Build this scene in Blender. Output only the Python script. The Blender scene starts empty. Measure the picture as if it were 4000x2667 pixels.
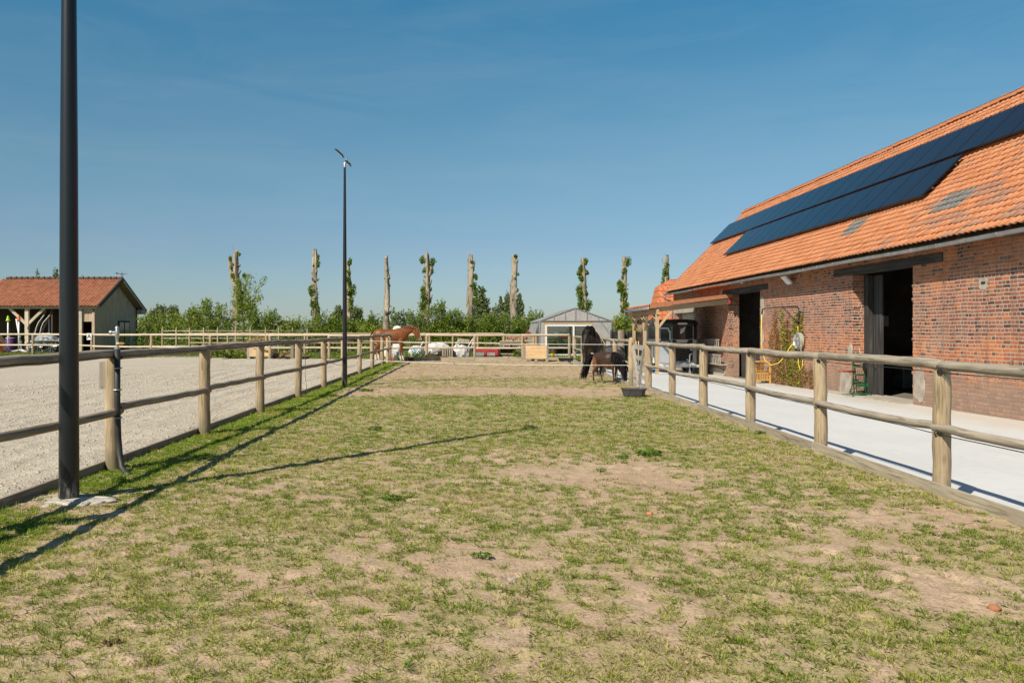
import bpy, math, random
import numpy as np
from mathutils import Vector, Matrix, Quaternion
random.seed(7)
rng = np.random.default_rng(7)
S = bpy.context.scene
COL = S.collection
PI = math.pi
# survey of the place: camera at the origin, 1.6 m up, looking along +Y (the paddock's long axis)
F, CX, CY, H = 1900.0, 1090.0, 756.0, 1.6
def at(x, y, Y): return Vector(((x-CX)*Y/F, Y, H-(y-CY)*Y/F))
def V3(*a): return Vector(a)

# ---------------------------------------------------------------- materials
def newmat(name):
    m = bpy.data.materials.new(name); m.use_nodes = True
    nt = m.node_tree
    return m, nt, nt.nodes['Principled BSDF']
def nd(nt, typ, **kw):
    n = nt.nodes.new('ShaderNode'+typ)
    for k, v in kw.items():
        if k.startswith('i_'):
            s = n.inputs[int(k[2:])] if k[2:].isdigit() else n.inputs[k[2:].replace('_', ' ')]
            if hasattr(v, 'is_output'): nt.links.new(v, s)
            else: s.default_value = v
        else: setattr(n, k, v)
    return n
def mth(nt, op, a, b=None, c=None):
    n = nt.nodes.new('ShaderNodeMath'); n.operation = op
    for i, v in enumerate((a, b, c)):
        if v is None: continue
        if hasattr(v, 'is_output'): nt.links.new(v, n.inputs[i])
        else: n.inputs[i].default_value = v
    return n.outputs[0]
def mixc(nt, f, a, b, blend='MIX'):
    n = nt.nodes.new('ShaderNodeMix'); n.data_type = 'RGBA'; n.blend_type = blend
    for i, v in ((0, f), (6, a), (7, b)):
        if hasattr(v, 'is_output'): nt.links.new(v, n.inputs[i])
        elif i == 0: n.inputs[0].default_value = v
        else: n.inputs[i].default_value = (*v, 1) if len(v) == 3 else v
    return n.outputs[2]
def ramp(nt, f, stops, interp='LINEAR'):
    n = nt.nodes.new('ShaderNodeValToRGB'); cr = n.color_ramp; cr.interpolation = interp
    while len(cr.elements) > 1: cr.elements.remove(cr.elements[-1])
    for i, (p, c) in enumerate(stops):
        e = cr.elements[0] if i == 0 else cr.elements.new(p)
        e.position = p
        e.color = (c, c, c, 1) if not hasattr(c, '__len__') else (*c, 1)
    nt.links.new(f, n.inputs[0]); return n.outputs[0]
def noise(nt, vec, scale, detail=4, rough=.55, dist=0, fac=True):
    n = nd(nt, 'TexNoise', i_Scale=scale, i_Detail=detail, i_Roughness=rough, i_Distortion=dist)
    if vec is not None: nt.links.new(vec, n.inputs['Vector'])
    return n.outputs[0] if fac else n.outputs[1]
def objvec(nt, scale=(1, 1, 1), rnd=False):
    tc = nd(nt, 'TexCoord').outputs['Object']
    mp = nd(nt, 'Mapping'); nt.links.new(tc, mp.inputs[0]); mp.inputs['Scale'].default_value = scale
    if rnd:
        oi = nd(nt, 'ObjectInfo')
        mul = mth(nt, 'MULTIPLY', oi.outputs['Random'], 37.0)
        cb = nd(nt, 'CombineXYZ', i_0=mul, i_1=mul, i_2=mul)
        nt.links.new(cb.outputs[0], mp.inputs['Location'])
    return mp.outputs[0]
def bump(nt, bs, h, strength=.4, dist=.01):
    b = nd(nt, 'Bump', i_Strength=strength, i_Distance=dist); nt.links.new(h, b.inputs['Height'])
    nt.links.new(b.outputs[0], bs.inputs['Normal'])
def simple(name, col, rough=.6, metal=0., var=.15, scale=8., bmp=0., spec=None, dirt=None):
    m, nt, bs = newmat(name)
    v = objvec(nt, rnd=True)
    f = noise(nt, v, scale, 5)
    a = tuple(max(0, c*(1-var)) for c in col); b = tuple(min(1, c*(1+var)) for c in col)
    c = mixc(nt, ramp(nt, f, [(.3, 0), (.7, 1)]), a, b)
    if dirt: c = mixc(nt, ramp(nt, noise(nt, v, scale*.31, 6, .65), [(.5, 0), (.7, .7)]), c, dirt)
    nt.links.new(c, bs.inputs['Base Color'])
    bs.inputs['Roughness'].default_value = rough; bs.inputs['Metallic'].default_value = metal
    if spec is not None: bs.inputs['Specular IOR Level'].default_value = spec
    if bmp: bump(nt, bs, noise(nt, v, scale*6, 4), bmp, .01)
    return m
def wood(name, c0, c1, c2, grain=22, rough=.8, knots=True, bmp=.5, along=2, foot=None):
    """weathered timber: grain runs along the object's own axis"""
    m, nt, bs = newmat(name)
    sc = [grain]*3; sc[along] = grain*.06
    v = objvec(nt, tuple(sc), rnd=True)
    f = noise(nt, v, 1., 6, .65, .9)
    c = ramp(nt, f, [(.36, c0), (.5, c1), (.64, c2)])
    v2 = objvec(nt, (1, 1, 1), rnd=True)
    blot = noise(nt, v2, 2.2, 4)
    c = mixc(nt, ramp(nt, blot, [(.42, 0), (.68, .55)]), c, tuple(x*.62 for x in c1))
    if knots:
        sk = [5.]*3; sk[along] = 2.2
        vo = nd(nt, 'TexVoronoi', i_Scale=1.); nt.links.new(objvec(nt, tuple(sk), rnd=True), vo.inputs['Vector'])
        c = mixc(nt, ramp(nt, vo.outputs['Distance'], [(.05, .8), (.16, 0)]), c, tuple(x*.45 for x in c0))
        crk = noise(nt, objvec(nt, tuple(s*1.7 for s in sc), rnd=True), 1., 3, .5, .4)
        c = mixc(nt, ramp(nt, crk, [(.36, .8), (.43, 0)]), c, tuple(x*.3 for x in c0))
    oi = nd(nt, 'ObjectInfo')
    c = mixc(nt, .35, c, ramp(nt, oi.outputs['Random'], [(0, tuple(x*.8 for x in c1)), (1, tuple(min(1, x*1.25) for x in c1))]))
    if foot:   # algae and splashed soil where a post stands in the ground
        sz = nd(nt, 'SeparateXYZ', i_0=nd(nt, 'TexCoord').outputs['Object'])
        c = mixc(nt, ramp(nt, mth(nt, 'ADD', sz.outputs[2], mth(nt, 'MULTIPLY', noise(nt, objvec(nt, (1, 1, 1), rnd=True), 7., 4), -.45)), [(0., .75), (.28, 0)]), c, foot)
    nt.links.new(c, bs.inputs['Base Color']); bs.inputs['Roughness'].default_value = rough
    bs.inputs['Specular IOR Level'].default_value = .25
    bump(nt, bs, f, bmp, .006)
    return m
def leafmat(name, dark, light, trans=.3):
    m, nt, bs = newmat(name)
    a = nd(nt, 'Attribute', attribute_name='tint')
    c = mixc(nt, a.outputs['Fac'], dark, light)
    nt.links.new(c, bs.inputs['Base Color']); bs.inputs['Roughness'].default_value = .5
    bs.inputs['Specular IOR Level'].default_value = .3
    tr = nd(nt, 'BsdfTranslucent'); nt.links.new(mixc(nt, .5, c, tuple(min(1, x*1.4) for x in light)), tr.inputs[0])
    mx = nd(nt, 'MixShader', i_0=trans)
    nt.links.new(bs.outputs[0], mx.inputs[1]); nt.links.new(tr.outputs[0], mx.inputs[2])
    nt.links.new(mx.outputs[0], nt.nodes['Material Output'].inputs[0])
    return m
def colattr(name, rough=.6, attr='col', sheen=0, hair=0, spec=.35):
    m, nt, bs = newmat(name)
    a = nd(nt, 'Attribute', attribute_name=attr)
    c = a.outputs['Color']
    if hair:
        n = noise(nt, objvec(nt, (1, 1, 1)), hair, 5, .6)
        c = mixc(nt, .35, c, mixc(nt, 1., c, ramp(nt, n, [(.3, .55), (.7, 1.35)]), 'MULTIPLY'))
    nt.links.new(c, bs.inputs['Base Color']); bs.inputs['Roughness'].default_value = rough
    bs.inputs['Specular IOR Level'].default_value = spec
    return m

# ---------------------------------------------------------------- mesh building
WL = {}   # world location of the objects that parent others (unrotated ones)
def setp(o, label=None, cat=None, group=None, kind=None):
    if label: o['label'] = label
    if cat: o['category'] = cat
    if group: o['group'] = group
    if kind: o['kind'] = kind
    return o
def thing(name, label, cat, loc=(0, 0, 0), rot=0., group=None):
    o = bpy.data.objects.new(name, None); COL.objects.link(o)
    o.empty_display_size = .2
    o.location = loc; o.rotation_euler = (0, 0, rot)
    WL[o.name] = Vector(loc)
    return setp(o, label, cat, group)
def link(name, me, mat, parent=None, loc=None):
    o = bpy.data.objects.new(name, me); COL.objects.link(o)
    if mat is not None and not me.materials: me.materials.append(mat)
    if parent is not None: o.parent = parent
    if loc is not None: o.location = loc
    return o
class MB:
    def __init__(s): s.v = []; s.f = []
    def add(s, vs, fs):
        o = len(s.v); s.v += [tuple(p) for p in vs]; s.f += [tuple(i+o for i in f) for f in fs]; return s
    def box(s, c, d, R=None):
        x, y, z = d[0]/2, d[1]/2, d[2]/2
        P = [Vector(p) for p in ((-x,-y,-z),(x,-y,-z),(x,y,-z),(-x,y,-z),(-x,-y,z),(x,-y,z),(x,y,z),(-x,y,z))]
        if R is not None: P = [R @ p for p in P]
        c = Vector(c)
        return s.add([p+c for p in P], [(3,2,1,0),(4,5,6,7),(0,1,5,4),(1,2,6,5),(2,3,7,6),(3,0,4,7)])
    def bar(s, p0, p1, w, h, up=(0, 0, 1)):
        p0, p1 = Vector(p0), Vector(p1); d = (p1-p0); L = d.length; d.normalize()
        sd = d.cross(Vector(up))
        if sd.length < 1e-4: sd = d.cross(Vector((1, 0, 0)))
        sd.normalize(); u = sd.cross(d)
        R = Matrix((d, sd, u)).transposed()
        return s.box((p0+p1)/2, (L, w, h), R)
    def tube(s, path, r, n=10, cap=True):
        path = [Vector(p) for p in path]; k = len(path)
        r = [r]*k if not hasattr(r, '__len__') else r
        vs = []; ref = None
        for i, p in enumerate(path):
            t = (path[min(i+1, k-1)]-path[max(i-1, 0)]).normalized()
            if ref is None:
                ref = t.orthogonal().normalized()
            ref = (ref - t*ref.dot(t)).normalized()
            b = t.cross(ref)
            for j in range(n):
                a = 2*PI*j/n
                vs.append(p + (ref*math.cos(a)+b*math.sin(a))*r[i])
        fs = [(i*n+j, i*n+(j+1) % n, (i+1)*n+(j+1) % n, (i+1)*n+j) for i in range(k-1) for j in range(n)]
        if cap: fs += [tuple(range(n-1, -1, -1)), tuple((k-1)*n+j for j in range(n))]
        return s.add(vs, fs)
    def loft(s, secs, n=14, side=(0, 1, 0)):
        """rings: (centre, half width sideways, half height)"""
        C = [Vector(q[0]) for q in secs]; k = len(C); vs = []
        for i, q in enumerate(secs):
            t = (C[min(i+1, k-1)]-C[max(i-1, 0)]).normalized()
            sd = Vector(side); sd = (sd-t*sd.dot(t)).normalized(); u = sd.cross(t)
            for j in range(n):
                a = 2*PI*j/n
                vs.append(C[i]+sd*(math.cos(a)*q[1])+u*(math.sin(a)*q[2]))
        fs = [(i*n+j, i*n+(j+1) % n, (i+1)*n+(j+1) % n, (i+1)*n+j) for i in range(k-1) for j in range(n)]
        fs += [tuple(range(n-1, -1, -1)), tuple((k-1)*n+j for j in range(n))]
        return s.add(vs, fs)
    def lathe(s, prof, c=(0, 0, 0), n=20, R=None):
        vs = []; c = Vector(c)
        for r, z in prof:
            for j in range(n):
                p = Vector((r*math.cos(2*PI*j/n), r*math.sin(2*PI*j/n), z))
                vs.append((R @ p if R is not None else p)+c)
        k = len(prof)
        fs = [(i*n+j, i*n+(j+1) % n, (i+1)*n+(j+1) % n, (i+1)*n+j) for i in range(k-1) for j in range(n)]
        if prof[0][0] > 1e-5: fs.append(tuple(range(n-1, -1, -1)))
        if prof[-1][0] > 1e-5: fs.append(tuple((k-1)*n+j for j in range(n)))
        return s.add(vs, fs)
    def torus(s, c, R0, r, axis=(0, 1, 0), n=28, m=8):
        q = Vector((0, 0, 1)).rotation_difference(Vector(axis)); c = Vector(c)
        vs = []
        for i in range(n):
            a = 2*PI*i/n
            for j in range(m):
                b = 2*PI*j/m
                vs.append(c + q @ Vector(((R0+r*math.cos(b))*math.cos(a), (R0+r*math.cos(b))*math.sin(a), r*math.sin(b))))
        fs = [(i*m+j, ((i+1) % n)*m+j, ((i+1) % n)*m+(j+1) % m, i*m+(j+1) % m) for i in range(n) for j in range(m)]
        return s.add(vs, fs)
    def prism(s, poly, a, b):
        """poly: list of 3D points; extruded from offset vector a to b"""
        a, b = Vector(a), Vector(b); n = len(poly); P = [Vector(p) for p in poly]
        fs = [tuple(range(n-1, -1, -1)), tuple(range(n, 2*n))] + [(i, (i+1) % n, n+(i+1) % n, n+i) for i in range(n)]
        return s.add([p+a for p in P]+[p+b for p in P], fs)
    def blob(s, c, r, n=10, jit=.12, flat=1.):
        c = Vector(c); r = (r, r, r) if not hasattr(r, '__len__') else r
        m = n//2+1; vs = []
        sd = random.random()*99
        for i in range(m+1):
            ph = -PI/2+PI*i/m
            for j in range(n):
                th = 2*PI*j/n
                k = 1 + jit*math.sin(3*th+sd+2*ph)*math.cos(2*ph+sd*1.7)+jit*random.uniform(-.5, .5)*(0 < i < m)
                vs.append(c+Vector((r[0]*math.cos(ph)*math.cos(th)*k, r[1]*math.cos(ph)*math.sin(th)*k, r[2]*math.sin(ph)*k)))
        fs = [(i*n+j, i*n+(j+1) % n, (i+1)*n+(j+1) % n, (i+1)*n+j) for i in range(m) for j in range(n)]
        return s.add(vs, fs)
    def mesh(s, name, off=(0, 0, 0), smooth=False, angle=None):
        me = bpy.data.meshes.new(name)
        o = Vector(off)
        me.from_pydata([Vector(p)-o for p in s.v], [], s.f); me.update()
        if smooth or angle is not None:
            me.polygons.foreach_set('use_smooth', [True]*len(me.polygons))
            if angle is not None: me.set_sharp_from_angle(angle=math.radians(angle))
        return me
    def build(s, name, mat, parent=None, local=False, smooth=False, angle=None, bevel=0):
        off = Vector((0, 0, 0))
        if parent is not None and not local: off = WL.get(parent.name, off)
        me = s.mesh(name, off, smooth, angle)
        o = link(name, me, mat, parent)
        if parent is not None and not local: WL[o.name] = off
        if bevel:
            b = o.modifiers.new('bevel', 'BEVEL'); b.width = bevel; b.segments = 2; b.limit_method = 'ANGLE'
        return o
def beam(name, p0, p1, r0, r1, mat, parent, n=14, seg=9, wob=.006, bend=.01, dome=.35, flat=None, rough=.03):
    """round timber whose own z runs along it; dome rounds its ends; flat=(w,h) makes a sawn board"""
    p0, p1 = Vector(p0), Vector(p1); d = p1-p0; L = d.length
    vs = []; fs = []
    ph = random.random()*6; px = random.uniform(-1, 1); py = random.uniform(-1, 1)
    if flat:
        w, h = flat; mb = MB(); segs = 5
        for i in range(segs+1):
            t = i/segs; o = bend*math.sin(PI*t)
            cx, cy = px*o+random.uniform(-1, 1)*wob*.3, py*o
            vs += [(cx-w/2, cy-h/2, t*L), (cx+w/2, cy-h/2, t*L), (cx+w/2, cy+h/2, t*L), (cx-w/2, cy+h/2, t*L)]
        fs = [(i*4+j, i*4+(j+1) % 4, i*4+4+(j+1) % 4, i*4+4+j) for i in range(segs) for j in range(4)] + [(3, 2, 1, 0), tuple(segs*4+j for j in range(4))]
    else:
        st = [(0, 1-dome), (.012, 1)]+[((i+1)/(seg+1), 1) for i in range(seg)]+[(1-.012, 1), (1, 1-dome)]
        ks = [1+rough*math.sin(2*PI*j/n*3+ph)*.5+random.uniform(-rough, rough)*.6 for j in range(n)]
        for t, k in st:
            r = (r0+(r1-r0)*t)*k; o = bend*math.sin(PI*t)
            cx, cy = px*o+random.uniform(-1, 1)*wob, py*o+random.uniform(-1, 1)*wob
            kk = 1+random.uniform(-.03, .03)
            for j in range(n):
                a = 2*PI*j/n
                vs.append((cx+r*ks[j]*kk*math.cos(a), cy+r*ks[j]*kk*math.sin(a), t*L))
        k = len(st)
        fs = [(i*n+j, i*n+(j+1) % n, (i+1)*n+(j+1) % n, (i+1)*n+j) for i in range(k-1) for j in range(n)] + [tuple(range(n-1, -1, -1)), tuple((k-1)*n+j for j in range(n))]
    me = bpy.data.meshes.new(name); me.from_pydata(vs, [], fs); me.update()
    if not flat:
        me.polygons.foreach_set('use_smooth', [True]*len(me.polygons)); me.set_sharp_from_angle(angle=math.radians(50))
    off = WL.get(parent.name, Vector((0, 0, 0))) if parent is not None else Vector((0, 0, 0))
    o = link(name, me, mat, parent, p0-off)
    q = Vector((0, 0, 1)).rotation_difference(d.normalized())
    if flat:   # keep the wide side upright / level in a predictable way
        z = d.normalized(); x = Vector((0, 0, 1)).cross(z)
        x = x.normalized() if x.length > 1e-3 else Vector((1, 0, 0)); y = z.cross(x)
        q = Matrix((x, y, z)).transposed().to_quaternion()
    o.rotation_mode = 'QUATERNION'; o.rotation_quaternion = q
    return o

# numpy noise for ground cover
def _h(ix, iy, s):
    n = (ix*374761393 + iy*668265263 + s*1442695041) & 0xffffffff
    n = ((n ^ (n >> 13))*1274126177) & 0xffffffff
    return ((n ^ (n >> 16)) & 0xffff)/65535.
def vn(x, y, s=0):
    ix = np.floor(x).astype(np.int64); iy = np.floor(y).astype(np.int64)
    fx = x-ix; fy = y-iy; fx = fx*fx*(3-2*fx); fy = fy*fy*(3-2*fy)
    a, b, c, d = _h(ix, iy, s), _h(ix+1, iy, s), _h(ix, iy+1, s), _h(ix+1, iy+1, s)
    return (a*(1-fx)+b*fx)*(1-fy)+(c*(1-fx)+d*fx)*fy
def fbm(x, y, o=4, s=0, g=.5):
    t = 0; a = 1; w = 0
    for i in range(o):
        t = t+a*vn(x*2**i+17.3*i, y*2**i-9.1*i, s+i*7); w += a; a *= g
    return t/w
def npmesh(name, verts, faces_flat, nper, mat, attrs=None, parent=None, smooth=False, loc=None):
    """verts Nx3, faces M x nper"""
    me = bpy.data.meshes.new(name)
    nv = len(verts); nf = len(faces_flat)
    me.vertices.add(nv); me.vertices.foreach_set('co', np.asarray(verts, np.float32).ravel())
    me.loops.add(nf*nper); me.loops.foreach_set('vertex_index', np.asarray(faces_flat, np.int32).ravel())
    me.polygons.add(nf); me.polygons.foreach_set('loop_start', np.arange(0, nf*nper, nper, dtype=np.int32))
    me.polygons.foreach_set('loop_total', np.full(nf, nper, np.int32))
    if smooth: me.polygons.foreach_set('use_smooth', np.ones(nf, bool))
    me.update(calc_edges=True)
    for k, a in (attrs or {}).items():
        a = np.asarray(a, np.float32)
        if a.ndim == 1:
            at_ = me.attributes.new(k, 'FLOAT', 'POINT'); at_.data.foreach_set('value', a)
        else:
            at_ = me.attributes.new(k, 'FLOAT_COLOR', 'POINT')
            at_.data.foreach_set('color', np.hstack([a, np.ones((nv, 1), np.float32)]).astype(np.float32).ravel())
    me.validate()
    return link(name, me, mat, parent, loc)
def gridmesh(name, xs, ys, zf, mat, attrs=None, smooth=True):
    X, Y = np.meshgrid(xs, ys)
    Z = zf(X, Y) if callable(zf) else np.full_like(X, zf)
    nx, ny = len(xs), len(ys)
    v = np.stack([X.ravel(), Y.ravel(), Z.ravel()], 1)
    i = np.arange(nx-1)[None, :]+np.arange(ny-1)[:, None]*nx
    f = np.stack([i, i+1, i+1+nx, i+nx], -1).reshape(-1, 4)
    at_ = {k: fn(X, Y).ravel() for k, fn in (attrs or {}).items()}
    o = npmesh(name, v, f, 4, mat, at_, smooth=smooth)
    return o
def leaves(name, pts, size, mat, parent, aspect=.55, jitter=.35, out=None, flat=0., tintrange=(0, 1)):
    """leaf-sized faces at pts (world), turned every way, as one part"""
    n = len(pts); off = np.array(WL.get(parent.name, (0, 0, 0))) if parent is not None else np.zeros(3)
    d = rng.normal(size=(n, 3)); d[:, 2] *= (1-flat)
    d /= np.linalg.norm(d, axis=1, keepdims=True)+1e-9
    u = rng.normal(size=(n, 3)); u -= d*(u*d).sum(1, keepdims=True); u /= np.linalg.norm(u, axis=1, keepdims=True)+1e-9
    sz = size*(1+jitter*rng.uniform(-1, 1, (n, 1)))
    a = d*sz*.5; b = u*sz*aspect*.5
    cup = np.cross(d, u)*sz*.12
    P = np.asarray(pts)-off
    v = np.stack([P-a, P-b+cup, P+a, P+b+cup], 1).reshape(-1, 3)
    f = np.arange(4*n).reshape(n, 4)
    t = np.clip(rng.beta(1.6, 1.9, n), 0, 1)*(tintrange[1]-tintrange[0])+tintrange[0]
    return npmesh(name, v, f, 4, mat, {'tint': np.repeat(t, 4)}, parent)
def lump_pts(lumps, n, shell=.55):
    """points through the outer part of many overlapping uneven lumps: (cx,cy,cz,rx,ry,rz)"""
    L = np.array(lumps); vol = (L[:, 3]*L[:, 4]*L[:, 5])**.67; pr = vol/vol.sum()
    k = rng.choice(len(L), n, p=pr)
    d = rng.normal(size=(n, 3)); d /= np.linalg.norm(d, axis=1, keepdims=True)
    r = rng.uniform(shell, 1.0, (n, 1))+np.abs(rng.normal(0, .09, (n, 1)))
    nz = 1+.28*np.sin(d[:, :1]*7+k[:, None])*np.cos(d[:, 2:]*6+k[:, None]*2.1)
    return L[k, :3]+d*r*nz*L[k, 3:]
# ---------------------------------------------------------------- the materials of the place
M = {}
M['post'] = wood('fence_post_wood', (.20, .145, .09), (.385, .295, .185), (.51, .415, .29), 26, foot=(.17, .15, .09))
M['rail'] = wood('weathered_rail_wood', (.155, .13, .098), (.345, .295, .23), (.475, .42, .335), 26)
M['railpale'] = wood('pale_rail_wood', (.38, .32, .24), (.55, .47, .36), (.64, .56, .44), 24, knots=False)
M['newpost'] = wood('new_fence_wood', (.27, .18, .095), (.43, .31, .185), (.53, .41, .27), 20, knots=False)
M['board'] = wood('kick_board_wood', (.24, .20, .14), (.40, .34, .25), (.50, .44, .33), 18)
M['boarddark'] = wood('dark_edging_wood', (.16, .14, .11), (.27, .24, .19), (.36, .32, .26), 14)  # darker timber for the left kick boards and mounted blocks
M['lumber'] = wood('pale_lumber', (.50, .34, .18), (.66, .48, .28), (.74, .58, .38), 14, knots=True)
M['lumberx'] = wood('pale_lumber_boards', (.50, .33, .17), (.64, .45, .25), (.72, .55, .34), 14, along=0)
M['silverwood'] = wood('silvered_boards', (.20, .175, .15), (.36, .33, .29), (.46, .43, .38), 16, knots=False)
M['shedwood'] = wood('brown_grey_boards', (.26, .175, .115), (.50, .365, .26), (.62, .48, .36), 16, knots=False)
M['carport'] = wood('carport_timber', (.35, .23, .125), (.47, .335, .205), (.55, .42, .28), 16, knots=False)
M['darkwood'] = wood('black_stained_wood', (.02, .019, .018), (.045, .042, .04), (.10, .095, .09), 14, knots=False)
M['bark'] = wood('stripped_trunk', (.16, .125, .085), (.40, .335, .245), (.56, .49, .38), 5, knots=False, bmp=1.)
def mk_bark():
    m = M['bark']; nt = m.node_tree; bs = nt.nodes['Principled BSDF']
    old = bs.inputs['Base Color'].links[0].from_socket
    sz = nd(nt, 'SeparateXYZ', i_0=nd(nt, 'TexCoord').outputs['Object'])
    n = noise(nt, objvec(nt, (4., 4., 1.1), rnd=True), 1., 5, .7, .6)
    low = mth(nt, 'ADD', n, mth(nt, 'MULTIPLY', sz.outputs[2], -.022))
    c = mixc(nt, ramp(nt, low, [(.36, 0), (.46, .85)]), old, (.17, .135, .095))
    nt.links.new(c, bs.inputs['Base Color'])
mk_bark()
M['stem'] = simple('stem_bark', (.16, .12, .08), .85, var=.3, scale=6)
M['chairwood'] = wood('varnished_chair_wood', (.42, .22, .06), (.58, .33, .10), (.66, .42, .16), 20, knots=False)
M['brown'] = wood('dark_brown_boards', (.045, .03, .02), (.085, .055, .035), (.13, .085, .05), 10, knots=False)
def mk_mast():
    m, nt, bs = newmat('black_mast_paint')
    v = objvec(nt); sz = nd(nt, 'SeparateXYZ', i_0=v)
    n = noise(nt, objvec(nt, (6, 6, 2.2)), 2., 6, .7)
    low = ramp(nt, sz.outputs[2], [(.02, .9), (.30, 0)])
    c = mixc(nt, noise(nt, v, 3., 4), (.009, .010, .012), (.016, .017, .019))
    c = mixc(nt, mth(nt, 'MULTIPLY', low, ramp(nt, n, [(.52, 0), (.62, .8)])), c, (.36, .34, .31))
    c = mixc(nt, ramp(nt, noise(nt, objvec(nt, (9, 9, .5)), 2., 5, .7), [(.60, 0), (.72, .35)]), c, (.05, .05, .048))
    nt.links.new(c, bs.inputs['Base Color']); bs.inputs['Roughness'].default_value = .34
    return m
M['mast'] = mk_mast()
M['blackmetal'] = simple('black_powder_coat', (.010, .011, .013), .38, 0, var=.3, scale=3, dirt=(.035, .033, .03))
M['zinc'] = simple('zinc_gutter', (.36, .37, .37), .42, .55, var=.2, scale=5, dirt=(.2, .2, .19))
M['galv'] = simple('galvanised_steel', (.45, .46, .46), .4, .8, var=.15, scale=20)
M['brass'] = simple('brass', (.55, .38, .15), .4, .8)
M['rubber'] = simple('black_rubber', (.018, .018, .02), .55, var=.3, scale=6, dirt=(.06, .055, .045))
M['tubrubber'] = simple('grey_black_rubber', (.05, .05, .052), .6, var=.3, scale=7, dirt=(.12, .11, .09))
M['white'] = simple('white_plastic', (.74, .74, .72), .45, var=.05)
M['whitebag'] = simple('white_woven_sacking', (.54, .54, .53), .7, var=.1, scale=9, bmp=.3, dirt=(.45, .44, .42))
M['bluegreen'] = simple('blue_green_tarp', (.10, .26, .32), .55, var=.4, scale=9)
M['red'] = simple('red_plastic', (.50, .035, .045), .4, var=.15)
M['pinkred'] = simple('faded_red_plastic', (.55, .05, .12), .45, var=.15)
M['orange'] = simple('orange_plastic', (.80, .16, .02), .45, var=.1)
M['limecone'] = simple('lime_plastic', (.42, .75, .05), .45, var=.08)
M['purple'] = simple('purple_plastic', (.12, .03, .18), .5)
M['blue'] = simple('blue_plastic', (.04, .22, .45), .45, var=.15)
M['yellow'] = simple('yellow_hose', (.72, .58, .04), .45, var=.1)
M['green'] = simple('green_enamel', (.02, .12, .045), .4, var=.3, scale=9, dirt=(.05, .06, .03))
M['redbar'] = simple('red_grip', (.35, .04, .035), .5)
M['tape'] = simple('white_electric_tape', (.8, .79, .75), .6, var=.05)
M['silver'] = simple('silver_trailer_panel', (.42, .44, .46), .35, .35, var=.06, scale=2)
M['black'] = simple('black_trailer_panel', (.012, .012, .014), .25, var=.2)
M['glassdark'] = simple('dark_glass', (.012, .014, .017), .06, var=.1, spec=.7)
M['lightgrey'] = simple('light_grey_metal', (.5, .51, .51), .4, .3)
M['tarpgrey'] = simple('silver_tarpaulin', (.42, .43, .44), .4, .1, var=.25, scale=5)
M['whitewash'] = None
M['caravan'] = simple('white_caravan', (.78, .77, .72), .5, var=.06)
M['stone'] = simple('field_stone', (.42, .38, .33), .85, var=.3, bmp=.4)
M['brickstone'] = simple('orange_brick_bit', (.45, .19, .09), .85, var=.3, bmp=.4)
M['dung'] = simple('dry_dung', (.10, .065, .035), .95, var=.4, scale=20, bmp=.8)
M['straw'] = simple('straw', (.48, .36, .16), .9, var=.4, scale=30)
M['cement'] = simple('cement_render', (.40, .355, .29), .9, var=.25, scale=5, bmp=.5, dirt=(.25, .2, .16))
M['mortarpad'] = simple('pale_mortar', (.50, .46, .40), .9, var=.25, scale=7, bmp=.6)
M['lamp_white'] = simple('white_lamp_glass', (.72, .72, .70), .25, var=.04)
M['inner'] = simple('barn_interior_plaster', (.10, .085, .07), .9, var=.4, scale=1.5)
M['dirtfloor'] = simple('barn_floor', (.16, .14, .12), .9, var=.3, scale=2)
M['hair_black'] = simple('black_hair', (.012, .010, .010), .6, var=.4, scale=30, spec=.2)
M['hair_chestnut'] = simple('chestnut_hair', (.17, .055, .02), .5, var=.4, scale=30)
M['hoof'] = simple('hoof_horn', (.16, .13, .10), .6, var=.3)
M['eye'] = simple('dark_eye', (.01, .008, .006), .1)
M['iron'] = simple('rusty_iron', (.10, .075, .06), .7, .4, var=.4, scale=12)
M['cable'] = simple('black_cable', (.015, .015, .016), .5)
M['cord'] = simple('grey_cord', (.42, .41, .38), .8)
M['alloy'] = simple('alloy_wheel', (.55, .55, .55), .3, .8)
M['hosegrey'] = simple('grey_green_hose', (.34, .34, .28), .55)
M['yellowpot'] = simple('yellow_pot', (.75, .55, .03), .5)

M['leaf'] = leafmat('hedge_leaf', (.085, .135, .016), (.32, .385, .06), .38)
M['leafdark'] = leafmat('ivy_leaf', (.065, .115, .014), (.28, .36, .05), .38)
M['leafbright'] = leafmat('bright_leaf', (.10, .16, .016), (.36, .43, .06), .38)
M['leafgrey'] = leafmat('far_poplar_leaf', (.09, .125, .05), (.25, .29, .12), .35)
M['leafolive'] = leafmat('willow_leaf', (.12, .15, .085), (.30, .33, .18), .35)
M['leaflime'] = leafmat('lime_creeper_leaf', (.12, .15, .02), (.38, .37, .05))
M['leafdry'] = leafmat('dry_creeper_leaf', (.16, .085, .03), (.42, .25, .10))
M['flower'] = leafmat('elder_flower', (.55, .55, .42), (.75, .75, .62), .2)
M['weed'] = leafmat('weed_leaf', (.06, .12, .014), (.19, .29, .04))
M['strawblade'] = leafmat('straw_stalk', (.30, .20, .07), (.60, .46, .22), .15)
M['grassblade'] = None

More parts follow.
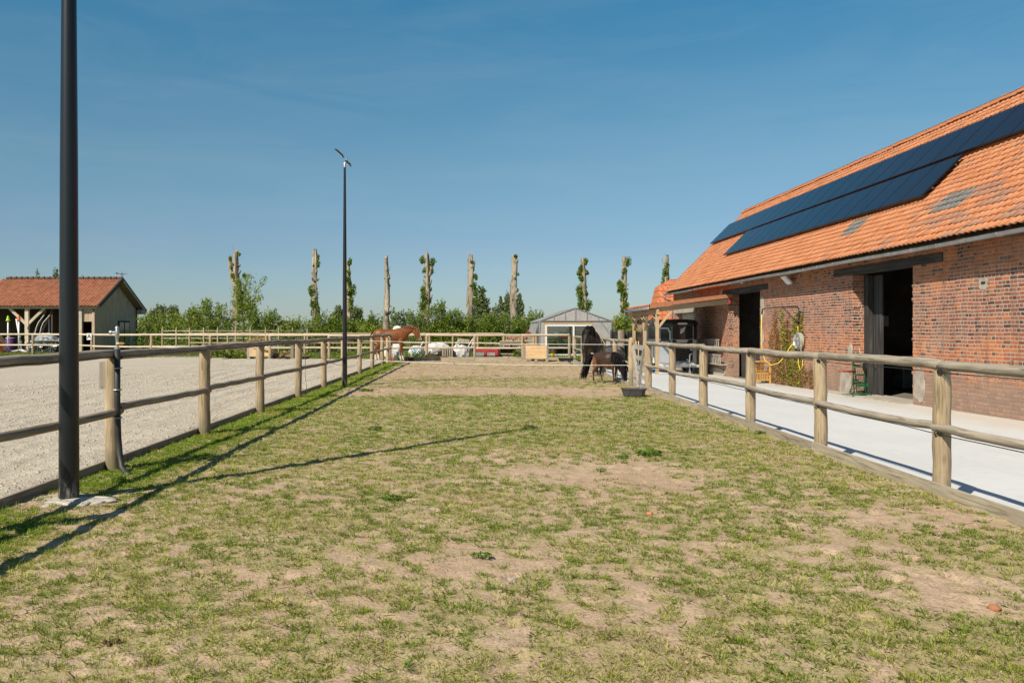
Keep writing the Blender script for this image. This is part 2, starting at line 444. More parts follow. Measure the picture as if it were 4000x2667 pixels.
def mk_grass():
    m, nt, bs = newmat('grass_blades')
    a = nd(nt, 'Attribute', attribute_name='col')
    nt.links.new(a.outputs['Color'], bs.inputs['Base Color']); bs.inputs['Roughness'].default_value = .65
    bs.inputs['Specular IOR Level'].default_value = .15
    tr = nd(nt, 'BsdfTranslucent'); nt.links.new(a.outputs['Color'], tr.inputs[0])
    mx = nd(nt, 'MixShader', i_0=.42)
    nt.links.new(bs.outputs[0], mx.inputs[1]); nt.links.new(tr.outputs[0], mx.inputs[2])
    nt.links.new(mx.outputs[0], nt.nodes['Material Output'].inputs[0])
    return m
M['grassblade'] = mk_grass()

def mk_soil():
    m, nt, bs = newmat('trodden_paddock_soil')
    v = objvec(nt)
    n1 = noise(nt, v, .9, 6, .6); n2 = noise(nt, v, 7., 6, .65); n3 = noise(nt, v, 45., 4, .6)
    c = ramp(nt, n1, [(.3, (.43, .31, .205)), (.55, (.50, .37, .255)), (.75, (.55, .425, .305))])
    c = mixc(nt, ramp(nt, n2, [(.35, .55), (.55, 0)]), c, (.33, .235, .15))
    c = mixc(nt, ramp(nt, n3, [(.36, .7), (.46, 0)]), c, (.235, .165, .105))  # dark specks: soil crumbs, and their small shadows put into the colour
    c = mixc(nt, ramp(nt, n3, [(.62, 0), (.75, .5)]), c, (.56, .46, .35))
    g = nd(nt, 'Attribute', attribute_name='cover')
    th = mixc(nt, ramp(nt, n3, [(.35, 0), (.65, 1)]), (.20, .205, .05), (.36, .335, .13))
    c = mixc(nt, mth(nt, 'MULTIPLY', g.outputs['Fac'], .5), c, th)
    nt.links.new(c, bs.inputs['Base Color']); bs.inputs['Roughness'].default_value = .95
    bs.inputs['Specular IOR Level'].default_value = .1
    h = mth(nt, 'ADD', mth(nt, 'MULTIPLY', n2, 1.), mth(nt, 'MULTIPLY', n3, .5))
    bump(nt, bs, h, .8, .03)
    return m
M['soil'] = mk_soil()
def mk_sand():
    m, nt, bs = newmat('raked_arena_sand')
    v = objvec(nt)
    n1 = noise(nt, v, .35, 5, .6); n2 = noise(nt, v, 13., 5, .65); n3 = noise(nt, v, 48., 3, .6)
    c = ramp(nt, n1, [(.3, (.475, .42, .335)), (.7, (.535, .48, .39))])
    c = mixc(nt, ramp(nt, n2, [(.3, .6), (.5, 0)]), c, (.45, .40, .32))
    c = mixc(nt, ramp(nt, n3, [(.30, .65), (.42, 0)]), c, (.24, .21, .165))
    nt.links.new(c, bs.inputs['Base Color']); bs.inputs['Roughness'].default_value = .95
    bs.inputs['Specular IOR Level'].default_value = .1
    wv = nd(nt, 'TexWave', wave_type='BANDS', bands_direction='X', i_Scale=1.1, i_Distortion=3., i_Detail=3.)
    nt.links.new(v, wv.inputs['Vector'])
    h = mth(nt, 'ADD', mth(nt, 'MULTIPLY', n2, 1.2), mth(nt, 'ADD', mth(nt, 'MULTIPLY', n3, .6), mth(nt, 'MULTIPLY', wv.outputs[1], .25)))
    bump(nt, bs, h, .8, .035)
    return m
M['sand'] = mk_sand()
def mk_concrete():
    m, nt, bs = newmat('pale_yard_concrete')
    v = objvec(nt)
    n1 = noise(nt, v, .5, 6, .6); n2 = noise(nt, v, 6., 6, .7); n3 = noise(nt, v, 60., 3, .6)
    c = ramp(nt, n1, [(.3, (.56, .58, .58)), (.7, (.63, .65, .655))])
    c = mixc(nt, ramp(nt, n2, [(.52, 0), (.72, .45)]), c, (.47, .455, .43))
    c = mixc(nt, ramp(nt, n3, [(.60, 0), (.72, .2)]), c, (.5, .49, .47))
    spx = nd(nt, 'SeparateXYZ', i_0=nd(nt, 'TexCoord').outputs['Object'])
    wallside = mth(nt, 'ADD', spx.outputs[0], mth(nt, 'MULTIPLY', mth(nt, 'SUBTRACT', n1, .5), 3.5))
    c = mixc(nt, ramp(nt, mth(nt, 'MULTIPLY', wallside, .1), [(.90, 0), (1.06, .6)]), c, (.50, .44, .35))
    sw = noise(nt, objvec(nt, (3., .25, 1)), 1.2, 5, .6)
    c = mixc(nt, ramp(nt, sw, [(.5, 0), (.75, .25)]), c, (.50, .47, .42))
    nt.links.new(c, bs.inputs['Base Color']); bs.inputs['Roughness'].default_value = .8
    bump(nt, bs, n2, .15, .01)
    return m
M['concrete'] = mk_concrete()
def mk_turf(name, a, b, d):
    m, nt, bs = newmat(name)
    v = objvec(nt)
    n1 = noise(nt, v, .6, 6, .65); n2 = noise(nt, v, 9., 5, .7)
    c = ramp(nt, n1, [(.3, a), (.7, b)])
    c = mixc(nt, ramp(nt, n2, [(.35, .6), (.6, 0)]), c, d)
    nt.links.new(c, bs.inputs['Base Color']); bs.inputs['Roughness'].default_value = .95
    bs.inputs['Specular IOR Level'].default_value = .1
    bump(nt, bs, n2, 1., .08)
    return m
M['turf'] = mk_turf('garden_turf', (.10, .15, .03), (.17, .19, .05), (.07, .10, .025))
M['field'] = mk_turf('far_field', (.10, .15, .04), (.16, .20, .06), (.08, .12, .035))
M['lane'] = mk_turf('dirt_lane', (.36, .28, .18), (.44, .34, .23), (.26, .22, .11))

def mk_brick(name='old_brick', bands=True, paint=None):
    m, nt, bs = newmat(name)
    tc = nd(nt, 'TexCoord').outputs['Object']
    sp = nd(nt, 'SeparateXYZ', i_0=tc)
    ge = nd(nt, 'NewGeometry'); sn = nd(nt, 'SeparateXYZ', i_0=ge.outputs['Normal'])
    isx = mth(nt, 'GREATER_THAN', mth(nt, 'ABSOLUTE', sn.outputs[0]), .6)
    u0 = mth(nt, 'ADD', mth(nt, 'MULTIPLY', isx, sp.outputs[1]), mth(nt, 'MULTIPLY', mth(nt, 'SUBTRACT', 1., isx), sp.outputs[0]))
    # uneven hand-laid courses
    wob = nd(nt, 'TexNoise', i_Scale=1.3, i_Detail=3.); nt.links.new(tc, wob.inputs['Vector'])
    wob2 = nd(nt, 'TexNoise', i_Scale=14., i_Detail=3.); nt.links.new(tc, wob2.inputs['Vector'])
    v = mth(nt, 'ADD', sp.outputs[2], mth(nt, 'ADD', mth(nt, 'MULTIPLY', mth(nt, 'SUBTRACT', wob.outputs[0], .5), .05), mth(nt, 'MULTIPLY', mth(nt, 'SUBTRACT', wob2.outputs[0], .5), .016)))
    hh = .081
    rv = mth(nt, 'DIVIDE', mth(nt, 'ADD', v, 3.), hh); row = mth(nt, 'FLOOR', rv); fv = mth(nt, 'FRACT', rv)
    par = mth(nt, 'MODULO', row, 2.)
    w = mth(nt, 'ADD', .122, mth(nt, 'MULTIPLY', par, .116))
    rsh = nd(nt, 'TexWhiteNoise', noise_dimensions='1D'); nt.links.new(row, rsh.inputs['W'])
    u = mth(nt, 'ADD', u0, mth(nt, 'ADD', mth(nt, 'MULTIPLY', rsh.outputs[0], .09), mth(nt, 'MULTIPLY', mth(nt, 'SUBTRACT', wob2.outputs[0], .5), .03)))
    bu = mth(nt, 'DIVIDE', mth(nt, 'ADD', u, 20.), w); bi = mth(nt, 'FLOOR', bu); fu = mth(nt, 'FRACT', bu)
    du = mth(nt, 'MULTIPLY', mth(nt, 'MINIMUM', fu, mth(nt, 'SUBTRACT', 1., fu)), w)
    dv = mth(nt, 'MULTIPLY', mth(nt, 'MINIMUM', fv, mth(nt, 'SUBTRACT', 1., fv)), hh)
    dd = mth(nt, 'MINIMUM', du, mth(nt, 'MULTIPLY', dv, .85))
    rag = noise(nt, tc, 40., 4, .7)
    dd = mth(nt, 'ADD', dd, mth(nt, 'MULTIPLY', mth(nt, 'SUBTRACT', rag, .5), .012))
    brick = ramp(nt, mth(nt, 'MULTIPLY', dd, 50.), [(.28, 0), (.52, 1)])     # 1 inside a brick
    wn = nd(nt, 'TexWhiteNoise', noise_dimensions='2D'); nt.links.new(nd(nt, 'CombineXYZ', i_0=bi, i_1=row).outputs[0], wn.inputs['Vector'])
    r = wn.outputs[0]
    if paint:
        c = mixc(nt, mth(nt, 'MULTIPLY', brick, .9), tuple(x*.7 for x in paint), mixc(nt, r, tuple(x*.9 for x in paint), paint))
    else:
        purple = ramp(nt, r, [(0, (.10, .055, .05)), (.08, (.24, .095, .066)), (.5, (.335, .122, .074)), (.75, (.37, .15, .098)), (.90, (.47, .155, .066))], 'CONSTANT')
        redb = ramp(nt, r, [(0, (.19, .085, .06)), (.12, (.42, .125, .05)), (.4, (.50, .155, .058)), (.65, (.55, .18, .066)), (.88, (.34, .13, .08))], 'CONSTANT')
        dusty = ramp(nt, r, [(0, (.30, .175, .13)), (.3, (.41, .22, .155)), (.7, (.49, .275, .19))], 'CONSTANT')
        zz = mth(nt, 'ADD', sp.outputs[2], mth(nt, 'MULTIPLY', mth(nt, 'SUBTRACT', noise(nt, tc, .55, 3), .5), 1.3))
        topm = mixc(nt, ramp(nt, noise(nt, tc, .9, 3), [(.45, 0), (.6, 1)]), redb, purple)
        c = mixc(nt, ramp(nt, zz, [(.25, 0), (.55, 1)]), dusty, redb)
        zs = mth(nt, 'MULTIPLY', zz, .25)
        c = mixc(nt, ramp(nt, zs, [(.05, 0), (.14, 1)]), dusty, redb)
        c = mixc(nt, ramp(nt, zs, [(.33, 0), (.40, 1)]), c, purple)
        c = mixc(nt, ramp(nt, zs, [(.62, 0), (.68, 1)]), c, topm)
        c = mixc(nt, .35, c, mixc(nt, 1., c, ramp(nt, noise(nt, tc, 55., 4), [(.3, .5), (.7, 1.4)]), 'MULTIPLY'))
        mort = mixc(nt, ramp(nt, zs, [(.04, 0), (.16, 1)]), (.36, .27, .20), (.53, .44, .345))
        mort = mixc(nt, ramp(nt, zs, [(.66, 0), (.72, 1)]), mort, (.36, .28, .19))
        # lime bloom and stains with shapes of their own
        st = ramp(nt, noise(nt, tc, 1.1, 5, .6), [(.52, 0), (.72, .55)])
        c = mixc(nt, mth(nt, 'MULTIPLY', st, .5), c, (.46, .36, .28))
        c = mixc(nt, brick, mort, c)
        run = nd(nt, 'Mapping'); nt.links.new(tc, run.inputs[0]); run.inputs['Scale'].default_value = (1, 2.6, .22)
        c = mixc(nt, ramp(nt, noise(nt, run.outputs[0], 1.6, 5, .65), [(.50, 0), (.74, .45)]), c, (.11, .075, .055))
        c = mixc(nt, ramp(nt, mth(nt, 'ADD', mth(nt, 'MULTIPLY', sp.outputs[2], .5), mth(nt, 'MULTIPLY', noise(nt, tc, 3.6, 5, .7), -.5)), [(-.0, .55), (.06, 0)]), c, (.30, .215, .165))
    nt.links.new(c, bs.inputs['Base Color']); bs.inputs['Roughness'].default_value = .92
    bs.inputs['Specular IOR Level'].default_value = .15
    hgt = mth(nt, 'ADD', mth(nt, 'MULTIPLY', brick, .8), mth(nt, 'ADD', mth(nt, 'MULTIPLY', rag, .35), mth(nt, 'MULTIPLY', r, .35)))
    bump(nt, bs, hgt, .9, .012)
    return m
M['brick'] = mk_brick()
M['whitewash'] = mk_brick('whitewashed_brick', paint=(.70, .69, .66))

def mk_tile(name, a, b, d, lichen=True):
    m, nt, bs = newmat(name)
    t = nd(nt, 'Attribute', attribute_name='tint')
    gcol = nd(nt, 'Attribute', attribute_name='grey')
    v = objvec(nt)
    c = mixc(nt, t.outputs['Fac'], a, b)
    n1 = noise(nt, v, 1.2, 6, .65); n2 = noise(nt, v, 22., 5, .65)
    c = mixc(nt, ramp(nt, n1, [(.5, 0), (.75, .5)]), c, d)
    c = mixc(nt, ramp(nt, n2, [(.3, .4), (.5, 0)]), c, tuple(x*.55 for x in a))
    if lichen:
        n3 = noise(nt, v, 3.1, 6, .75)
        c = mixc(nt, ramp(nt, n3, [(.66, 0), (.72, .5)]), c, (.30, .26, .22))
        c = mixc(nt, ramp(nt, noise(nt, v, 6.3, 5, .75), [(.72, 0), (.76, .8)]), c, (.50, .33, .04))
    c = mixc(nt, gcol.outputs['Fac'], c, mixc(nt, ramp(nt, n2, [(.3, 0), (.7, 1)]), (.12, .115, .11), (.27, .26, .24)))
    nt.links.new(c, bs.inputs['Base Color']); bs.inputs['Roughness'].default_value = .8
    bs.inputs['Specular IOR Level'].default_value = .2
    bump(nt, bs, n2, .3, .01)
    return m
M['tile'] = mk_tile('orange_pantiles', (.49, .185, .085), (.62, .275, .138), (.46, .25, .15))
M['tileshed'] = mk_tile('weathered_red_tiles', (.22, .085, .05), (.36, .14, .075), (.20, .13, .08))
M['tilenew'] = mk_tile('bright_orange_tiles', (.50, .13, .045), (.58, .17, .06), (.42, .13, .06), lichen=False)
def mk_course():
    m, nt, bs = newmat('steep_tile_courses')
    s3 = nd(nt, 'SeparateXYZ', i_0=nd(nt, 'TexCoord').outputs['Object'])
    uv = nd(nt, 'CombineXYZ', i_0=mth(nt, 'ADD', s3.outputs[0], s3.outputs[1]), i_1=s3.outputs[2])
    b = nd(nt, 'TexBrick', i_Scale=1.); nt.links.new(uv.outputs[0], b.inputs['Vector'])
    for k, v in (('Color1', (.52, .15, .055, 1)), ('Color2', (.60, .19, .075, 1)), ('Mortar', (.16, .05, .025, 1)), ('Mortar Size', .018), ('Brick Width', .30), ('Row Height', .34), ('Mortar Smooth', .3)): b.inputs[k].default_value = v
    nt.links.new(b.outputs['Color'], bs.inputs['Base Color']); bs.inputs['Roughness'].default_value = .8
    bump(nt, bs, mth(nt, 'MULTIPLY', b.outputs['Fac'], -1.), .6, .03)
    return m
M['course'] = mk_course()
M['tilepink'] = mk_tile('pinkish_verge_tiles', (.37, .16, .085), (.45, .21, .12), (.34, .17, .10), lichen=False)

def mk_panel():
    m, nt, bs = newmat('solar_cells')
    v = objvec(nt)
    c = mixc(nt, noise(nt, v, 1.5, 3), (.007, .010, .018), (.011, .015, .025))
    nt.links.new(c, bs.inputs['Base Color']); bs.inputs['Roughness'].default_value = .18
    bs.inputs['Specular IOR Level'].default_value = .28
    return m
M['panel'] = mk_panel()
M['panelframe'] = simple('black_panel_frame', (.012, .012, .014), .4, .3)

def mk_film():
    m, nt, bs = newmat('greenhouse_film')
    v = objvec(nt)
    n = noise(nt, v, 2.5, 5, .6, 1.)
    c = mixc(nt, n, (.60, .58, .57), (.76, .73, .71))
    nt.links.new(c, bs.inputs['Base Color']); bs.inputs['Roughness'].default_value = .35
    tl = nd(nt, 'BsdfTranslucent'); nt.links.new(c, tl.inputs[0])
    tp = nd(nt, 'BsdfTransparent', i_Color=(.85, .86, .86, 1))
    m1 = nd(nt, 'MixShader', i_0=.45); nt.links.new(bs.outputs[0], m1.inputs[1]); nt.links.new(tl.outputs[0], m1.inputs[2])
    m2 = nd(nt, 'MixShader'); nt.links.new(ramp(nt, n, [(.35, .32), (.7, .16)]), m2.inputs[0])
    nt.links.new(m1.outputs[0], m2.inputs[1]); nt.links.new(tp.outputs[0], m2.inputs[2])
    nt.links.new(m2.outputs[0], nt.nodes['Material Output'].inputs[0])
    bump(nt, bs, noise(nt, v, 3., 3, .5, .6), .35, .05)
    return m
M['film'] = mk_film()
def mk_glass():
    m, nt, bs = newmat('door_glass')
    gl = nd(nt, 'BsdfGlossy', i_Roughness=.04); tp = nd(nt, 'BsdfTransparent', i_Color=(.80, .84, .83, 1))
    fr = nd(nt, 'Fresnel', i_IOR=1.5)
    mx = nd(nt, 'MixShader'); nt.links.new(mth(nt, 'ADD', fr.outputs[0], .06), mx.inputs[0])
    nt.links.new(tp.outputs[0], mx.inputs[1]); nt.links.new(gl.outputs[0], mx.inputs[2])
    nt.links.new(mx.outputs[0], nt.nodes['Material Output'].inputs[0])
    return m
M['glass'] = mk_glass()
def mk_mesh():
    m, nt, bs = newmat('dark_windbreak_netting')
    bs.inputs['Base Color'].default_value = (.012, .016, .013, 1); bs.inputs['Roughness'].default_value = .8
    tp = nd(nt, 'BsdfTransparent'); mx = nd(nt, 'MixShader', i_0=.38)
    nt.links.new(bs.outputs[0], mx.inputs[1]); nt.links.new(tp.outputs[0], mx.inputs[2])
    nt.links.new(mx.outputs[0], nt.nodes['Material Output'].inputs[0])
    return m
M['netting'] = mk_mesh()
def mk_horse():
    m = colattr('horse_coat', .48, 'col', hair=60, spec=.32)
    return m
M['coat'] = mk_horse()
# ---------------------------------------------------------------- the setting: ground, sand, yard, grass
def struct(o, kind='structure'): o['kind'] = kind; return o
def soil_h(X, Y):
    return (.03*(fbm(X*1.1, Y*1.1, 3, 5)-.5)+.028*(fbm(X*6.5, Y*6.5, 3, 9)-.5)+.016*(vn(X*22, Y*22, 4)-.5)
            + .035*np.clip((-3.2-X)/.8, 0, 1) + hoofs(X, Y))
def hoofs(X, Y):
    """hoof prints: shallow ringed dents scattered over the whole paddock"""
    out = np.zeros_like(np.asarray(X, float))
    for s, cell in ((0, .47), (1, .71)):
        ix = np.floor(X/cell).astype(np.int64); iy = np.floor(Y/cell).astype(np.int64)
        cx = (ix+.25+.5*_h(ix, iy, 11+s))*cell; cy = (iy+.25+.5*_h(ix, iy, 12+s))*cell
        a = 6.28*_h(ix, iy, 13+s); on = _h(ix, iy, 14+s) < .62
        dx = X-cx; dy = (Y-cy); r = np.sqrt(dx*dx+dy*dy)/.075
        ring = np.exp(-((r-.85)/.3)**2)*(.35+.65*(np.cos(np.arctan2(dy, dx)-a) > -.4))
        out = out+on*(-.020*np.exp(-(r/.8)**4)+.011*np.exp(-((r-1.25)/.3)**2)-.008*ring)
    return out
def blobf(X, Y, cx, cy, rx, ry): return np.exp(-(((X-cx)/rx)**2+((Y-cy)/ry)**2))
def lush(X, Y):
    w = np.clip((-3.25+.45*(fbm(X*.0+3.1, Y*.8, 3, 31)-.5)-X)/.25, 0, 1)
    pad = blobf(X, Y, -3.95, 7.55, .55, .5)*1.6     # mortar patch at the foot of the near mast
    far = np.clip((39.8-Y)/.5, 0, 1)
    return np.clip(w-pad, 0, 1)*far
def cover(X, Y):
    c = .77+.32*(fbm(X*.42, Y*.42, 3, 21)-.5)*2*.6
    def band(y0, y1, s=.9): return np.clip((Y-y0)/s+.5, 0, 1)*np.clip((y1-Y)/s+.5, 0, 1)
    wv = Y+1.2*(fbm(X*.6, Y*.25, 3, 77)-.5)
    far = np.clip((wv-26.2)/1.5, 0, 1)
    c = c*(1-far)+far*(.24+.3*(fbm(X*.4, Y*.3, 3, 15)-.5))
    g = np.clip((wv-22.9)/.7, 0, 1)*np.clip((26.2-wv)/.8, 0, 1); c = c*(1-g)+g*.52
    b = np.clip((wv-19.6)/1.2, 0, 1)*np.clip((23.0-wv)/.6, 0, 1); c = c*(1-b)+b*.10
    b = np.clip((wv-11.5)/2, 0, 1)*np.clip((19.8-wv)/1.2, 0, 1); c = c+b*.14
    for (cx, cy, rx, ry, k) in ((1.5, 9.2, .95, 1.0, .85), (.1, 5.7, .6, .4, .6), (3.75, 7.1, .8, .55, .55), (3.0, 5.0, .6, .5, .5),
                                (-1.9, 8.6, .5, .5, .3), (.9, 4.6, .5, .4, .3), (-1.5, 5.3, .6, .35, .3), (2.6, 6.1, .5, .35, .3), (-2.6, 6.4, .5, .35, .3)):
        c = c-k*blobf(X, Y, cx, cy, rx, ry)
    c = c-.5*blobf(X, Y, -3.9, 7.5, .6, .45)
    return np.clip(c, .02, .97)
def gmask(X, Y):
    c = cover(X, Y); l = lush(X, Y)
    n = .78*fbm(X*11.+.7*vn(X*4, Y*4, 3), Y*9., 3, 51, .6)+.22*fbm(X*2.4, Y*2.2, 3, 57, .6)
    p = np.clip((n-(.5+(.5-c)*.42))*14+.5, 0, 1)
    return np.maximum(p, l*.95)
ys = [2.2]
while ys[-1] < 42.6: ys.append(ys[-1]+max(.03, .0058*ys[-1]))
xs = np.arange(-4.12, 4.47, .042)
o = gridmesh('paddock_ground', xs, np.array(ys), soil_h, M['soil'], {'cover': gmask}); struct(o)
# arena: fine clods where they can be seen, a plain sheet beyond
def sand_h(X, Y):
    rake = .018*np.sin(X*9+1.5*fbm(X*.7, Y*.2, 2, 8)*6)*np.clip((fbm(X*.5, Y*.3, 2, 3)-.35)*3, 0, 1)
    cl = np.clip(fbm(X*9, Y*9, 3, 12, .65)-.5, 0, 1)*.08
    return .072+(.05*(fbm(X*1.3, Y*1.3, 3, 2)-.5)+rake+cl)*np.clip((X+13.4)/1.5, 0, 1)
ys = [5.8]
while ys[-1] < 42.6: ys.append(ys[-1]+max(.05, .0055*ys[-1]))
o = gridmesh('arena_sand', np.arange(-13.5, -4.13, .055), np.array(ys), sand_h, M['sand']); struct(o)
o = gridmesh('arena_sand', np.arange(-60.6, -12.9, .6), np.arange(-2, 47.4, .6), lambda X, Y: .066+.03*(fbm(X, Y, 2, 2)-.5)*np.clip((-13.6-X)/2, 0, 1), M['sand']); struct(o)
# yard: level along the fence, falling away along the barn wall
def yard_h(X, Y):
    f = np.clip((X-4.5)/6.15, 0, 1)
    return -.17 - f*.0116*np.maximum(Y-15.3, -8)
o = gridmesh('concrete_yard', np.linspace(4.47, 10.72, 17), np.arange(0, 48.6, .6), yard_h, M['concrete'], smooth=True); struct(o)
def yz(X, Y): return float(yard_h(np.array([X]), np.array([Y]))[0])
o = gridmesh('barn_floor', np.arange(10.6, 19, .8), np.arange(6, 46, 1.), lambda X, Y: yard_h(np.full_like(X, 10.65), Y)-.006, M['dirtfloor']); struct(o)
o = gridmesh('garden_ground', np.arange(-95, 60, 1.3), np.arange(48.4, 92, 1.3), lambda X, Y: -.05+.08*(fbm(X*.3, Y*.3, 3, 6)-.5), M['turf']); struct(o)
o = gridmesh('garden_ground', np.arange(-95, 5.3, .9), np.arange(42.55, 48.9, .7), lambda X, Y: -.02+.06*(fbm(X*.5, Y*.5, 3, 6)-.5)+np.where((X < -13.5) & (Y < 47.6), -.1, 0), M['turf']); struct(o)
o = gridmesh('dirt_lane', np.arange(-15, -3.9, .3), np.arange(42.3, 45.2, .3), lambda X, Y: .03+.03*(fbm(X*2, Y*2, 3, 6)-.5)-np.clip(Y-44.6, 0, 1)*.2, M['lane']); struct(o)
o = gridmesh('dirt_lane', np.arange(-4.2, 5.2, .3), np.arange(42.4, 44.6, .3), lambda X, Y: .02+.03*(fbm(X*2, Y*2, 3, 6)-.5)-np.clip(Y-44.0, 0, 1)*.2, M['turf']); o.name = 'grass_verge'; struct(o)
mb = MB(); mb.add([(-2500, -400, -.62), (2500, -400, -.62), (2500, 4000, -.62), (-2500, 4000, -.62)], [(0, 1, 2, 3)])
struct(mb.build('far_field', M['field']))

# grass blades of the paddock (nobody could count them)
def blades(name, zones, maskf, mat, lushy=False):
    """tufts: each a little cluster of blades leaning outwards from one crown"""
    Vs = []; Cs = []
    for (x0, x1, y0, y1, dens, k, rad, h0, h1, w) in zones:
        n = int((x1-x0)*(y1-y0)*dens)
        tx = rng.uniform(x0, x1, n); ty = rng.uniform(y0, y1, n)
        keep = rng.uniform(size=n) < maskf(tx, ty)
        tx, ty = tx[keep], ty[keep]; n = len(tx)
        tsz = rng.uniform(.6, 1.35, n)
        # green, yellow-green and straw tufts, in drifts
        t = fbm(tx*1.3, ty*1.3, 3, 91)+rng.normal(0, .10, n)
        green = np.array([.20, .285, .032]); yel = np.array([.34, .38, .065]); dry = np.array([.44, .37, .18]); lg = np.array([.24, .36, .034])
        tc = np.where((t < .57)[:, None], green, np.where((t < .78)[:, None], yel, dry))
        lu = lush(tx, ty)[:, None]
        tc = tc*(1-lu)+lu*np.where((t < .62)[:, None], lg, yel)
        tc = tc*rng.uniform(.8, 1.25, (n, 1))
        R = np.repeat
        m = n*k; th = rng.uniform(0, 2*PI, m); rr = rad*R(tsz, k)*np.sqrt(rng.uniform(size=m))
        bx = R(tx, k)+np.cos(th)*rr; by = R(ty, k)+np.sin(th)*rr
        th = th+rng.normal(0, .9, m)
        h = rng.uniform(h0, h1, m)*R(tsz, k)
        ln = np.clip(rng.normal(.75, .35, m), .05, 1.45)
        c = R(tc, k, 0)*rng.uniform(.72, 1.28, (m, 1))
        dr = rng.uniform(size=m) < .08; c[dr] = np.array([.40, .33, .17])*rng.uniform(.8, 1.2, (dr.sum(), 1))
        ok = (bx > -4.1) & (bx < 4.45); bx, by, th, h, ln, c = bx[ok], by[ok], th[ok], h[ok], ln[ok], c[ok]; m = len(bx)
        d = np.stack([np.cos(th)*np.sin(ln), np.sin(th)*np.sin(ln), np.cos(ln)], 1)
        sd = np.stack([-np.sin(th), np.cos(th), np.zeros(m)], 1)*(w*rng.uniform(.6, 1.4, m))[:, None]*.5
        base = np.stack([bx, by, soil_h(bx, by)-.004], 1)
        mid = base+d*(h*.55)[:, None]
        tip = base+d*h[:, None]; tip[:, 2] -= h*.15*ln
        Vs.append(np.stack([base-sd, base+sd, mid+sd*.7, tip, mid-sd*.7], 1).reshape(-1, 3)); Cs.append(np.repeat(c, 5, 0))
    v = np.concatenate(Vs); c = np.concatenate(Cs); m = len(v)//5
    i = np.arange(m)[:, None]*5
    o = npmesh(name, v, np.concatenate([i, i+1, i+2, i+3, i+4], 1), 5, mat, {'col': c})
    o['kind'] = 'stuff'
    return o
Z = [(-3.2, 3.6, 2.9, 5.2, 420, 16, .035, .022, .048, .0036), (-4.1, 4.4, 5.2, 8.5, 300, 15, .038, .022, .05, .0046), (-4.1, 4.4, 8.5, 13, 190, 14, .044, .022, .05, .0065),
     (-4.1, 4.4, 13, 20, 105, 13, .055, .022, .05, .0095), (-4.1, 4.4, 20, 29, 55, 11, .07, .02, .045, .014), (-4.1, 4.4, 29, 42, 28, 10, .09, .02, .042, .02)]
blades('grass', Z, lambda X, Y: gmask(X, Y), M['grassblade'])
blades('grass', [(-4.1, -2.9, 5.5, 12, 520, 15, .035, .02, .045, .005), (-4.1, -2.9, 12, 22, 300, 14, .05, .022, .05, .008), (-4.1, -2.9, 22, 40, 140, 13, .07, .025, .05, .014)],
       lambda X, Y: lush(X, Y), M['grassblade'])
# straw stalks and tiny clods lying about
n = 2600
px = rng.uniform(-4, 4.3, n); py = 3+38*rng.uniform(size=n)**1.3
keep = (rng.uniform(size=n) < np.where(py > 20, 1., .22)); px, py = px[keep], py[keep]; n = len(px)
th = rng.uniform(0, PI, n); L = rng.uniform(.03, .13, n); w = .0022+.00035*py
d = np.stack([np.cos(th), np.sin(th), rng.uniform(-.05, .2, n)], 1)*L[:, None]; sd = np.stack([-np.sin(th), np.cos(th), np.zeros(n)], 1)*w[:, None]
b = np.stack([px, py, soil_h(px, py)+.008], 1)
v = np.stack([b-sd, b+sd, b+d+sd, b+d-sd], 1).reshape(-1, 3)
o = npmesh('straw_litter', v, np.arange(4*n).reshape(n, 4), 4, M['strawblade'], {'tint': np.repeat(rng.uniform(size=n), 4)}); o['kind'] = 'stuff'
# gravelly crumbs of soil
n = 2600
px = rng.uniform(-4, 4.4, n); py = 2.8+17*rng.uniform(size=n)**1.6
edge = rng.uniform(size=n) < .25; px[edge] = 4.42-np.abs(rng.normal(0, .16, edge.sum()))
r = rng.uniform(.003, .009, n)*(1+.04*py)
cv = np.array([(-1,-1,0),(1,-1,0),(1,1,0),(-1,1,0),(-.6,-.6,1),(.6,-.6,1),(.6,.6,1),(-.6,.6,1)])
th = rng.uniform(0, PI, n); cs, sn = np.cos(th), np.sin(th)
q = cv[None]*(r[:, None, None]*rng.uniform(.6, 1.3, (n, 8, 1)))*np.array([1, .8, .8])
v = np.stack([q[..., 0]*cs[:, None]-q[..., 1]*sn[:, None]+px[:, None], q[..., 0]*sn[:, None]+q[..., 1]*cs[:, None]+py[:, None], q[..., 2]+soil_h(px, py)[:, None]-.002], -1).reshape(-1, 3)
fc = np.array([(4,5,6,7),(0,1,5,4),(1,2,6,5),(2,3,7,6),(3,0,4,7)])
o = npmesh('soil_crumbs', v, (np.arange(n)[:, None, None]*8+fc[None]).reshape(-1, 4), 4, M['soil'], {'cover': np.zeros(len(v))}); o['kind'] = 'stuff'
# loose clods of arena sand
n = 9000
px = rng.uniform(-13, -4.2, n); py = 6+22*rng.uniform(size=n)**1.5
r = rng.uniform(.005, .017, n)*(1+.03*py)
th = rng.uniform(0, PI, n); cs, sn = np.cos(th), np.sin(th)
q = cv[None]*(r[:, None, None]*rng.uniform(.6, 1.3, (n, 8, 1)))*np.array([1, .7, .75])
v = np.stack([q[..., 0]*cs[:, None]-q[..., 1]*sn[:, None]+px[:, None], q[..., 0]*sn[:, None]+q[..., 1]*cs[:, None]+py[:, None], q[..., 2]+sand_h(px, py)[:, None]-.004], -1).reshape(-1, 3)
o = npmesh('sand_clods', v, (np.arange(n)[:, None, None]*8+fc[None]).reshape(-1, 4), 4, M['sand']); o['kind'] = 'stuff'
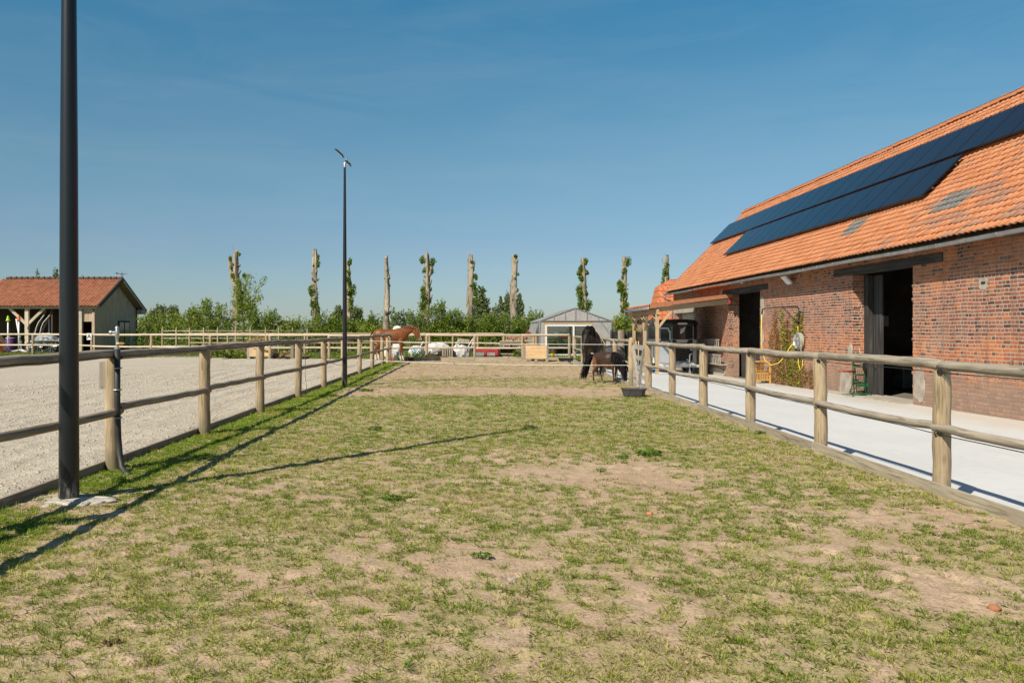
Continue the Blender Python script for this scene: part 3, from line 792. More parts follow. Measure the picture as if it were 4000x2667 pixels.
# longer grass in the garden behind the rails and in front of the shed
def tufts(name, x0, x1, y0, y1, n, h0, h1, w, z, cols):
    bx = rng.uniform(x0, x1, n); by = rng.uniform(y0, y1, n)
    h = rng.uniform(h0, h1, n); th = rng.uniform(0, 2*PI, n); ln = rng.uniform(.1, .8, n)
    d = np.stack([np.cos(th)*np.sin(ln), np.sin(th)*np.sin(ln), np.cos(ln)], 1)*h[:, None]
    sd = np.stack([-np.sin(th), np.cos(th), np.zeros(n)], 1)*w
    b = np.stack([bx, by, np.full(n, z)], 1)
    v = np.stack([b-sd, b+sd, b+d], 1).reshape(-1, 3)
    c = np.array(cols)[rng.integers(0, len(cols), n)]*rng.uniform(.7, 1.3, (n, 1))
    o = npmesh(name, v, np.arange(3*n).reshape(n, 3), 3, M['grassblade'], {'col': np.repeat(c, 3, 0)}); o['kind'] = 'stuff'
gc = [(.12, .20, .03), (.18, .25, .04), (.24, .25, .08)]
tufts('long_grass', -24, 5, 44.6, 56, 42000, .06, .22, .02, -.04, gc)
tufts('long_grass', 4.5, 9, 45.5, 50, 5000, .08, .25, .02, -.1, gc)
tufts('long_grass', -42, -24, 50, 58.5, 14000, .04, .12, .025, -.04, gc+[(.3, .24, .1)])
# ---------------------------------------------------------------- fences round the paddock and the arena
def rail_fence(name, label, posts, ztop, zmid, rp, rr, mats, phead=1.27, side=0., front=0., board=None, zb=-.15, midfront=.06, bmat=None, spans=None, wob=.006):
    P = [Vector((p[0], p[1], 0)) for p in posts]
    root = thing(name, label, 'fence', (P[0].x, P[0].y, 0))
    for p in P:
        beam('post', (p.x, p.y, zb), (p.x+random.uniform(-.012, .012), p.y, phead+random.uniform(-.015, .015)), rp*random.uniform(.96, 1.06), rp*random.uniform(.92, 1.0), mats[0], root, n=16, wob=.004, dome=.1)
    for i in range(len(P)-1):
        a, b = P[i], P[i+1]; d = (b-a).normalized(); s = Vector((d.y, -d.x, 0))   # s points to the +X side of a +Y run
        e = .06
        z0 = ztop+random.uniform(-.012, .012); z1 = ztop+random.uniform(-.012, .012)
        beam('top_rail', a-d*e+s*side+V3(0, 0, z0), b+d*(e*.2)+s*side+V3(0, 0, z1), rr*1.04, rr*.97, mats[1], root, n=14, wob=wob, bend=.015)
        if zmid is not None:
            beam('middle_rail', a+s*(-midfront*front)+V3(0, 0, zmid+random.uniform(-.015, .015)), b+d*.07+s*(midfront*front)+V3(0, 0, zmid+random.uniform(-.015, .015)), rr*.88, rr*.82, mats[1], root, n=12, wob=wob, bend=.02)
        if board:
            off, w, z0b, z1b = board
            beam('kick_board', a+s*off+V3(0, 0, (z0b+z1b)/2)+d*.004, b+s*off+V3(0, 0, (z0b+z1b)/2)-d*.004, 0, 0, bmat or M['board'], root, flat=(w, z1b-z0b), bend=.006, wob=.006)
    return root
WP = (M['post'], M['rail'])
LY = [2.9, 6.1, 9.29, 12.4, 15.64, 19.0, 22.24, 25.6, 29.15, 32.7, 36.3, 39.5]
lf = rail_fence('paddock_fence', 'weathered round rail fence between the grass paddock and the grey sand arena', [(-4.05, y) for y in LY], 1.315, .69, .084, .052, WP,
                phead=1.285, front=1., board=(-.10, .035, -.12, .125), bmat=M['boarddark'])
beam('post', (-4.02, 38.2, -.1), (-4.02, 38.2, 1.22), .085, .08, M['newpost'], lf, n=14)
for (y, n) in ((9.40, 1), (19.1, 1)):
    MB().box((-4.20, y, 1.08), (.07, .13, .30)).build('mounted_block', M['boarddark'], lf)
mb = MB()
for i in range(len(LY)-1):
    mb.tube([(-3.998, LY[i]+(LY[i+1]-LY[i])*t, 1.292-.006*math.sin(PI*t)) for t in (0, .25, .5, .75, 1)], .006, 6)
mb.build('tie_wire', M['cable'], lf)
for y in LY[1:]:
    MB().torus((-4.02, y, .70), .062, .006, (0, 1, .1), 16, 5).build('wire_loop', M['cable'], lf)
    MB().blob((-3.992, y+.05, 1.28), .02, 8).build('insulator', M['cable'], lf)

RY = [2.4, 5.25, 8.08, 10.9, 13.67, 16.44, 19.13]
rf = rail_fence('paddock_fence', 'weathered round rail fence between the grass paddock and the concrete yard', [(4.56, y) for y in RY]+[(4.57, 21.8)], 1.245, .64, .082, .05, WP,
                phead=1.21, side=-.02, front=-1., midfront=.055, board=(-.10, .04, -.2, .115), bmat=M['board'], zb=-.3)
mb = MB()
for y in RY[1:]:
    for z in (1.19, .60): mb.blob((4.50, y-.07, z), (.022, .03, .022), 8); 
    mb.torus((4.50, y-.06, .60), .04, .006, (0, 1, .4), 14, 5)
for z in (1.185, .585):
    mb.tube([(4.51, y, z+.006*math.sin(y*3)) for y in np.arange(2.4, 21.9, .7)], .005, 5)
mb.build('tie_wire', M['cable'], rf)
beam('post', (4.58, 21.8, -.3), (4.58, 21.8, 1.20), .085, .08, M['post'], rf, n=16, dome=.1)

sf = rail_fence('paddock_fence', 'short rail fence running from the little gate back past the black horse', [(4.42, 23.3), (4.47, 26.3), (4.57, 29.3), (4.72, 33.5), (4.85, 37.2), (5.0, 41.2)], 1.25, .62, .082, .05, (M['post'], M['rail']),
                phead=1.27, front=-1., midfront=.05, board=(-.10, .04, -.2, .12), zb=-.3)
gp = MB(); gp.lathe([(.088, -.3), (.088, 1.28), (.08, 1.33), (.05, 1.365), (0, 1.375)], (4.42, 23.28, 0), 18)
gp.build('gate_post', M['post'], sf, angle=40)

bx = [(-60, 51.0), (76, 48.7), (211, 46.7), (348, 45.0), (483, 43.6), (620, 42.5), (756, 42.0)]
BP = [((x-CX)*Y/F, Y) for x, Y in bx]+[(-4.9, 42.0), (-2.44, 42.2), (0, 42.2), (2.44, 42.2), (4.86, 42.3)]
bf = rail_fence('arena_fence', 'long pale rail fence closing off the arena and the far end of the paddock', BP, 1.30, .66, .078, .056, (M['post'], M['railpale']), phead=1.27, front=1., midfront=.0, wob=.004)
for i in range(7, 11):
    a, b = BP[i], BP[i+1]
    beam('kick_board', (max(a[0], -3.9)+.004, a[1]-.1, .09), (b[0]-.004, b[1]-.1, .09), 0, 0, M['board'], bf, flat=(.04, .2), wob=.006)
# letter board on the arena post left of the near mast
ax, ay = BP[2]
t = thing('dressage_letter', 'small white board with a black letter A on an arena fence post', 'letter sign', (ax-.10, ay-.10, 1.0))
mb = MB(); mb.box((0, 0, .19), (.27, .03, .37)); mb.build('plate', M['white'], t, local=True, bevel=.004)
fc = bpy.data.curves.new('letter', 'FONT'); fc.body = 'A'; fc.size = .34; fc.extrude = .004; fc.align_x = 'CENTER'; fc.align_y = 'CENTER'; fc.offset = .004
to = bpy.data.objects.new('letter_tmp', fc); COL.objects.link(to)
dg = bpy.context.evaluated_depsgraph_get(); me = bpy.data.meshes.new_from_object(to.evaluated_get(dg)); bpy.data.objects.remove(to)
me.name = 'letter'; me.materials.clear()
lo = link('letter', me, M['cable'], t, (0, -.02, .19)); lo.rotation_euler = (PI/2, 0, 0)

# second fence across the garden and the wired stake row by the hedge
gx = [(435, 50), (523, 50), (612, 50), (700, 50), (790, 50), (877, 50), (987, 50), (1040, 50.4), (1097, 50.2), (1157, 50)]
garden_f = rail_fence('garden_fence', 'tan rail fence crossing the garden grass in front of the hedge', [((x-CX)*Y/F, Y) for x, Y in gx], 1.33, .78, .07, .05, (M['newpost'], M['newpost']), phead=1.3, front=1, midfront=0, zb=-.2)
root = thing('wire_fence', 'row of pointed wooden stakes with wires close under the hedge', 'fence', ((373-CX)*55/F, 55, 0))
sx = [373, 405, 436, 468, 500, 541, 575, 610, 640, 672, 706]
for x in sx:
    X = (x-CX)*55/F
    mb = MB(); mb.lathe([(.055, -.1), (.055, 1.62), (.03, 1.7), (0, 1.74)], (X, 55, 0), 10); mb.build('stake', M['newpost'], root, smooth=False, angle=40)
for z in (.5, 1.0, 1.5):
    MB().tube([((x-CX)*55/F, 55, z) for x in sx], .005, 5).build('wire', M['galv'], root)

# little wooden gate into the yard
A, B = Vector((4.44, 23.12, 0)), Vector((4.555, 21.93, 0))
g = thing('paddock_gate', 'small silvered wooden gate with slanting braces beside the black feed tub', 'gate', A)
d = B-A
for z, h in ((1.12, .13), (.83, .12), (.57, .12), (.33, .12), (.03, .15)):
    beam('gate_board', A+V3(0, 0, z), B+V3(0, 0, z-.03), 0, 0, M['silverwood'], g, flat=(.03, h), bend=.0)
s = V3(-.03, 0, 0)
beam('brace', A+d*.06+s+V3(0, 0, 1.12), A+d*.50+s+V3(0, 0, .02), 0, 0, M['silverwood'], g, flat=(.09, .025))
beam('brace', A+d*.94+s+V3(0, 0, 1.1), A+d*.55+s+V3(0, 0, .1), 0, 0, M['silverwood'], g, flat=(.09, .025))
beam('gate_stile', A+d*.03+V3(.03, 0, -.02), A+d*.03+V3(.03, 0, 1.2), 0, 0, M['silverwood'], g, flat=(.09, .04))
mb = MB()
for z in (1.2, .62): mb.tube([B+V3(-.02, 0, z), B+V3(.0, -.12, z+.02)], .012, 6)
mb.tube([A+V3(-.02, .0, 1.2), A+V3(-.03, .2, 1.22)], .012, 6)
mb.build('hinges', M['iron'], g)

# electric tapes strung across the paddock
def tape(label, p0, p1, sag, r=.0055):
    p0, p1 = Vector(p0), Vector(p1)
    mb = MB(); mb.tube([p0.lerp(p1, t)-V3(0, 0, sag*4*t*(1-t)) for t in np.linspace(0, 1, 17)], r, 6)
    return setp(mb.build('electric_tape', M['tape']), label, 'fence tape')
tape('upper white electric tape stretched across the paddock in front of the horses', (-3.97, 29.15, 1.20), (4.36, 23.3, 1.17), .03)
tape('lower white electric tape stretched across the paddock near the ground', (-3.97, 29.15, .52), (4.36, 23.3, .59), .06)
mb = MB()
mb.tube([(-3.98, 19.05, 1.20), (-3.93, 19.2, .9), (-3.95, 19.3, .5), (-3.9, 19.25, .12), (-3.93, 19.2, .03)], .007, 5)
mb.tube([(-3.98, 19.05, 1.2), (-3.9, 21.2, .86), (-3.86, 23.0, .62), (-3.62, 24.2, .50), (-3.7, 26.5, .55), (-3.9, 27.8, .60), (-3.97, 29.0, .78), (-3.97, 29.15, 1.2)], .007, 5)
setp(mb.build('loose_cord', M['cord']), 'thin slack cord hanging from the left fence around the second mast', 'cord')
mb = MB(); mb.lathe([(.035, -.02), (.035, .2), (.025, .23), (.012, .25), (.012, .45)], (-3.86, 38.9, 0), 10)
setp(mb.build('electric_stake', M['pinkred'], angle=40), 'short pinkish red plastic stake beside the corner post behind the left fence', 'stake')

# standpipe tied to the near post
sp = thing('standpipe', 'grey metal standpipe with brass tap tied to a fence post by a black hose', 'water tap', (-3.99, 9.24, 0))
mb = MB(); mb.tube([(-3.72, 8.95, .02), (-3.80, 9.02, .03), (-3.88, 9.1, .08), (-3.93, 9.16, .22), (-3.955, 9.18, .42), (-3.965, 9.18, .8), (-3.965, 9.18, 1.38)], .033, 12); mb.build('insulated_hose', M['rubber'], sp, smooth=True)
mb = MB(); mb.tube([(-3.965, 9.18, 1.36), (-3.965, 9.18, 1.58)], .017, 10)
mb.lathe([(.032, 1.34), (.032, 1.40), (.022, 1.405)], (-3.965, 9.18, 0), 10)
mb.lathe([(.019, 1.50), (.023, 1.51), (.023, 1.59), (.019, 1.60), (.024, 1.605), (.024, 1.62), (.012, 1.635), (0, 1.64)], (-3.965, 9.18, 0), 10)
mb.tube([(-3.965, 9.18, 1.565), (-4.02, 9.17, 1.565)], .016, 10); mb.tube([(-4.02, 9.17, 1.565), (-4.045, 9.167, 1.565)], .023, 10)
mb.build('pipe', M['galv'], sp, angle=40)
mb = MB(); mb.tube([(-3.96, 9.17, 1.44), (-3.90, 9.15, 1.44)], .018, 8); mb.box((-3.90, 9.14, 1.445), (.06, .02, .02)); mb.build('tap', M['brass'], sp, angle=40)
mb = MB()
for z in (1.17, .93, .62): mb.torus((-3.965, 9.18, z), .046, .007, (0, 0, 1), 18, 5)
mb.build('clamps', M['galv'], sp)

# the two floodlight masts
def mast(label, x, y, r0, r1, hgt):
    t = thing('floodlight_mast', label, 'light mast', (x, y, 0))
    mb = MB(); mb.lathe([(r0, -.1), (r0, .02), (r0*.985, .5), (r0*.7+r1*.3, hgt*.45), (r1, hgt-.35), (r1, hgt-.35)], (0, 0, 0), 28); mb.build('pole', M['mast'], t, local=True, angle=50)
    mb = MB(); mb.lathe([(r1*1.15, hgt-.42), (r1*1.15, hgt-.30), (r1*.6, hgt-.27)], (0, 0, 0), 14); mb.tube([(0, 0, hgt-.35), (.06, 0, hgt-.22), (.05, 0, hgt-.15)], .025, 8); mb.build('bracket', M['galv'], t, local=True, angle=40)
    R = Matrix.Rotation(math.radians(42), 3, 'Y')
    for (c, L, nm) in (((-.15, 0, hgt-.02), .30, 'flood'), ((.09, .03, hgt-.30), .18, 'flood')):
        mb = MB(); mb.box(c, (L, .24, .03), R); 
        for k in range(5): mb.box(Vector(c)+R @ Vector((L*(-.35+.17*k), 0, .03)), (.012, .20, .02), R)
        h = mb.build('floodlight', M['blackmetal'], t, local=True)
        mb = MB(); mb.box(Vector(c)+R @ Vector((0, 0, -.021)), (L*.86, .2, .006), R); mb.build('lens', M['lamp_white'], h, local=True)
    return t
m1 = mast('tall black floodlight mast at the left, nearest to the camera', -3.785, 7.72, .089, .05, 6.95)
m2 = mast('slim black floodlight mast beside the left fence, further back', -3.64, 23.2, .068, .03, 6.55)
mb = MB()
for k in range(16):
    a = 2*PI*k/16; mb.blob((-3.80+random.uniform(.05, .34)*math.cos(a)*1.3, 7.66+random.uniform(.08, .30)*math.sin(a), .012), (random.uniform(.05, .14), random.uniform(.04, .1), random.uniform(.012, .03)), 8, .3)
mb.blob((-3.80, 7.70, .0), (.42, .32, .035), 16, .2)
setp(mb.build('mortar_footing', M['mortarpad'], smooth=True), 'spilled pale mortar around the foot of the near black mast', 'footing')
# ---------------------------------------------------------------- brick barn on the right
def tile_roof(name, o, u, v, W, L, pitch, expo, amp, mat, parent, lift=.03, greyfn=None, nu=7, clip=None, jit=.0035):
    """pantiles in courses: o = lower corner, u along the eave, v up the slope"""
    o, u, v = np.array(o, float), np.array(u, float), np.array(v, float)
    u /= np.linalg.norm(u); v /= np.linalg.norm(v); n = np.cross(u, v)
    if n[2] < 0: n = -n
    ni, nj = int(W/pitch), int(math.ceil(L/expo))
    I, J = np.meshgrid(np.arange(ni), np.arange(nj)); I, J = I.ravel(), J.ravel(); T = len(I)
    s = np.linspace(0, 1, nu)
    prof = amp*(.5+.5*np.cos(2*PI*(s-.22)))*(.6+.4*np.cos(2*PI*(s-.22)))
    ju = rng.normal(0, jit*.6, T); jn = rng.normal(0, jit, T); tilt = rng.normal(0, jit*.6, T)
    sag = 0
    U = (I*pitch)[:, None]+s[None]*pitch*1.0+ju[:, None]
    v0 = (J*expo)[:, None]+rng.normal(0, jit, T)[:, None]; v1 = np.minimum(v0+expo*1.06, L+.02)
    n0 = prof[None]+lift+jn[:, None]+tilt[:, None]*s[None]; n1 = prof[None]*.9+jn[:, None]
    def pt(U_, V_, N_): return o+U_[..., None]*u+V_[..., None]*v+N_[..., None]*n
    V0 = np.broadcast_to(v0, U.shape); V1 = np.broadcast_to(v1, U.shape)
    P = np.stack([pt(U, V0, n0-lift*1.1), pt(U, V0, n0), pt(U, V1, n1)], 1)   # T,3,nu,3
    keep = np.ones(T, bool)
    ctr = P[:, 1, nu//2]
    if clip is not None: keep = clip(ctr)
    P = P[keep]; ctr = ctr[keep]; T = len(P)
    off = np.array(WL.get(parent.name, (0, 0, 0)))
    vv = (P-off).reshape(-1, 3)
    b = np.arange(T)[:, None, None]*3*nu+np.arange(2)[None, :, None]*nu+np.arange(nu-1)[None, None]
    f = np.stack([b, b+1, b+1+nu, b+nu], -1).reshape(-1, 4)
    tint = np.clip(rng.beta(2, 2, T)+.3*(fbm(ctr[:, 1]*.5, ctr[:, 2]*.8, 3, 5)-.5), 0, 1)
    g = greyfn(ctr) if greyfn is not None else np.zeros(T)
    return npmesh(name, vv, f, 4, mat, {'tint': np.repeat(tint, 3*nu), 'grey': np.repeat(g, 3*nu)}, parent)
def wall_grid(xf, xb, ys, zs, holes):
    """brick wall in the plane X=xf with openings: holes = (y0,y1,z0,z1)"""
    mb = MB()
    def hole(i, j):
        yc, zc = (ys[i]+ys[i+1])/2, (zs[j]+zs[j+1])/2
        return any(a < yc < b and c < zc < d for a, b, c, d in holes)
    ny, nz = len(ys)-1, len(zs)-1
    for i in range(ny):
        for j in range(nz):
            if hole(i, j): continue
            y0, y1, z0, z1 = ys[i], ys[i+1], zs[j], zs[j+1]
            mb.add([(xf, y0, z0), (xf, y1, z0), (xf, y1, z1), (xf, y0, z1)], [(3, 2, 1, 0)])
            mb.add([(xb, y0, z0), (xb, y1, z0), (xb, y1, z1), (xb, y0, z1)], [(0, 1, 2, 3)])
            for (di, dj, q) in ((-1, 0, ((xf, y0, z0), (xf, y0, z1), (xb, y0, z1), (xb, y0, z0))), (1, 0, ((xf, y1, z0), (xb, y1, z0), (xb, y1, z1), (xf, y1, z1))),
                                (0, -1, ((xf, y0, z0), (xb, y0, z0), (xb, y1, z0), (xf, y1, z0))), (0, 1, ((xf, y0, z1), (xf, y1, z1), (xb, y1, z1), (xb, y0, z1)))):
                ii, jj = i+di, j+dj
                if not (0 <= ii < ny and 0 <= jj < nz) or hole(ii, jj): mb.add(q, [(3, 2, 1, 0)])
    return mb
WX = 10.65; WB = 11.10
barn = thing('brick_barn', 'long old brick barn with orange pantile roof and two dark open doorways', 'barn', (WX, 16, 0))
D1 = (20.1, 23.3, -.6, 3.14); D2 = (30.85, 34.7, -.7, 3.05)
L1 = (18.8, 24.5, 3.14, 3.345); L2 = (30.0, 35.5, 3.05, 3.26); L3 = (39.7, 43.9, 2.42, 2.80); D3 = (40.1, 43.6, -.8, 2.42)
ys = sorted({6.0, 44.3, *[q for h in (D1, D2, D3, L1, L2, L3) for q in h[:2]]}); zs = sorted({-1.0, 3.60, *[q for h in (D1, D2, D3, L1, L2, L3) for q in h[2:]]})
mb = wall_grid(WX, WB, ys, zs, [D1, D2, D3, L1, L2, L3])
for Y in (6.0, 43.86):   # gables
    mb.prism([(WX, Y, -1), (18.3, Y, -1), (18.3, Y, 3.6), (14.48, Y, 7.5), (WX+.02, Y, 3.6)], (0, 0, 0), (0, .44, 0)) if Y > 20 else mb.prism([(WB, Y, -1), (18.3, Y, -1), (18.3, Y, 3.6), (14.48, Y, 7.5), (WB, Y, 3.7)], (0, .02, 0), (0, .44, 0))
mb.box((18.5, 25, 1.3), (.4, 38.4, 4.6))
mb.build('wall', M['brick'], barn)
# ragged brick quoins at the worn door jambs
for (Y, s) in ((23.3, 1), (34.7, 1), (20.1, -1), (30.85, -1)):
    z = -.3
    while z < 3.0:
        if random.random() < .55:
            w = random.uniform(.10, .24); pr = random.uniform(.008, .035)
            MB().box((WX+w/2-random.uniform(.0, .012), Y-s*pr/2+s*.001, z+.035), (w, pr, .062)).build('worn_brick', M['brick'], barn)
        z += .081*(1 if s > 0 else 2)
# cement patches
def patch(c, w, h, t=.014):
    n = 14; P = []
    for k in range(n):
        a = 2*PI*k/n; r = random.uniform(.75, 1.1); e = (abs(math.cos(a))**4+abs(math.sin(a))**4)**-.25
        P.append((math.cos(a)*w/2*r*e*.9, math.sin(a)*h/2*r*e*.9))
    MB().prism([(WX-t, c[0]+p[0], c[1]+p[1]) for p in P], (0, 0, 0), (t+.01, 0, 0)).build('cement_patch', M['cement'], barn)
for q_ in (((19.8, .25), .55, 1.0), ((23.75, .05), .8, .8, .02), ((23.42, .95), .3, .55, .018), ((30.6, 2.4), .38, 1.1), ((30.62, 1.3), .34, .7), ((36.2, -.3), 2.6, .5, .03), ((35.6, 3.2), .4, .3), ((17.3, 2.55), .33, .3, .012)): patch(*q_)
MB().box((WX-.015, 17.3, 2.57), (.012, .13, .05)).build('slot', M['cable'], barn)
mb = MB(); mb.box((WX+.21, 22.5, -.245), (.9, 4.6, .07)); mb.build('door_sill', M['cement'], barn, bevel=.01)
# lintels
def lintel(L, mat, out=.0):
    beam('lintel', (WX+.17-out, L[0]+.01, (L[2]+L[3])/2), (WX+.17-out, L[1]-.01, (L[2]+L[3])/2), 0, 0, mat, barn, flat=(.38, L[3]-L[2]-.012), bend=.004, wob=.008)
lintel(L1, M['darkwood']); lintel(L2, M['darkwood'])
mb = MB(); mb.box((WX+.15, (L3[0]+L3[1])/2, (L3[2]+L3[3])/2), (.42, L3[1]-L3[0]-.02, L3[3]-L3[2]-.012)); mb.build('concrete_lintel', M['cement'], barn, bevel=.015)
mb = MB(); mb.box((WX+.33, 41.85, .9), (.08, 3.46, 3.0)); mb.build('garage_door', M['cement'], barn)
# black door leaves standing open in the doorways
def leaf(Y0, Y1, z0, z1, X):
    mb = MB(); n = max(1, int(abs(Y1-Y0)/.19)); w = (Y1-Y0)/n
    for k in range(n): mb.box((X+random.uniform(-.006, .006), Y0+w*(k+.5), (z0+z1)/2+random.uniform(-.02, .02)), (.05, w*.97, z1-z0))
    d = mb.build('barn_door', M['darkwood'], barn)
    mb = MB(); mb.box((X-.04, (Y0+Y1)/2, z0+.9), (.04, .05, .3)); mb.build('handle', M['iron'], d)
leaf(22.62, 23.26, -.22, 3.10, WB+.06)
mb = MB(); mb.box((WB-.06, 23.18, 1.35), (.16, .2, 3.5)); mb.build('door_post', M['darkwood'], barn)
leaf(30.95, 34.5, -.4, .75, WB+.06)
# inside
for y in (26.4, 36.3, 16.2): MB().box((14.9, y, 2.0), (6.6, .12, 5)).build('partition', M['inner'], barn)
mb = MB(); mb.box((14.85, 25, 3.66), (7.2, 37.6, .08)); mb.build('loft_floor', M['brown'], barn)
for c, d_ in (((13.02, 26.28, 1.86), (.22, .12, .34)), ((12.62, 26.29, 1.93), (.2, .1, .28))): MB().box(c, d_).build('fuse_box', M['white'], barn, bevel=.01)
MB().box((14.0, 25.9, .3), (1.5, .6, 1.05)).build('feed_bin', M['zinc'], barn, bevel=.02); MB().box((14.75, 26.2, 1.4), (.5, .2, 1.2)).build('cupboard', M['zinc'], barn, bevel=.02)
# roof
E0 = np.array((10.18, 6.0, 3.58)); RL = (14.48-10.18)*math.sqrt(2)
def greyp(c):
    g = ((c[:, 0] > 10.85) & (c[:, 0] < 11.36) & (c[:, 1] > 18.7) & (c[:, 1] < 19.85)) | ((c[:, 0] > 10.85) & (c[:, 0] < 11.32) & (c[:, 1] > 23.8) & (c[:, 1] < 24.95))
    g = g.astype(float)
    n = fbm(c[:, 1]*1.1, c[:, 0]*3.5, 3, 40); lowr = (c[:, 0] < 11.3) & (c[:, 1] < 21)
    g = np.maximum(g, np.where(lowr & (n > .56), .42, 0))
    return np.maximum(g, np.where(rng.uniform(size=len(c)) < .012, .55, 0))
roof = MB(); 
roof.prism([(10.22, 6, 3.50), (14.48, 6, 7.76), (18.9, 6, 3.34), (18.9, 6, 3.24), (14.48, 6, 7.66), (10.32, 6, 3.50)], (0, 0, 0), (0, 38.2, 0))
ro = roof.build('roof', M['brown'], barn)
tr = tile_roof('roof_tiles', E0, (0, 1, 0), (1, 0, 1), 38.3, RL, .205, .22, .036, M['tile'], barn, greyfn=greyp)
mb = MB(); y = 6.0
while y < 44.2:
    zz = 7.86+.012*math.sin(y*2.1)+random.uniform(-.01, .012)
    prof = [(14.48+.15*math.cos(a), zz-.05+.15*math.sin(a)) for a in np.linspace(0, PI, 8)]
    mb.add([(p[0]+(p[0]-14.48)*.0, y, p[1]) for p in prof]+[(14.48+(p[0]-14.48)*1.14, y+.38, zz-.05+(p[1]-zz+.05)*1.14+.01) for p in prof], [(i, i+1, 9+i, 8+i) for i in range(7)]+[tuple(range(8, 16))])
    y += .36
npo = mb.build('ridge_tiles', M['tile'], barn, angle=50)
mb = MB(); mb.tube([(14.34, y, 7.93+.008*math.sin(y*5)) for y in np.arange(6.2, 44.2, .7)], .007, 5)
for y in np.arange(6.5, 44, 1.1): mb.tube([(14.38, y, 7.84), (14.34, y, 7.94)], .008, 5)
mb.build('lightning_conductor', M['iron'], barn)
mb = MB()   # verge on the far gable
mb.prism([(10.2, 44.25, 3.50), (14.48, 44.25, 7.78), (14.48, 44.25, 7.92), (10.2, 44.25, 3.64)], (0, 0, 0), (0, .06, 0)); mb.build('verge_board', M['tilepink'], barn)
# gutter
mb = MB(); R0 = .078; gx0, gz0 = 10.20, 3.47
prof = [(gx0+R0*math.cos(a), gz0+R0*math.sin(a)) for a in np.linspace(PI, 2*PI, 9)]
inner = [(gx0+(R0-.006)*math.cos(a), gz0+.002+(R0-.006)*math.sin(a)) for a in np.linspace(2*PI, PI, 9)]
yy = np.arange(6.0, 44.75, .85)
ring = prof+inner; n = len(ring); vs = []; 
for y in yy: vs += [(p[0], y, p[1]+.008*math.sin(y*.9)) for p in ring]
mb.add(vs, [(i*n+j, i*n+(j+1) % n, (i+1)*n+(j+1) % n, (i+1)*n+j) for i in range(len(yy)-1) for j in range(n)]+[tuple(range(n)), tuple((len(yy)-1)*n+j for j in range(n))])
gut = mb.build('gutter', M['zinc'], barn, angle=60)
mb = MB()
for y in np.arange(6.6, 44.6, 1.05):
    pr = [(gx0+(R0+.005)*math.cos(a), y, gz0+.008*math.sin(y*.9)+(R0+.005)*math.sin(a)) for a in np.linspace(PI*.97, 2*PI, 9)]
    mb.tube(pr, .011, 5); mb.tube([pr[-1], (10.5, y, 3.56)], .008, 4)
mb.build('brackets', M['zinc'], gut)
mb = MB(); mb.tube([(gx0, 44.45, 3.42), (gx0, 44.45, 3.30), (gx0+.08, 44.45, 3.2), (WX-.08, 44.4, 3.05), (WX-.05, 44.4, 2.95), (WX-.05, 44.4, -.5)], .045, 10); mb.build('downpipe', M['zinc'], barn, smooth=True)
mb = MB()   # projecting brick cornice
for k in range(3): mb.box((WX-.012*(k+1)+.03, 25.15, 3.49+.04*k), (.06+.03*k, 38.2, .038))
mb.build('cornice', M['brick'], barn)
# tie rings on the near wall
for (Y, z, lab) in ((18.15, .9, 'small iron tie ring in the brick wall just right of the near doorway'), (16.35, .95, 'small iron tie ring in the brick wall at the right edge')):
    t = thing('tie_ring', lab, 'ring', (WX, Y, z))
    MB().box((-.01, 0, .03), (.02, .05, .07)).build('plate', M['galv'], t, local=True)
    MB().torus((-.03, 0, -.02), .04, .008, (.4, 1, 0), 18, 6).build('ring', M['iron'], t, local=True)
# floodlights under the eave
def wlamp(Y, z, sc, lab):
    t = thing('wall_floodlight', lab, 'flood lamp', (WX, Y, z))
    R = Matrix.Rotation(math.radians(-42), 3, 'Y')
    MB().tube([(0, 0, .02), (-.12*sc, 0, .06)], .02, 6).build('bracket', M['galv'], t, local=True)
    h = MB().box((-.18*sc, 0, .05), (.06, .34*sc, .30*sc), R).build('housing', M['white'], t, local=True, bevel=.006)
    MB().box(Vector((-.18*sc, 0, .05))+R @ Vector((-.034, 0, 0)), (.006, .30*sc, .26*sc), R).build('lens', M['lamp_white'], h, local=True)
wlamp(27.7, 3.20, 1.15, 'square white floodlight on the brick wall between the two barn doorways')
wlamp(32.8, 3.44, .5, 'small floodlight under the gutter above the far doorway')
wlamp(21.9, 3.50, .55, 'small floodlight under the gutter above the near doorway')
# solar arrays on the roof
def array(lab, y0, n, x0, x1):
    a = thing('solar_array', lab, 'solar panels', (x0, y0, x0-10.18+3.58))
    r2 = math.sqrt(.5); off = .15
    for k in range(n):
        ya, yb = y0+1.12*k+.008, y0+1.12*(k+1)-.008
        def q(x, d): return Vector((x-d*r2, 0, x-10.18+3.58+d*r2))
        c = (q(x0, off)+q(x1, off))/2; L = (x1-x0)/r2
        R = Matrix.Rotation(math.radians(-45), 3, 'Y')
        mb = MB(); mb.box(V3(c.x, (ya+yb)/2, c.z), (L, yb-ya, .04), R); p = mb.build('solar_panel', M['panelframe'], a)
        mb = MB(); mb.box(V3(c.x-.0215*r2, (ya+yb)/2, c.z+.0215*r2), (L-.03, yb-ya-.03, .004), R); mb.build('cells', M['panel'], p)
    mb = MB()
    for f in (.22, .78):
        x = x0+(x1-x0)*f; mb.box((x-.1*r2, y0+.56*n, x-10.18+3.58+.1*r2), (.04, 1.12*n, .06), Matrix.Rotation(math.radians(-45), 3, 'Y'))
    mb.build('mounting_rails', M['iron'], a)
array('upper and longer row of dark blue solar panels just below the barn ridge', 44.0-1.12*28, 28, 12.63, 13.66)
array('lower and shorter row of dark blue solar panels on the barn roof', 21.0, 15, 11.48, 12.53)

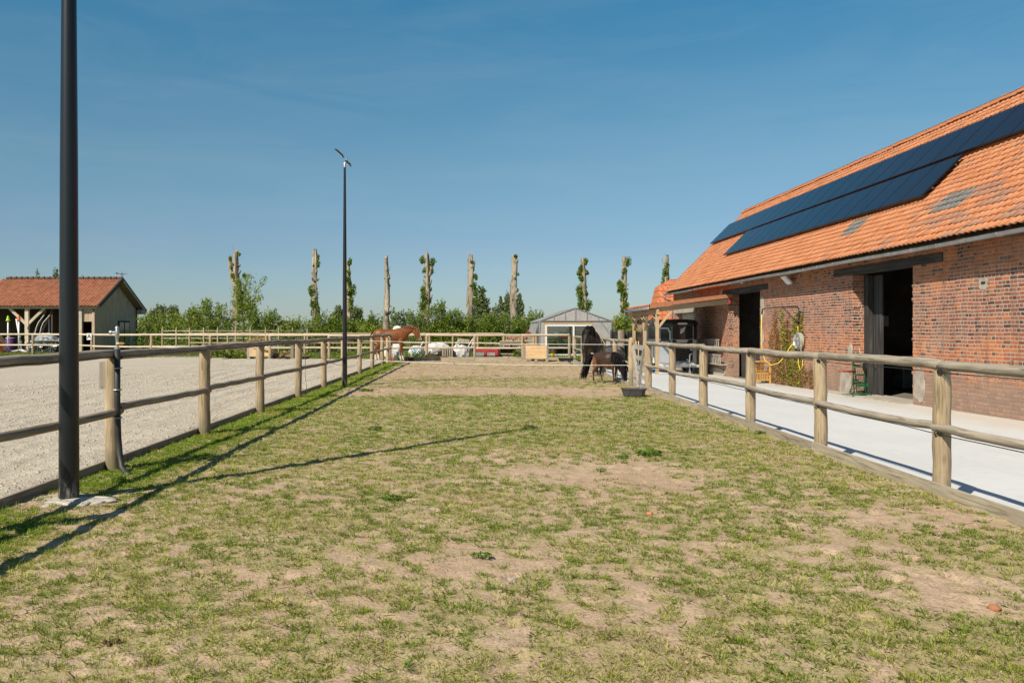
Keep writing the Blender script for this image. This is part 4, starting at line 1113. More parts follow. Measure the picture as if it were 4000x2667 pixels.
# ---------------------------------------------------------------- carport against the far end of the barn
cp = thing('carport', 'open timber carport with a tiled lean-to roof over the horse trailer', 'carport', (7.6, 34.4, -.3))
def cz(X): return 2.50+(X-7.32)*.125
for Y in (34.45, 37.0, 39.4):
    zb = yz(7.6, Y)
    beam('post', (7.6, Y, zb-.02), (7.6, Y, 2.22), 0, 0, M['carport'], cp, flat=(.13, .13))
    for s in (-1, 1):
        if 34 < Y+s*.6 < 39.8: beam('brace', (7.6, Y, 1.55), (7.6, Y+s*.62, 2.2), 0, 0, M['carport'], cp, flat=(.09, .09))
    beam('brace', (7.6, Y+.001, 1.6), (8.2, Y, 2.36), 0, 0, M['carport'], cp, flat=(.08, .09))
beam('eave_beam', (7.6, 34.3, 2.33), (7.6, 39.6, 2.33), 0, 0, M['carport'], cp, flat=(.11, .22))
beam('rafter', (7.6, 34.45, 2.42), (10.6, 34.45, 2.76), 0, 0, M['carport'], cp, flat=(.08, .2))
for Y in (35.5, 36.6, 37.8, 39.3): beam('rafter', (7.5, Y, 2.42), (10.6, Y, 2.78), 0, 0, M['carport'], cp, flat=(.07, .14))
mb = MB(); mb.prism([(7.32, 34.3, cz(7.32)), (10.64, 34.3, cz(10.64)), (10.64, 34.3, cz(10.64)+.05), (7.32, 34.3, cz(7.32)+.05)], (0, 0, 0), (0, 5.4, 0)); mb.build('roof_deck', M['carport'], cp)
tile_roof('roof_tiles', (7.26, 34.4, cz(7.26)+.06), (0, 1, 0), (1, 0, .125), 5.3, 3.38, .26, .30, .05, M['tilenew'], cp)
mb = MB()
for k in range(11):
    x0 = 7.26+.308*k
    mb.prism([(x0, 34.22, cz(x0)+.15), (x0+.315, 34.22, cz(x0+.315)+.135), (x0+.315, 34.22, cz(x0+.315)-.005), (x0, 34.22, cz(x0)+.005)], (0, 0, 0), (0, .035, 0))
    mb.prism([(x0, 34.22, cz(x0)+.165), (x0+.315, 34.22, cz(x0+.315)+.15), (x0+.315, 34.22, cz(x0+.315)+.12), (x0, 34.22, cz(x0)+.13)], (0, .036, 0), (0, .2, 0))
mb.build('verge_tiles', M['tilepink'], cp)
mb = MB(); mb.tube([(7.22, 34.3, 2.47), (7.22, 39.8, 2.45)], .055, 10); mb.build('gutter', M['zinc'], cp, smooth=True)
mb = MB(); mb.box((10.55, 34.24, cz(10.5)-.12), (.06, .05, .2)); mb.build('red_end_cap', M['red'], cp)

# ---------------------------------------------------------------- whitewashed house behind the carport
hs = thing('tiled_house', 'whitewashed brick house end under a steep bright orange mansard roof beyond the carport', 'house', (13, 46, 0))
mb = MB(); mb.box((14.2, 46.6, .8), (8.2, 1.9, 3.2)); mb.build('wall', M['whitewash'], hs)
mb = MB()
mb.add([(9.9, 45.45, 2.12), (18.4, 45.45, 2.12), (18.4, 46.4, 4.0), (10.36, 46.4, 4.0), (11.2, 47.2, 4.45), (18.4, 47.2, 4.45), (9.9, 47.6, 2.12), (10.36, 47.5, 4.0), (18.4, 47.6, 2.12)],
       [(0, 1, 2, 3), (3, 2, 5, 4), (0, 3, 7, 6), (3, 4, 7), (4, 5, 8, 6, 7)])
mb.build('roof', M['course'], hs)
mb = MB(); mb.tube([(9.86, 45.3, 2.06), (14, 45.3, 2.06)], .06, 8); mb.build('gutter', M['white'], hs)
# ---------------------------------------------------------------- timber shed on the left
sh = thing('timber_shed', 'weathered timber shed with red tiled roof and open front left of the near mast', 'shed', (-27.1, 59, 0))
GX, FY, BY, MY = -27.1, 59.0, 66.3, 62.6
mb = MB()   # board and batten gable wall
y = FY
while y < BY-.01:
    w = min(.19+random.uniform(-.03, .04), BY-y); yc = y+w/2
    top = 3.25+(5.15-3.25)*(1-abs(yc-MY)/(MY-FY+.05))-.12
    if 62.9 < yc < 64.9: mb.box((GX, yc, (top+2.25)/2), (.03, w*.97, top-2.25))
    else: mb.box((GX+random.uniform(-.008, .008), yc, top/2-.1), (.03, w*.97, top+.2))
    y += w
mb.build('gable_wall', M['shedwood'], sh)
d = MB().box((GX+.02, 63.9, 1.1), (.06, 2.0, 2.3)).build('door', M['darkwood'], sh)
mb = MB()
for yy in (63.42, 64.38): mb.box((GX+.055, yy, 1.25), (.012, .78, 1.75))
mb.build('panes', M['glassdark'], d)
mb = MB(); mb.box((-36, BY-.1, 1.5), (18, .1, 3.6)); mb.box((-30.2, 62.6, 1.5), (.1, 7, 3.6)); mb.build('back_wall', M['brown'], sh)
mb = MB(); x = -28.3
while x < GX-.12:
    mb.box((x+.09, FY+.06, 2.65), (.17, .03, 1.0)); x += .18
mb.build('front_boards', M['shedwood'], sh)
mb = MB(); mb.box((GX-.09, FY+.02, 1.4), (.19, .10, 3.0)); mb.build('corner_post', M['shedwood'], sh)
for X in (-31.9, -28.1, -35.7):
    beam('post', (X, FY, -.1), (X, FY, 3.06), 0, 0, M['railpale'], sh, flat=(.26, .22))
    for s in (-1, 1):
        if X+s < -27.6: beam('brace', (X, FY, 1.9), (X+s*1.25, FY, 3.1), 0, 0, M['railpale'], sh, flat=(.16, .18))
beam('front_beam', (-45, FY, 3.2), (-27.0, FY, 3.2), 0, 0, M['railpale'], sh, flat=(.2, .27))
beam('barge_board', (GX+.5, FY-.35, 3.22), (GX+.5, MY, 5.27), 0, 0, M['brown'], sh, flat=(.04, .2))
beam('barge_board', (GX+.5, BY+.75, 3.0), (GX+.5, MY, 5.27), 0, 0, M['shedwood'], sh, flat=(.04, .2))
mb = MB(); mb.box((GX+.26, BY+.25, 2.98), (.5, .8, .35)); mb.build('eave_box', M['shedwood'], sh)
# roof: two slopes and a hip at the far left
sl = (5.35-3.25)/(MY-FY+.3)
mb = MB(); a, b = GX+.52, -35.4
mb.add([(a, FY-.38, 3.2), (-39.2, FY-.38, 3.2), (b, MY, 5.36), (a, MY, 5.36), (a, BY+.8, 3.02), (-39.2, BY+.8, 3.02)], [(0, 3, 2, 1), (3, 4, 5, 2), (1, 2, 5)])
o = mb.build('roof', M['shedwood'], sh)
tile_roof('roof_tiles', (-39.4, FY-.42, 3.24), (1, 0, 0), (0, 1, sl), 12.8, math.hypot(MY-FY+.38, 5.4-3.24), .25, .30, .06, M['tileshed'], sh, clip=lambda c: c[:, 0] > -39.3+(c[:, 2]-3.24)/(5.36-3.24)*3.9)
mb = MB(); x = b
while x < a:
    mb.tube([(x, MY, 5.42), (x+.36, MY, 5.45)], [.13, .15], 10); x += .42
mb.build('ridge_tiles', M['brown'], sh, angle=40)
mb = MB(); mb.tube([(a-.06, FY-.4, 3.3), (a-.06, MY, 5.44)], .09, 8); mb.tube([(a-.06, BY+.8, 3.1), (a-.06, MY, 5.44)], .09, 8); mb.build('verge_tiles', M['iron'], sh)
mb = MB(); mb.tube([(a-.1, MY, 5.4), (a-.1, MY, 5.95)], .02, 6); mb.tube([(a-.5, MY, 5.8), (a+.3, MY, 5.8)], .018, 6); mb.tube([(a-.1, MY-.3, 5.72), (a-.1, MY+.3, 5.72)], .018, 6)
mb.prism([(a-.5, MY, 5.74), (a-.62, MY, 5.92), (a-.35, MY, 5.86)], (0, 0, 0), (0, .02, 0)); mb.build('weather_vane', M['iron'], sh)
# things kept in and before the open front
def jump_stand(X, Y, h, lab, tilt=0, cone=None, conel=None):
    t = thing('jump_stand', lab, 'jump stand', (X, Y, 0), 0, 'white jump stands in the shed')
    mb = MB(); mb.tube([(0, 0, .12), (tilt*h, 0, h)], .055, 8); mb.build('upright', M['white'], t, local=True, smooth=True)
    mb = MB()
    for s in (-1, 1): mb.bar((0, 0, .16), (s*.55, -.12, .03), .09, .06); 
    mb.bar((0, 0, .12), (0, .5, .03), .09, .06); mb.build('foot', M['white'], t, local=True)
    mb = MB()
    for z in (.7, 1.1): mb.box((tilt*z+.08, -.02, z), (.10, .06, .10))
    mb.build('cups', M['galv'], t, local=True)
    if cone:
        c = thing('traffic_cone', conel, 'cone', (X+tilt*h, Y, h-.05))
        MB().lathe([(.17, 0), (.17, .025), (.12, .03), (.05, .34), (.0, .36)], (0, 0, 0), 14).build('cone', M[cone], c, local=True, angle=40)
sx = lambda x: (x/3.485*.588-CX)*58.4/F
jump_stand(sx(110), 58.4, 2.25, 'white jump stand carrying the lime green cone', 0, 'limecone', 'lime green cone on top of a white jump stand in the shed')
jump_stand(sx(268), 58.3, 2.3, 'white jump stand carrying the orange cone', 0, 'orange', 'orange cone on top of a white jump stand in the shed')
jump_stand(sx(262), 58.7, 2.35, 'leaning white jump stand left of the shed post', -.16)
for k, (x, lab) in enumerate(((490, 'first of the bare white jump stands right of the shed post'), (520, 'second of the bare white jump stands right of the shed post'), (595, 'white jump stand behind the carriage shafts'), (628, 'white jump stand above the silver tarpaulin'), (735, 'white jump stand beside the near mast, under the shed roof'))):
    jump_stand(sx(x), 60.2+.1*k, 2.3, lab)
t = thing('orange_block', 'orange plastic block on the grass at the left edge before the shed', 'jump block', (sx(20), 57.6, 0))
mb = MB(); mb.prism([(-.55, 0, 0), (.5, 0, 0), (.38, 0, .78), (.16, 0, .78), (.12, 0, .95), (-.5, 0, .95)], (0, -.2, 0), (0, .25, 0)); mb.build('block', M['orange'], t, local=True, bevel=.03)
MB().box((-.1, -.215, .45), (.5, .02, .14)).build('grip_slot', M['iron'], t, local=True)
t = thing('purple_barrel', 'dark purple plastic drum standing behind the orange block', 'drum', (sx(36), 59.4, 0))
MB().lathe([(.30, 0), (.33, .06), (.33, .4), (.35, .45), (.33, .5), (.33, .95), (.3, 1.02), (0, 1.03)], (0, 0, 0), 18).build('drum', M['purple'], t, local=True, angle=40)
MB().torus((0, 0, .98), .31, .02, (0, 0, 1), 20, 6).build('rim', M['white'], t, local=True)
for k, (x, lab) in enumerate(((75, 'dark plank leaning in the shed, leftmost'), (175, 'dark plank leaning in the shed beside the white stands'))):
    beam('leaning_plank', (sx(x)-.3, 61.5, 0), (sx(x)+.35, 63.2, 3.0), 0, 0, M['shedwood'], None, flat=(.22, .06))['label'] = lab
for o in COL.objects:
    if o.name.startswith('leaning_plank'): o['category'] = 'plank'; o['group'] = 'planks leaning inside the shed'
# marathon carriage under its silver cover
X0 = sx(725)
c = thing('horse_carriage', 'black horse carriage with raised shafts under a silver tarpaulin before the shed', 'carriage', (X0, 58.0, 0))
def wheel(px, py, r, par):
    mb = MB(); mb.torus((px, py, r), r-.035, .035, (0, 1, 0), 26, 8); w = mb.build('wheel', M['rubber'], par, local=True, smooth=True)
    mb = MB(); mb.tube([(px, py-.06, r), (px, py+.06, r)], .06, 10)
    for k in range(10):
        a = 2*PI*k/10; mb.tube([(px, py, r), (px+(r-.05)*math.cos(a), py, r+(r-.05)*math.sin(a))], .012, 5)
    mb.build('spokes', M['galv'], w, local=True)
for py in (-.5, .6):
    wheel(-1.15, py, .36, c); wheel(.35, py, .42, c)
mb = MB(); mb.tube([(-1.5, 0, .55), (-.6, 0, .62), (.5, 0, .75), (1.0, 0, .8)], .04, 8); mb.tube([(-1.15, -.5, .36), (-1.15, .6, .36)], .03, 8); mb.tube([(.35, -.5, .42), (.35, .6, .42)], .03, 8)
mb.tube([(-1.3, -.4, .65), (.7, -.4, .8), (1.1, -.4, 1.15)], .03, 8); mb.tube([(-1.3, .4, .65), (.7, .4, .8)], .03, 8)
mb.tube([(-1.1, -.45, .36), (-.5, -.4, .72), (.35, -.45, .42)], .025, 8); mb.build('frame', M['galv'], c, local=True, smooth=True)
mb = MB()
for py in (-.3, .35): mb.tube([(-1.11, py, .65), (-.95, py, 1.2), (-.82, py, 1.75), (-.68, py, 2.08), (-.25+.1*py, py, 2.6)], .024, 8)
mb.build('shafts', M['white'], c, local=True, smooth=True)
mb = MB(); N = 12
P = []
for i in range(N+1):
    for j in range(7):
        u, v = i/N, j/6
        P.append((-1.1+2.1*u, -.55+1.1*v, .8+.55*math.sin(PI*min(1, u*1.3))**.6*(1-.5*abs(v-.5)*2)+random.uniform(-.06, .06)))
mb.add(P, [(i*7+j, i*7+j+1, i*7+8+j, i*7+7+j) for i in range(N) for j in range(6)])
mb.add([(-1.1+2.1*i/N, -.56, .8) for i in range(N+1)]+[(-1.1+2.1*i/N, -.57+random.uniform(-.05, .05), .78+.3*math.sin(PI*min(1, i/N*1.3))+random.uniform(-.1, .1)) for i in range(N+1)], [(i, i+1, N+2+i, N+1+i) for i in range(N)])
mb.build('tarpaulin', M['tarpgrey'], c, local=True)
# ---------------------------------------------------------------- horses: one continuous body each, grown from lofted volumes
def horse(name, label, loc, rot, scale, neck, head, legs, colfn, mane, tail, hairmat, belly=1., voxel=.022, legk=1.):
    """neck: (x,y,z,halfwidth,halfheight) from shoulder to poll; head: the same from poll to muzzle; legs: dict of 4 joint chains"""
    t = thing(name, label, 'horse', loc, rot)
    t.scale = (scale,)*3
    mb = MB()
    tor = [(-.84, 0, 1.24, .07, .12), (-.79, 0, 1.24, .17, .22), (-.66, 0, 1.24, .255, .30), (-.48, 0, 1.25, .285, .325), (-.26, 0, 1.215, .275*belly, .315*belly),
           (0, 0, 1.185, .295*belly, .34*belly), (.22, 0, 1.19, .285*belly, .35*belly), (.40, 0, 1.22, .25, .36), (.55, 0, 1.21, .235, .33), (.68, 0, 1.16, .20, .26), (.79, 0, 1.13, .13, .17), (.83, 0, 1.12, .05, .08)]
    mb.loft([((x, y, z), a, b) for x, y, z, a, b in tor], 18)
    mb.loft([((x, y, z), a, b) for x, y, z, a, b in neck], 14)
    mb.loft([((x, y, z), a, b) for x, y, z, a, b in head], 14)
    p = Vector(head[0][:3])
    hd = (Vector(head[-1][:3])-p).normalized()
    sd = Vector((0, 1, 0)); sd = (sd-hd*sd.dot(hd)).normalized(); up = sd.cross(hd)
    if up.z < 0 and abs(hd.z) < .9: up = -up
    up2 = (-hd*.8+Vector((0, 0, .4))).normalized()
    jaw = p+hd*.20
    for s in (-1, 1):   # ears, cheeks
        e0 = p+sd*(s*.06)-hd*.0+up2*.03; e1 = e0+up2*.17+sd*(s*.03)
        mb.loft([(e0, .035, .03), (e0.lerp(e1, .5), .035, .022), (e1, .006, .006)], 8)
    for key, ch in legs.items():
        mb.loft([((q[0], q[1], q[2]), q[3], q[4] if len(q) > 4 else q[3]) for q in ch], 12)
    me0 = mb.mesh('body'); tmp = bpy.data.objects.new('tmp_body', me0); COL.objects.link(tmp)
    r = tmp.modifiers.new('r', 'REMESH'); r.mode = 'VOXEL'; r.voxel_size = voxel; r.use_smooth_shade = True
    s = tmp.modifiers.new('s', 'SMOOTH'); s.factor = .5; s.iterations = 5
    dg = bpy.context.evaluated_depsgraph_get(); dg.update()
    me = bpy.data.meshes.new_from_object(tmp.evaluated_get(dg)); bpy.data.objects.remove(tmp)
    me.name = 'body'; nv = len(me.vertices); co = np.empty(nv*3, np.float32); me.vertices.foreach_get('co', co); co = co.reshape(-1, 3)
    c = colfn(co).astype(np.float32)
    a = me.attributes.new('col', 'FLOAT_COLOR', 'POINT'); a.data.foreach_set('color', np.hstack([c, np.ones((nv, 1), np.float32)]).ravel())
    me.materials.clear(); me.polygons.foreach_set('use_smooth', [True]*len(me.polygons))
    link('body', me, M['coat'], t)
    ep = p+hd*.17
    for s in (-1, 1):
        b = MB(); b.blob(ep+sd*(s*.094)-up*0+(-hd.cross(sd))*0+up2*.035, (.026, .026, .026), 10, 0); b.build('eye', M['eye'], t, local=True, smooth=True)
    for key, ch in legs.items():
        q = ch[-1]; hb = MB(); hb.lathe([(.066, 0), (.068, .01), (.05, .085), (.0, .09)], (q[0]+.015, q[1], q[2]-.035), 14); hb.build('hoof', M['hoof'], t, local=True, angle=40)
    # mane and tail: locks of hair
    def hair(nm, roots, n, k=6):
        V = []; Fc = []
        for _ in range(n):
            root, drops, w, spread = roots()
            q = Vector(root); o = len(V)
            wv = Vector((random.uniform(-1, 1), random.uniform(-1, 1), 0)).normalized()*w
            for i, dd in enumerate(drops+[None]):
                kk = 1-.8*i/len(drops)
                V += [q-wv*kk, q+wv*kk]
                if dd is not None: q = q+Vector(dd)+Vector([random.uniform(-1, 1)*spread for _ in range(3)])
            Fc += [(o+2*i, o+2*i+1, o+2*i+3, o+2*i+2) for i in range(len(drops))]
        b = MB(); b.add(V, Fc); return b.build(nm, hairmat, t, local=True)
    hair('mane', mane, 100 if scale > .7 else 240)
    hair('tail', tail, 130)
    return t
def lerp3(pts, f):
    f = f*(len(pts)-1); i = min(int(f), len(pts)-2); return Vector(pts[i][:3]).lerp(Vector(pts[i+1][:3]), f-i)
FL = lambda x0, x1, x2, x3, y, z3=.06: [(x0, y*.9, 1.12, .10, .15), (x0-.02, y*1.02, .95, .095, .125), (x0, y, .78, .068, .08), ((x0+x1)/2, y, .62, .052, .058), (x1, y, .48, .05, .056), (x1-.005, y, .42, .042, .045), ((x1+x2)/2-.005, y, .30, .033, .037), (x2, y, .17, .045, .05), (x2+.02, y, .12, .038, .042), (x3, y, z3, .048, .056)]
HL = lambda x0, x1, x2, x3, y, z3=.06: [(x0+.02, y*.85, 1.20, .14, .22), (x0+.06, y, 1.0, .13, .19), (x0+.08, y*1.05, .84, .095, .13), ((x0+x1)/2+.0, y, .68, .062, .08), (x1, y*.95, .54, .05, .07), (x1+.01, y*.95, .47, .042, .058), ((x1+x2)/2+.01, y*.95, .32, .036, .042), (x2, y*.95, .17, .047, .052), (x2+.025, y*.95, .12, .04, .045), (x3, y*.95, z3, .05, .058)]

# chestnut, side on, white blaze and socks
neck = [(.40, 0, 1.26, .17, .34), (.58, 0, 1.33, .15, .30), (.76, 0, 1.44, .125, .235), (.94, 0, 1.52, .10, .18), (1.08, 0, 1.545, .085, .145), (1.18, 0, 1.53, .075, .11)]
head = [(1.15, 0, 1.58, .085, .115), (1.22, 0, 1.47, .11, .175), (1.27, 0, 1.36, .105, .17), (1.34, 0, 1.22, .078, .12), (1.40, 0, 1.10, .066, .095), (1.44, 0, 1.01, .07, .088), (1.455, 0, .96, .045, .055)]
legs = {'a': FL(.52, .50, .49, .53, -.15), 'b': FL(.50, .56, .58, .64, .15), 'c': HL(-.58, -.72, -.70, -.65, -.16), 'd': HL(-.56, -.62, -.58, -.53, .16)}
def chestnut(co):
    x, y, z = co.T; c = np.tile(np.array([.175, .060, .016]), (len(co), 1))
    n = fbm(x*3+9, z*3+y*2, 3, 3); c *= (.85+.4*n)[:, None]
    low = (z < .62)[:, None]; c = np.where(low, c*.85, c)
    sock = (z < np.where(x > 0, .27, .33)); c[sock] = (.62, .56, .46)
    f = (x-1.16)*.29+(z-1.56)*-.62
    front = (x > 1.165+(1.56-z)*.49+.035) & (z > .96) & (z < 1.5) & (np.abs(y) < .05) & (x > 1.1); c[front] = (.72, .66, .58)
    muz = (z < 1.09) & (x > 1.28); c[muz & ~front] = (.22, .13, .11)
    return c
mn = lambda: ((lambda f: (lerp3([(.50, 0, 1.58), (.70, 0, 1.69), (.92, 0, 1.705), (1.10, 0, 1.68), (1.19, 0, 1.64)], f)+Vector((0, random.uniform(-.02, .02), 0)), [(.0, -.03, .02), (.01, -.05, -.03), (.01, -.03, -.07), (.01, -.0, -.06)], .012, .008))(random.random()))
tl = lambda: ((-.83, random.uniform(-.03, .03), 1.40-random.uniform(0, .04)), [(-.06, random.uniform(-.01, .01), -.03), (-.04, 0, -.12), (-.01, 0, -.18), (.0, 0, -.2), (.01, 0, -.2), (.02, 0, -.16)], .022, .016)
horse('chestnut_horse', 'chestnut horse with white blaze and white socks standing side on behind the fence corner', (-4.16, 40.9, .02), 0, 1.03, neck, head, legs, chestnut, mn, tl, M['hair_chestnut'])

# big black horse walking up with lowered head
neck = [(.40, 0, 1.28, .21, .36), (.60, 0, 1.36, .19, .31), (.78, -.01, 1.44, .16, .24), (.94, -.04, 1.475, .125, .185), (1.06, -.07, 1.46, .10, .15), (1.12, -.09, 1.43, .09, .12)]
head = [(1.10, -.08, 1.46, .085, .10), (1.18, -.10, 1.36, .105, .145), (1.25, -.12, 1.25, .095, .14), (1.31, -.15, 1.12, .07, .095), (1.35, -.17, 1.0, .06, .078), (1.37, -.18, .92, .064, .072), (1.375, -.18, .88, .04, .045)]
legs = {'a': FL(.52, .60, .66, .72, -.19), 'b': FL(.50, .46, .34, .36, .19, .07), 'c': HL(-.56, -.78, -.82, -.78, -.19), 'd': HL(-.56, -.56, -.42, -.37, .19)}
legs = {k: [(a, b, c, d*1.22, (e if len(q) > 4 else d)*1.18) for q in ch for (a, b, c, d, e) in [q if len(q) == 5 else (*q, q[3])]] for k, ch in legs.items()}
def blackc(co):
    x, y, z = co.T; c = np.tile(np.array([.024, .017, .0135]), (len(co), 1)); n = fbm(x*2+9, z*2+y*2, 3, 3); c *= (.7+.7*n)[:, None]
    star = ((x-1.245)**2+(z-1.38)**2 < .0022) & (np.abs(y+.10) < .035) & (x > 1.2); c[star] = (.35, .32, .28)
    return c
crest = [(.46, 0, 1.64), (.66, -.01, 1.70), (.84, -.02, 1.69), (1.0, -.05, 1.645), (1.07, -.065, 1.60)]
mn = lambda: ((lambda f, s: (lerp3(crest, f)+Vector((0, random.uniform(-.02, .02), 0)), [(0, s*.06, .02), (.01, s*.07, -.08), (.01, s*.03, -.12), (.01, s*.01, -.12), (0, 0, -.08)], .016, .014))(random.random(), random.choice((-1, -1, 1))))
tl = lambda: ((-.83, random.uniform(-.05, .05), 1.38), [(-.10, -.06, -.04), (-.05, -.08, -.16), (-.01, -.05, -.2), (0, -.02, -.22), (.0, -.01, -.22), (.0, 0, -.2)], .026, .04)
horse('black_horse', 'large black horse with a small white star walking towards the camera beside the pony', (4.05, 28.75, .0), math.radians(-101), 1.0, neck, head, legs, blackc, mn, tl, M['hair_black'], belly=1.14)

# dark bay pony grazing, thick mane, long blown tail
neck = [(.40, 0, 1.26, .21, .34), (.60, 0, 1.20, .19, .31), (.80, 0, 1.05, .165, .25), (.97, 0, .86, .14, .20), (1.08, 0, .68, .12, .16), (1.12, 0, .60, .10, .13)]
head = [(1.10, 0, .70, .09, .11), (1.16, 0, .58, .12, .16), (1.19, 0, .46, .11, .15), (1.21, 0, .32, .085, .11), (1.22, 0, .19, .075, .09), (1.22, 0, .11, .07, .08), (1.22, 0, .06, .04, .05)]
legs = {'a': FL(.54, .58, .60, .64, -.16), 'b': FL(.50, .44, .40, .44, .16), 'c': HL(-.58, -.74, -.72, -.67, -.17), 'd': HL(-.54, -.54, -.44, -.40, .17)}
def bay(co):
    x, y, z = co.T; c = np.tile(np.array([.042, .023, .014]), (len(co), 1))
    n = fbm(x*2.5+9, z*2.5+y*2, 3, 13); c *= (.7+.7*n)[:, None]
    w = np.clip(1-((x+.70)**2/.09+(z-.98)**2/.16), 0, 1)**.6; w2 = np.clip(1-((x-.05)**2/.35+(z-.88)**2/.03), 0, 1)
    w = np.maximum(w, .75*w2)[:, None]; c = c*(1-w)+w*np.array([.24, .092, .026])
    m = ((z < .2) & (x > 1.1)); c[m] = (.12, .085, .055)
    return c
crest = [(.42, 0, 1.58), (.62, 0, 1.52), (.86, 0, 1.32), (1.06, 0, 1.06), (1.2, 0, .80), (1.27, 0, .64)]
mn = lambda: ((lambda f, s: (lerp3(crest, f)+Vector((0, random.uniform(-.03, .03), -.02)), [(.04, s*.08, .03), (.03, s*.10, -.09), (.0, s*.05, -.14), (0, s*.02, -.15), (.0, 0, -.13)], .022, .02))(random.random(), random.choice((-1, -1, 1))))
tl = lambda: ((-.83, random.uniform(-.04, .04), 1.42), [(-.12, random.uniform(-.04, .04), -.02), (-.12, -.03, -.16), (-.10, -.05, -.24), (-.10, random.uniform(-.1, .04), -.26), (-.10, random.uniform(-.1, .05), -.26), (-.09, 0, -.22)], .03, .06)
horse('shetland_pony', 'small dark bay pony with long black tail grazing beside the gate post', (3.90, 24.45, .0), math.radians(-50), .59, neck, head, legs, bay, mn, tl, M['hair_black'], belly=1.16, voxel=.026)

# bay horse far behind the garden gate
neck = [(.40, 0, 1.28, .17, .32), (.56, 0, 1.42, .14, .26), (.70, 0, 1.58, .115, .20), (.82, 0, 1.72, .10, .16), (.88, 0, 1.80, .085, .12)]
head = [(.86, 0, 1.84, .08, .10), (.94, .0, 1.76, .10, .14), (1.04, 0, 1.66, .09, .12), (1.16, 0, 1.55, .065, .085), (1.28, 0, 1.45, .055, .065), (1.34, 0, 1.41, .03, .04)]
legs = {'a': FL(.52, .50, .49, .53, -.15), 'b': FL(.50, .53, .53, .57, .15), 'c': HL(-.58, -.72, -.70, -.65, -.16), 'd': HL(-.56, -.66, -.62, -.57, .16)}
def bayfar(co):
    x, y, z = co.T; c = np.tile(np.array([.13, .035, .015]), (len(co), 1)); c *= (.8+.5*fbm(x*2+9, z*2, 3, 3))[:, None]
    b = (x > 1.0+(1.72-z)*.5) & (np.abs(y) < .03) & (z > 1.5); c[b] = (.6, .55, .5); return c
mn = lambda: ((lambda f: (lerp3([(.46, 0, 1.60), (.60, 0, 1.74), (.74, 0, 1.88), (.84, 0, 1.94)], f), [(0, -.04, .01), (0, -.04, -.06), (0, -.02, -.08)], .012, .008))(random.random()))
tl = lambda: ((-.83, 0, 1.38), [(-.06, 0, -.05), (-.03, 0, -.18), (0, 0, -.22), (0, 0, -.22), (0, 0, -.2)], .02, .016)
horse('bay_horse', 'distant reddish bay horse looking over the wooden garden gate', (2.72, 53.6, -.32), math.radians(-32), .98, neck, head, legs, bayfar, mn, tl, M['hair_black'], voxel=.03)
# ---------------------------------------------------------------- pollarded trunks, hedge, far trees, weeds
TY = 64.0
def pollard(x, ytop, ybase, wid, lab, clumps, fork=None, lean=0, stub=()):
    X = (x-CX)*TY/F; zt = H-(ytop-CY)*TY/F; zb = -.1
    t = thing('pollard_tree', lab, 'tree', (X, TY, 0))
    r = wid*TY/F/2*1.5
    n = 14; P = []; R = []
    for i in range(n):
        f = i/(n-1); P.append((X+lean*(1-f)+.05*math.sin(f*9+x), TY+.04*math.sin(f*7+x*.3), zb+(zt-zb)*f)); R.append(r*(1.3-.62*f**1.3)*(1+random.uniform(-.15, .13)))
    R[0] *= 1.25
    mb = MB(); k = 12; vs = []
    for i, p in enumerate(P):
        for j in range(k):
            a = 2*PI*j/k; rr = R[i]*(1+.15*math.sin(3*a+x+i*.4)+.08*math.sin(5*a-i)+random.uniform(-.09, .09))
            vs.append((p[0]+rr*math.cos(a), p[1]+rr*math.sin(a), p[2]+(random.uniform(-.22, .12) if i == n-1 else 0)))
    mb.add(vs, [(i*k+j, i*k+(j+1) % k, (i+1)*k+(j+1) % k, (i+1)*k+j) for i in range(n-1) for j in range(k)]+[tuple((n-1)*k+j for j in range(k))])
    for (f, s, L) in stub:
        q = Vector(P[int(f*(n-1))]); mb.tube([q, q+V3(s*(r+.1), -.1, .12), q+V3(s*(r+.14+L*.3), -.12, .2+L)], [r*.55, r*.45, r*.32], 8)
    for _ in range(15):
        q = Vector(P[random.randint(2, n-3)]); a = random.uniform(0, 2*PI); mb.blob(q+V3(math.cos(a)*r*.9, math.sin(a)*r*.9, 0), r*random.uniform(.25, .45), 8, .3)
    for _ in range(7):   # stubs of cut branches and thin regrowth
        i = random.randint(4, n-2); q = Vector(P[i]); a = random.uniform(0, 2*PI); o = V3(math.cos(a), math.sin(a), 0)
        mb.tube([q+o*R[i]*.6, q+o*(R[i]+.10)+V3(0, 0, .08), q+o*(R[i]+.15)+V3(0, 0, random.uniform(.15, .34))], [.085, .07, .05], 7)
    for _ in range(10):
        i = random.randint(3, n-1); q = Vector(P[i]); a = random.uniform(0, 2*PI); o = V3(math.cos(a), math.sin(a), 0)
        mb.tube([q+o*R[i]*.8, q+o*(R[i]+.1)+V3(0, 0, .12), q+o*(R[i]+random.uniform(.1, .25))+V3(0, 0, random.uniform(.3, .5))], [.014, .010, .005], 4)
    if fork:
        (fx, fy, jx, jy) = fork
        p0 = at(jx, jy, TY); p1 = at(fx, fy, TY); m = p0.lerp(p1, .45)+V3(-.12, 0, 0)
        mb.tube([p0, m, p1-V3(-.05, 0, .3), p1], [r*.75, r*.55, r*.48, r*.5], 9)
        for _ in range(5): mb.blob(m.lerp(p1, random.random()), r*.55, 8, .3)
    mb.build('trunk', M['bark'], t, angle=60)
    for (cx, cy, s) in clumps:
        c = at(cx, cy, TY)
        pts = lump_pts([(c.x, TY-random.uniform(0, .25), c.z, s*.72, s*.6, s*.95), (c.x+random.uniform(-.1, .1), TY-.1, c.z-s*.6, s*.5, s*.4, s*.6)], int(s*560)+30, .15); leaves('leaf_clump', pts, .17, M['leafdark'], t)
    return t
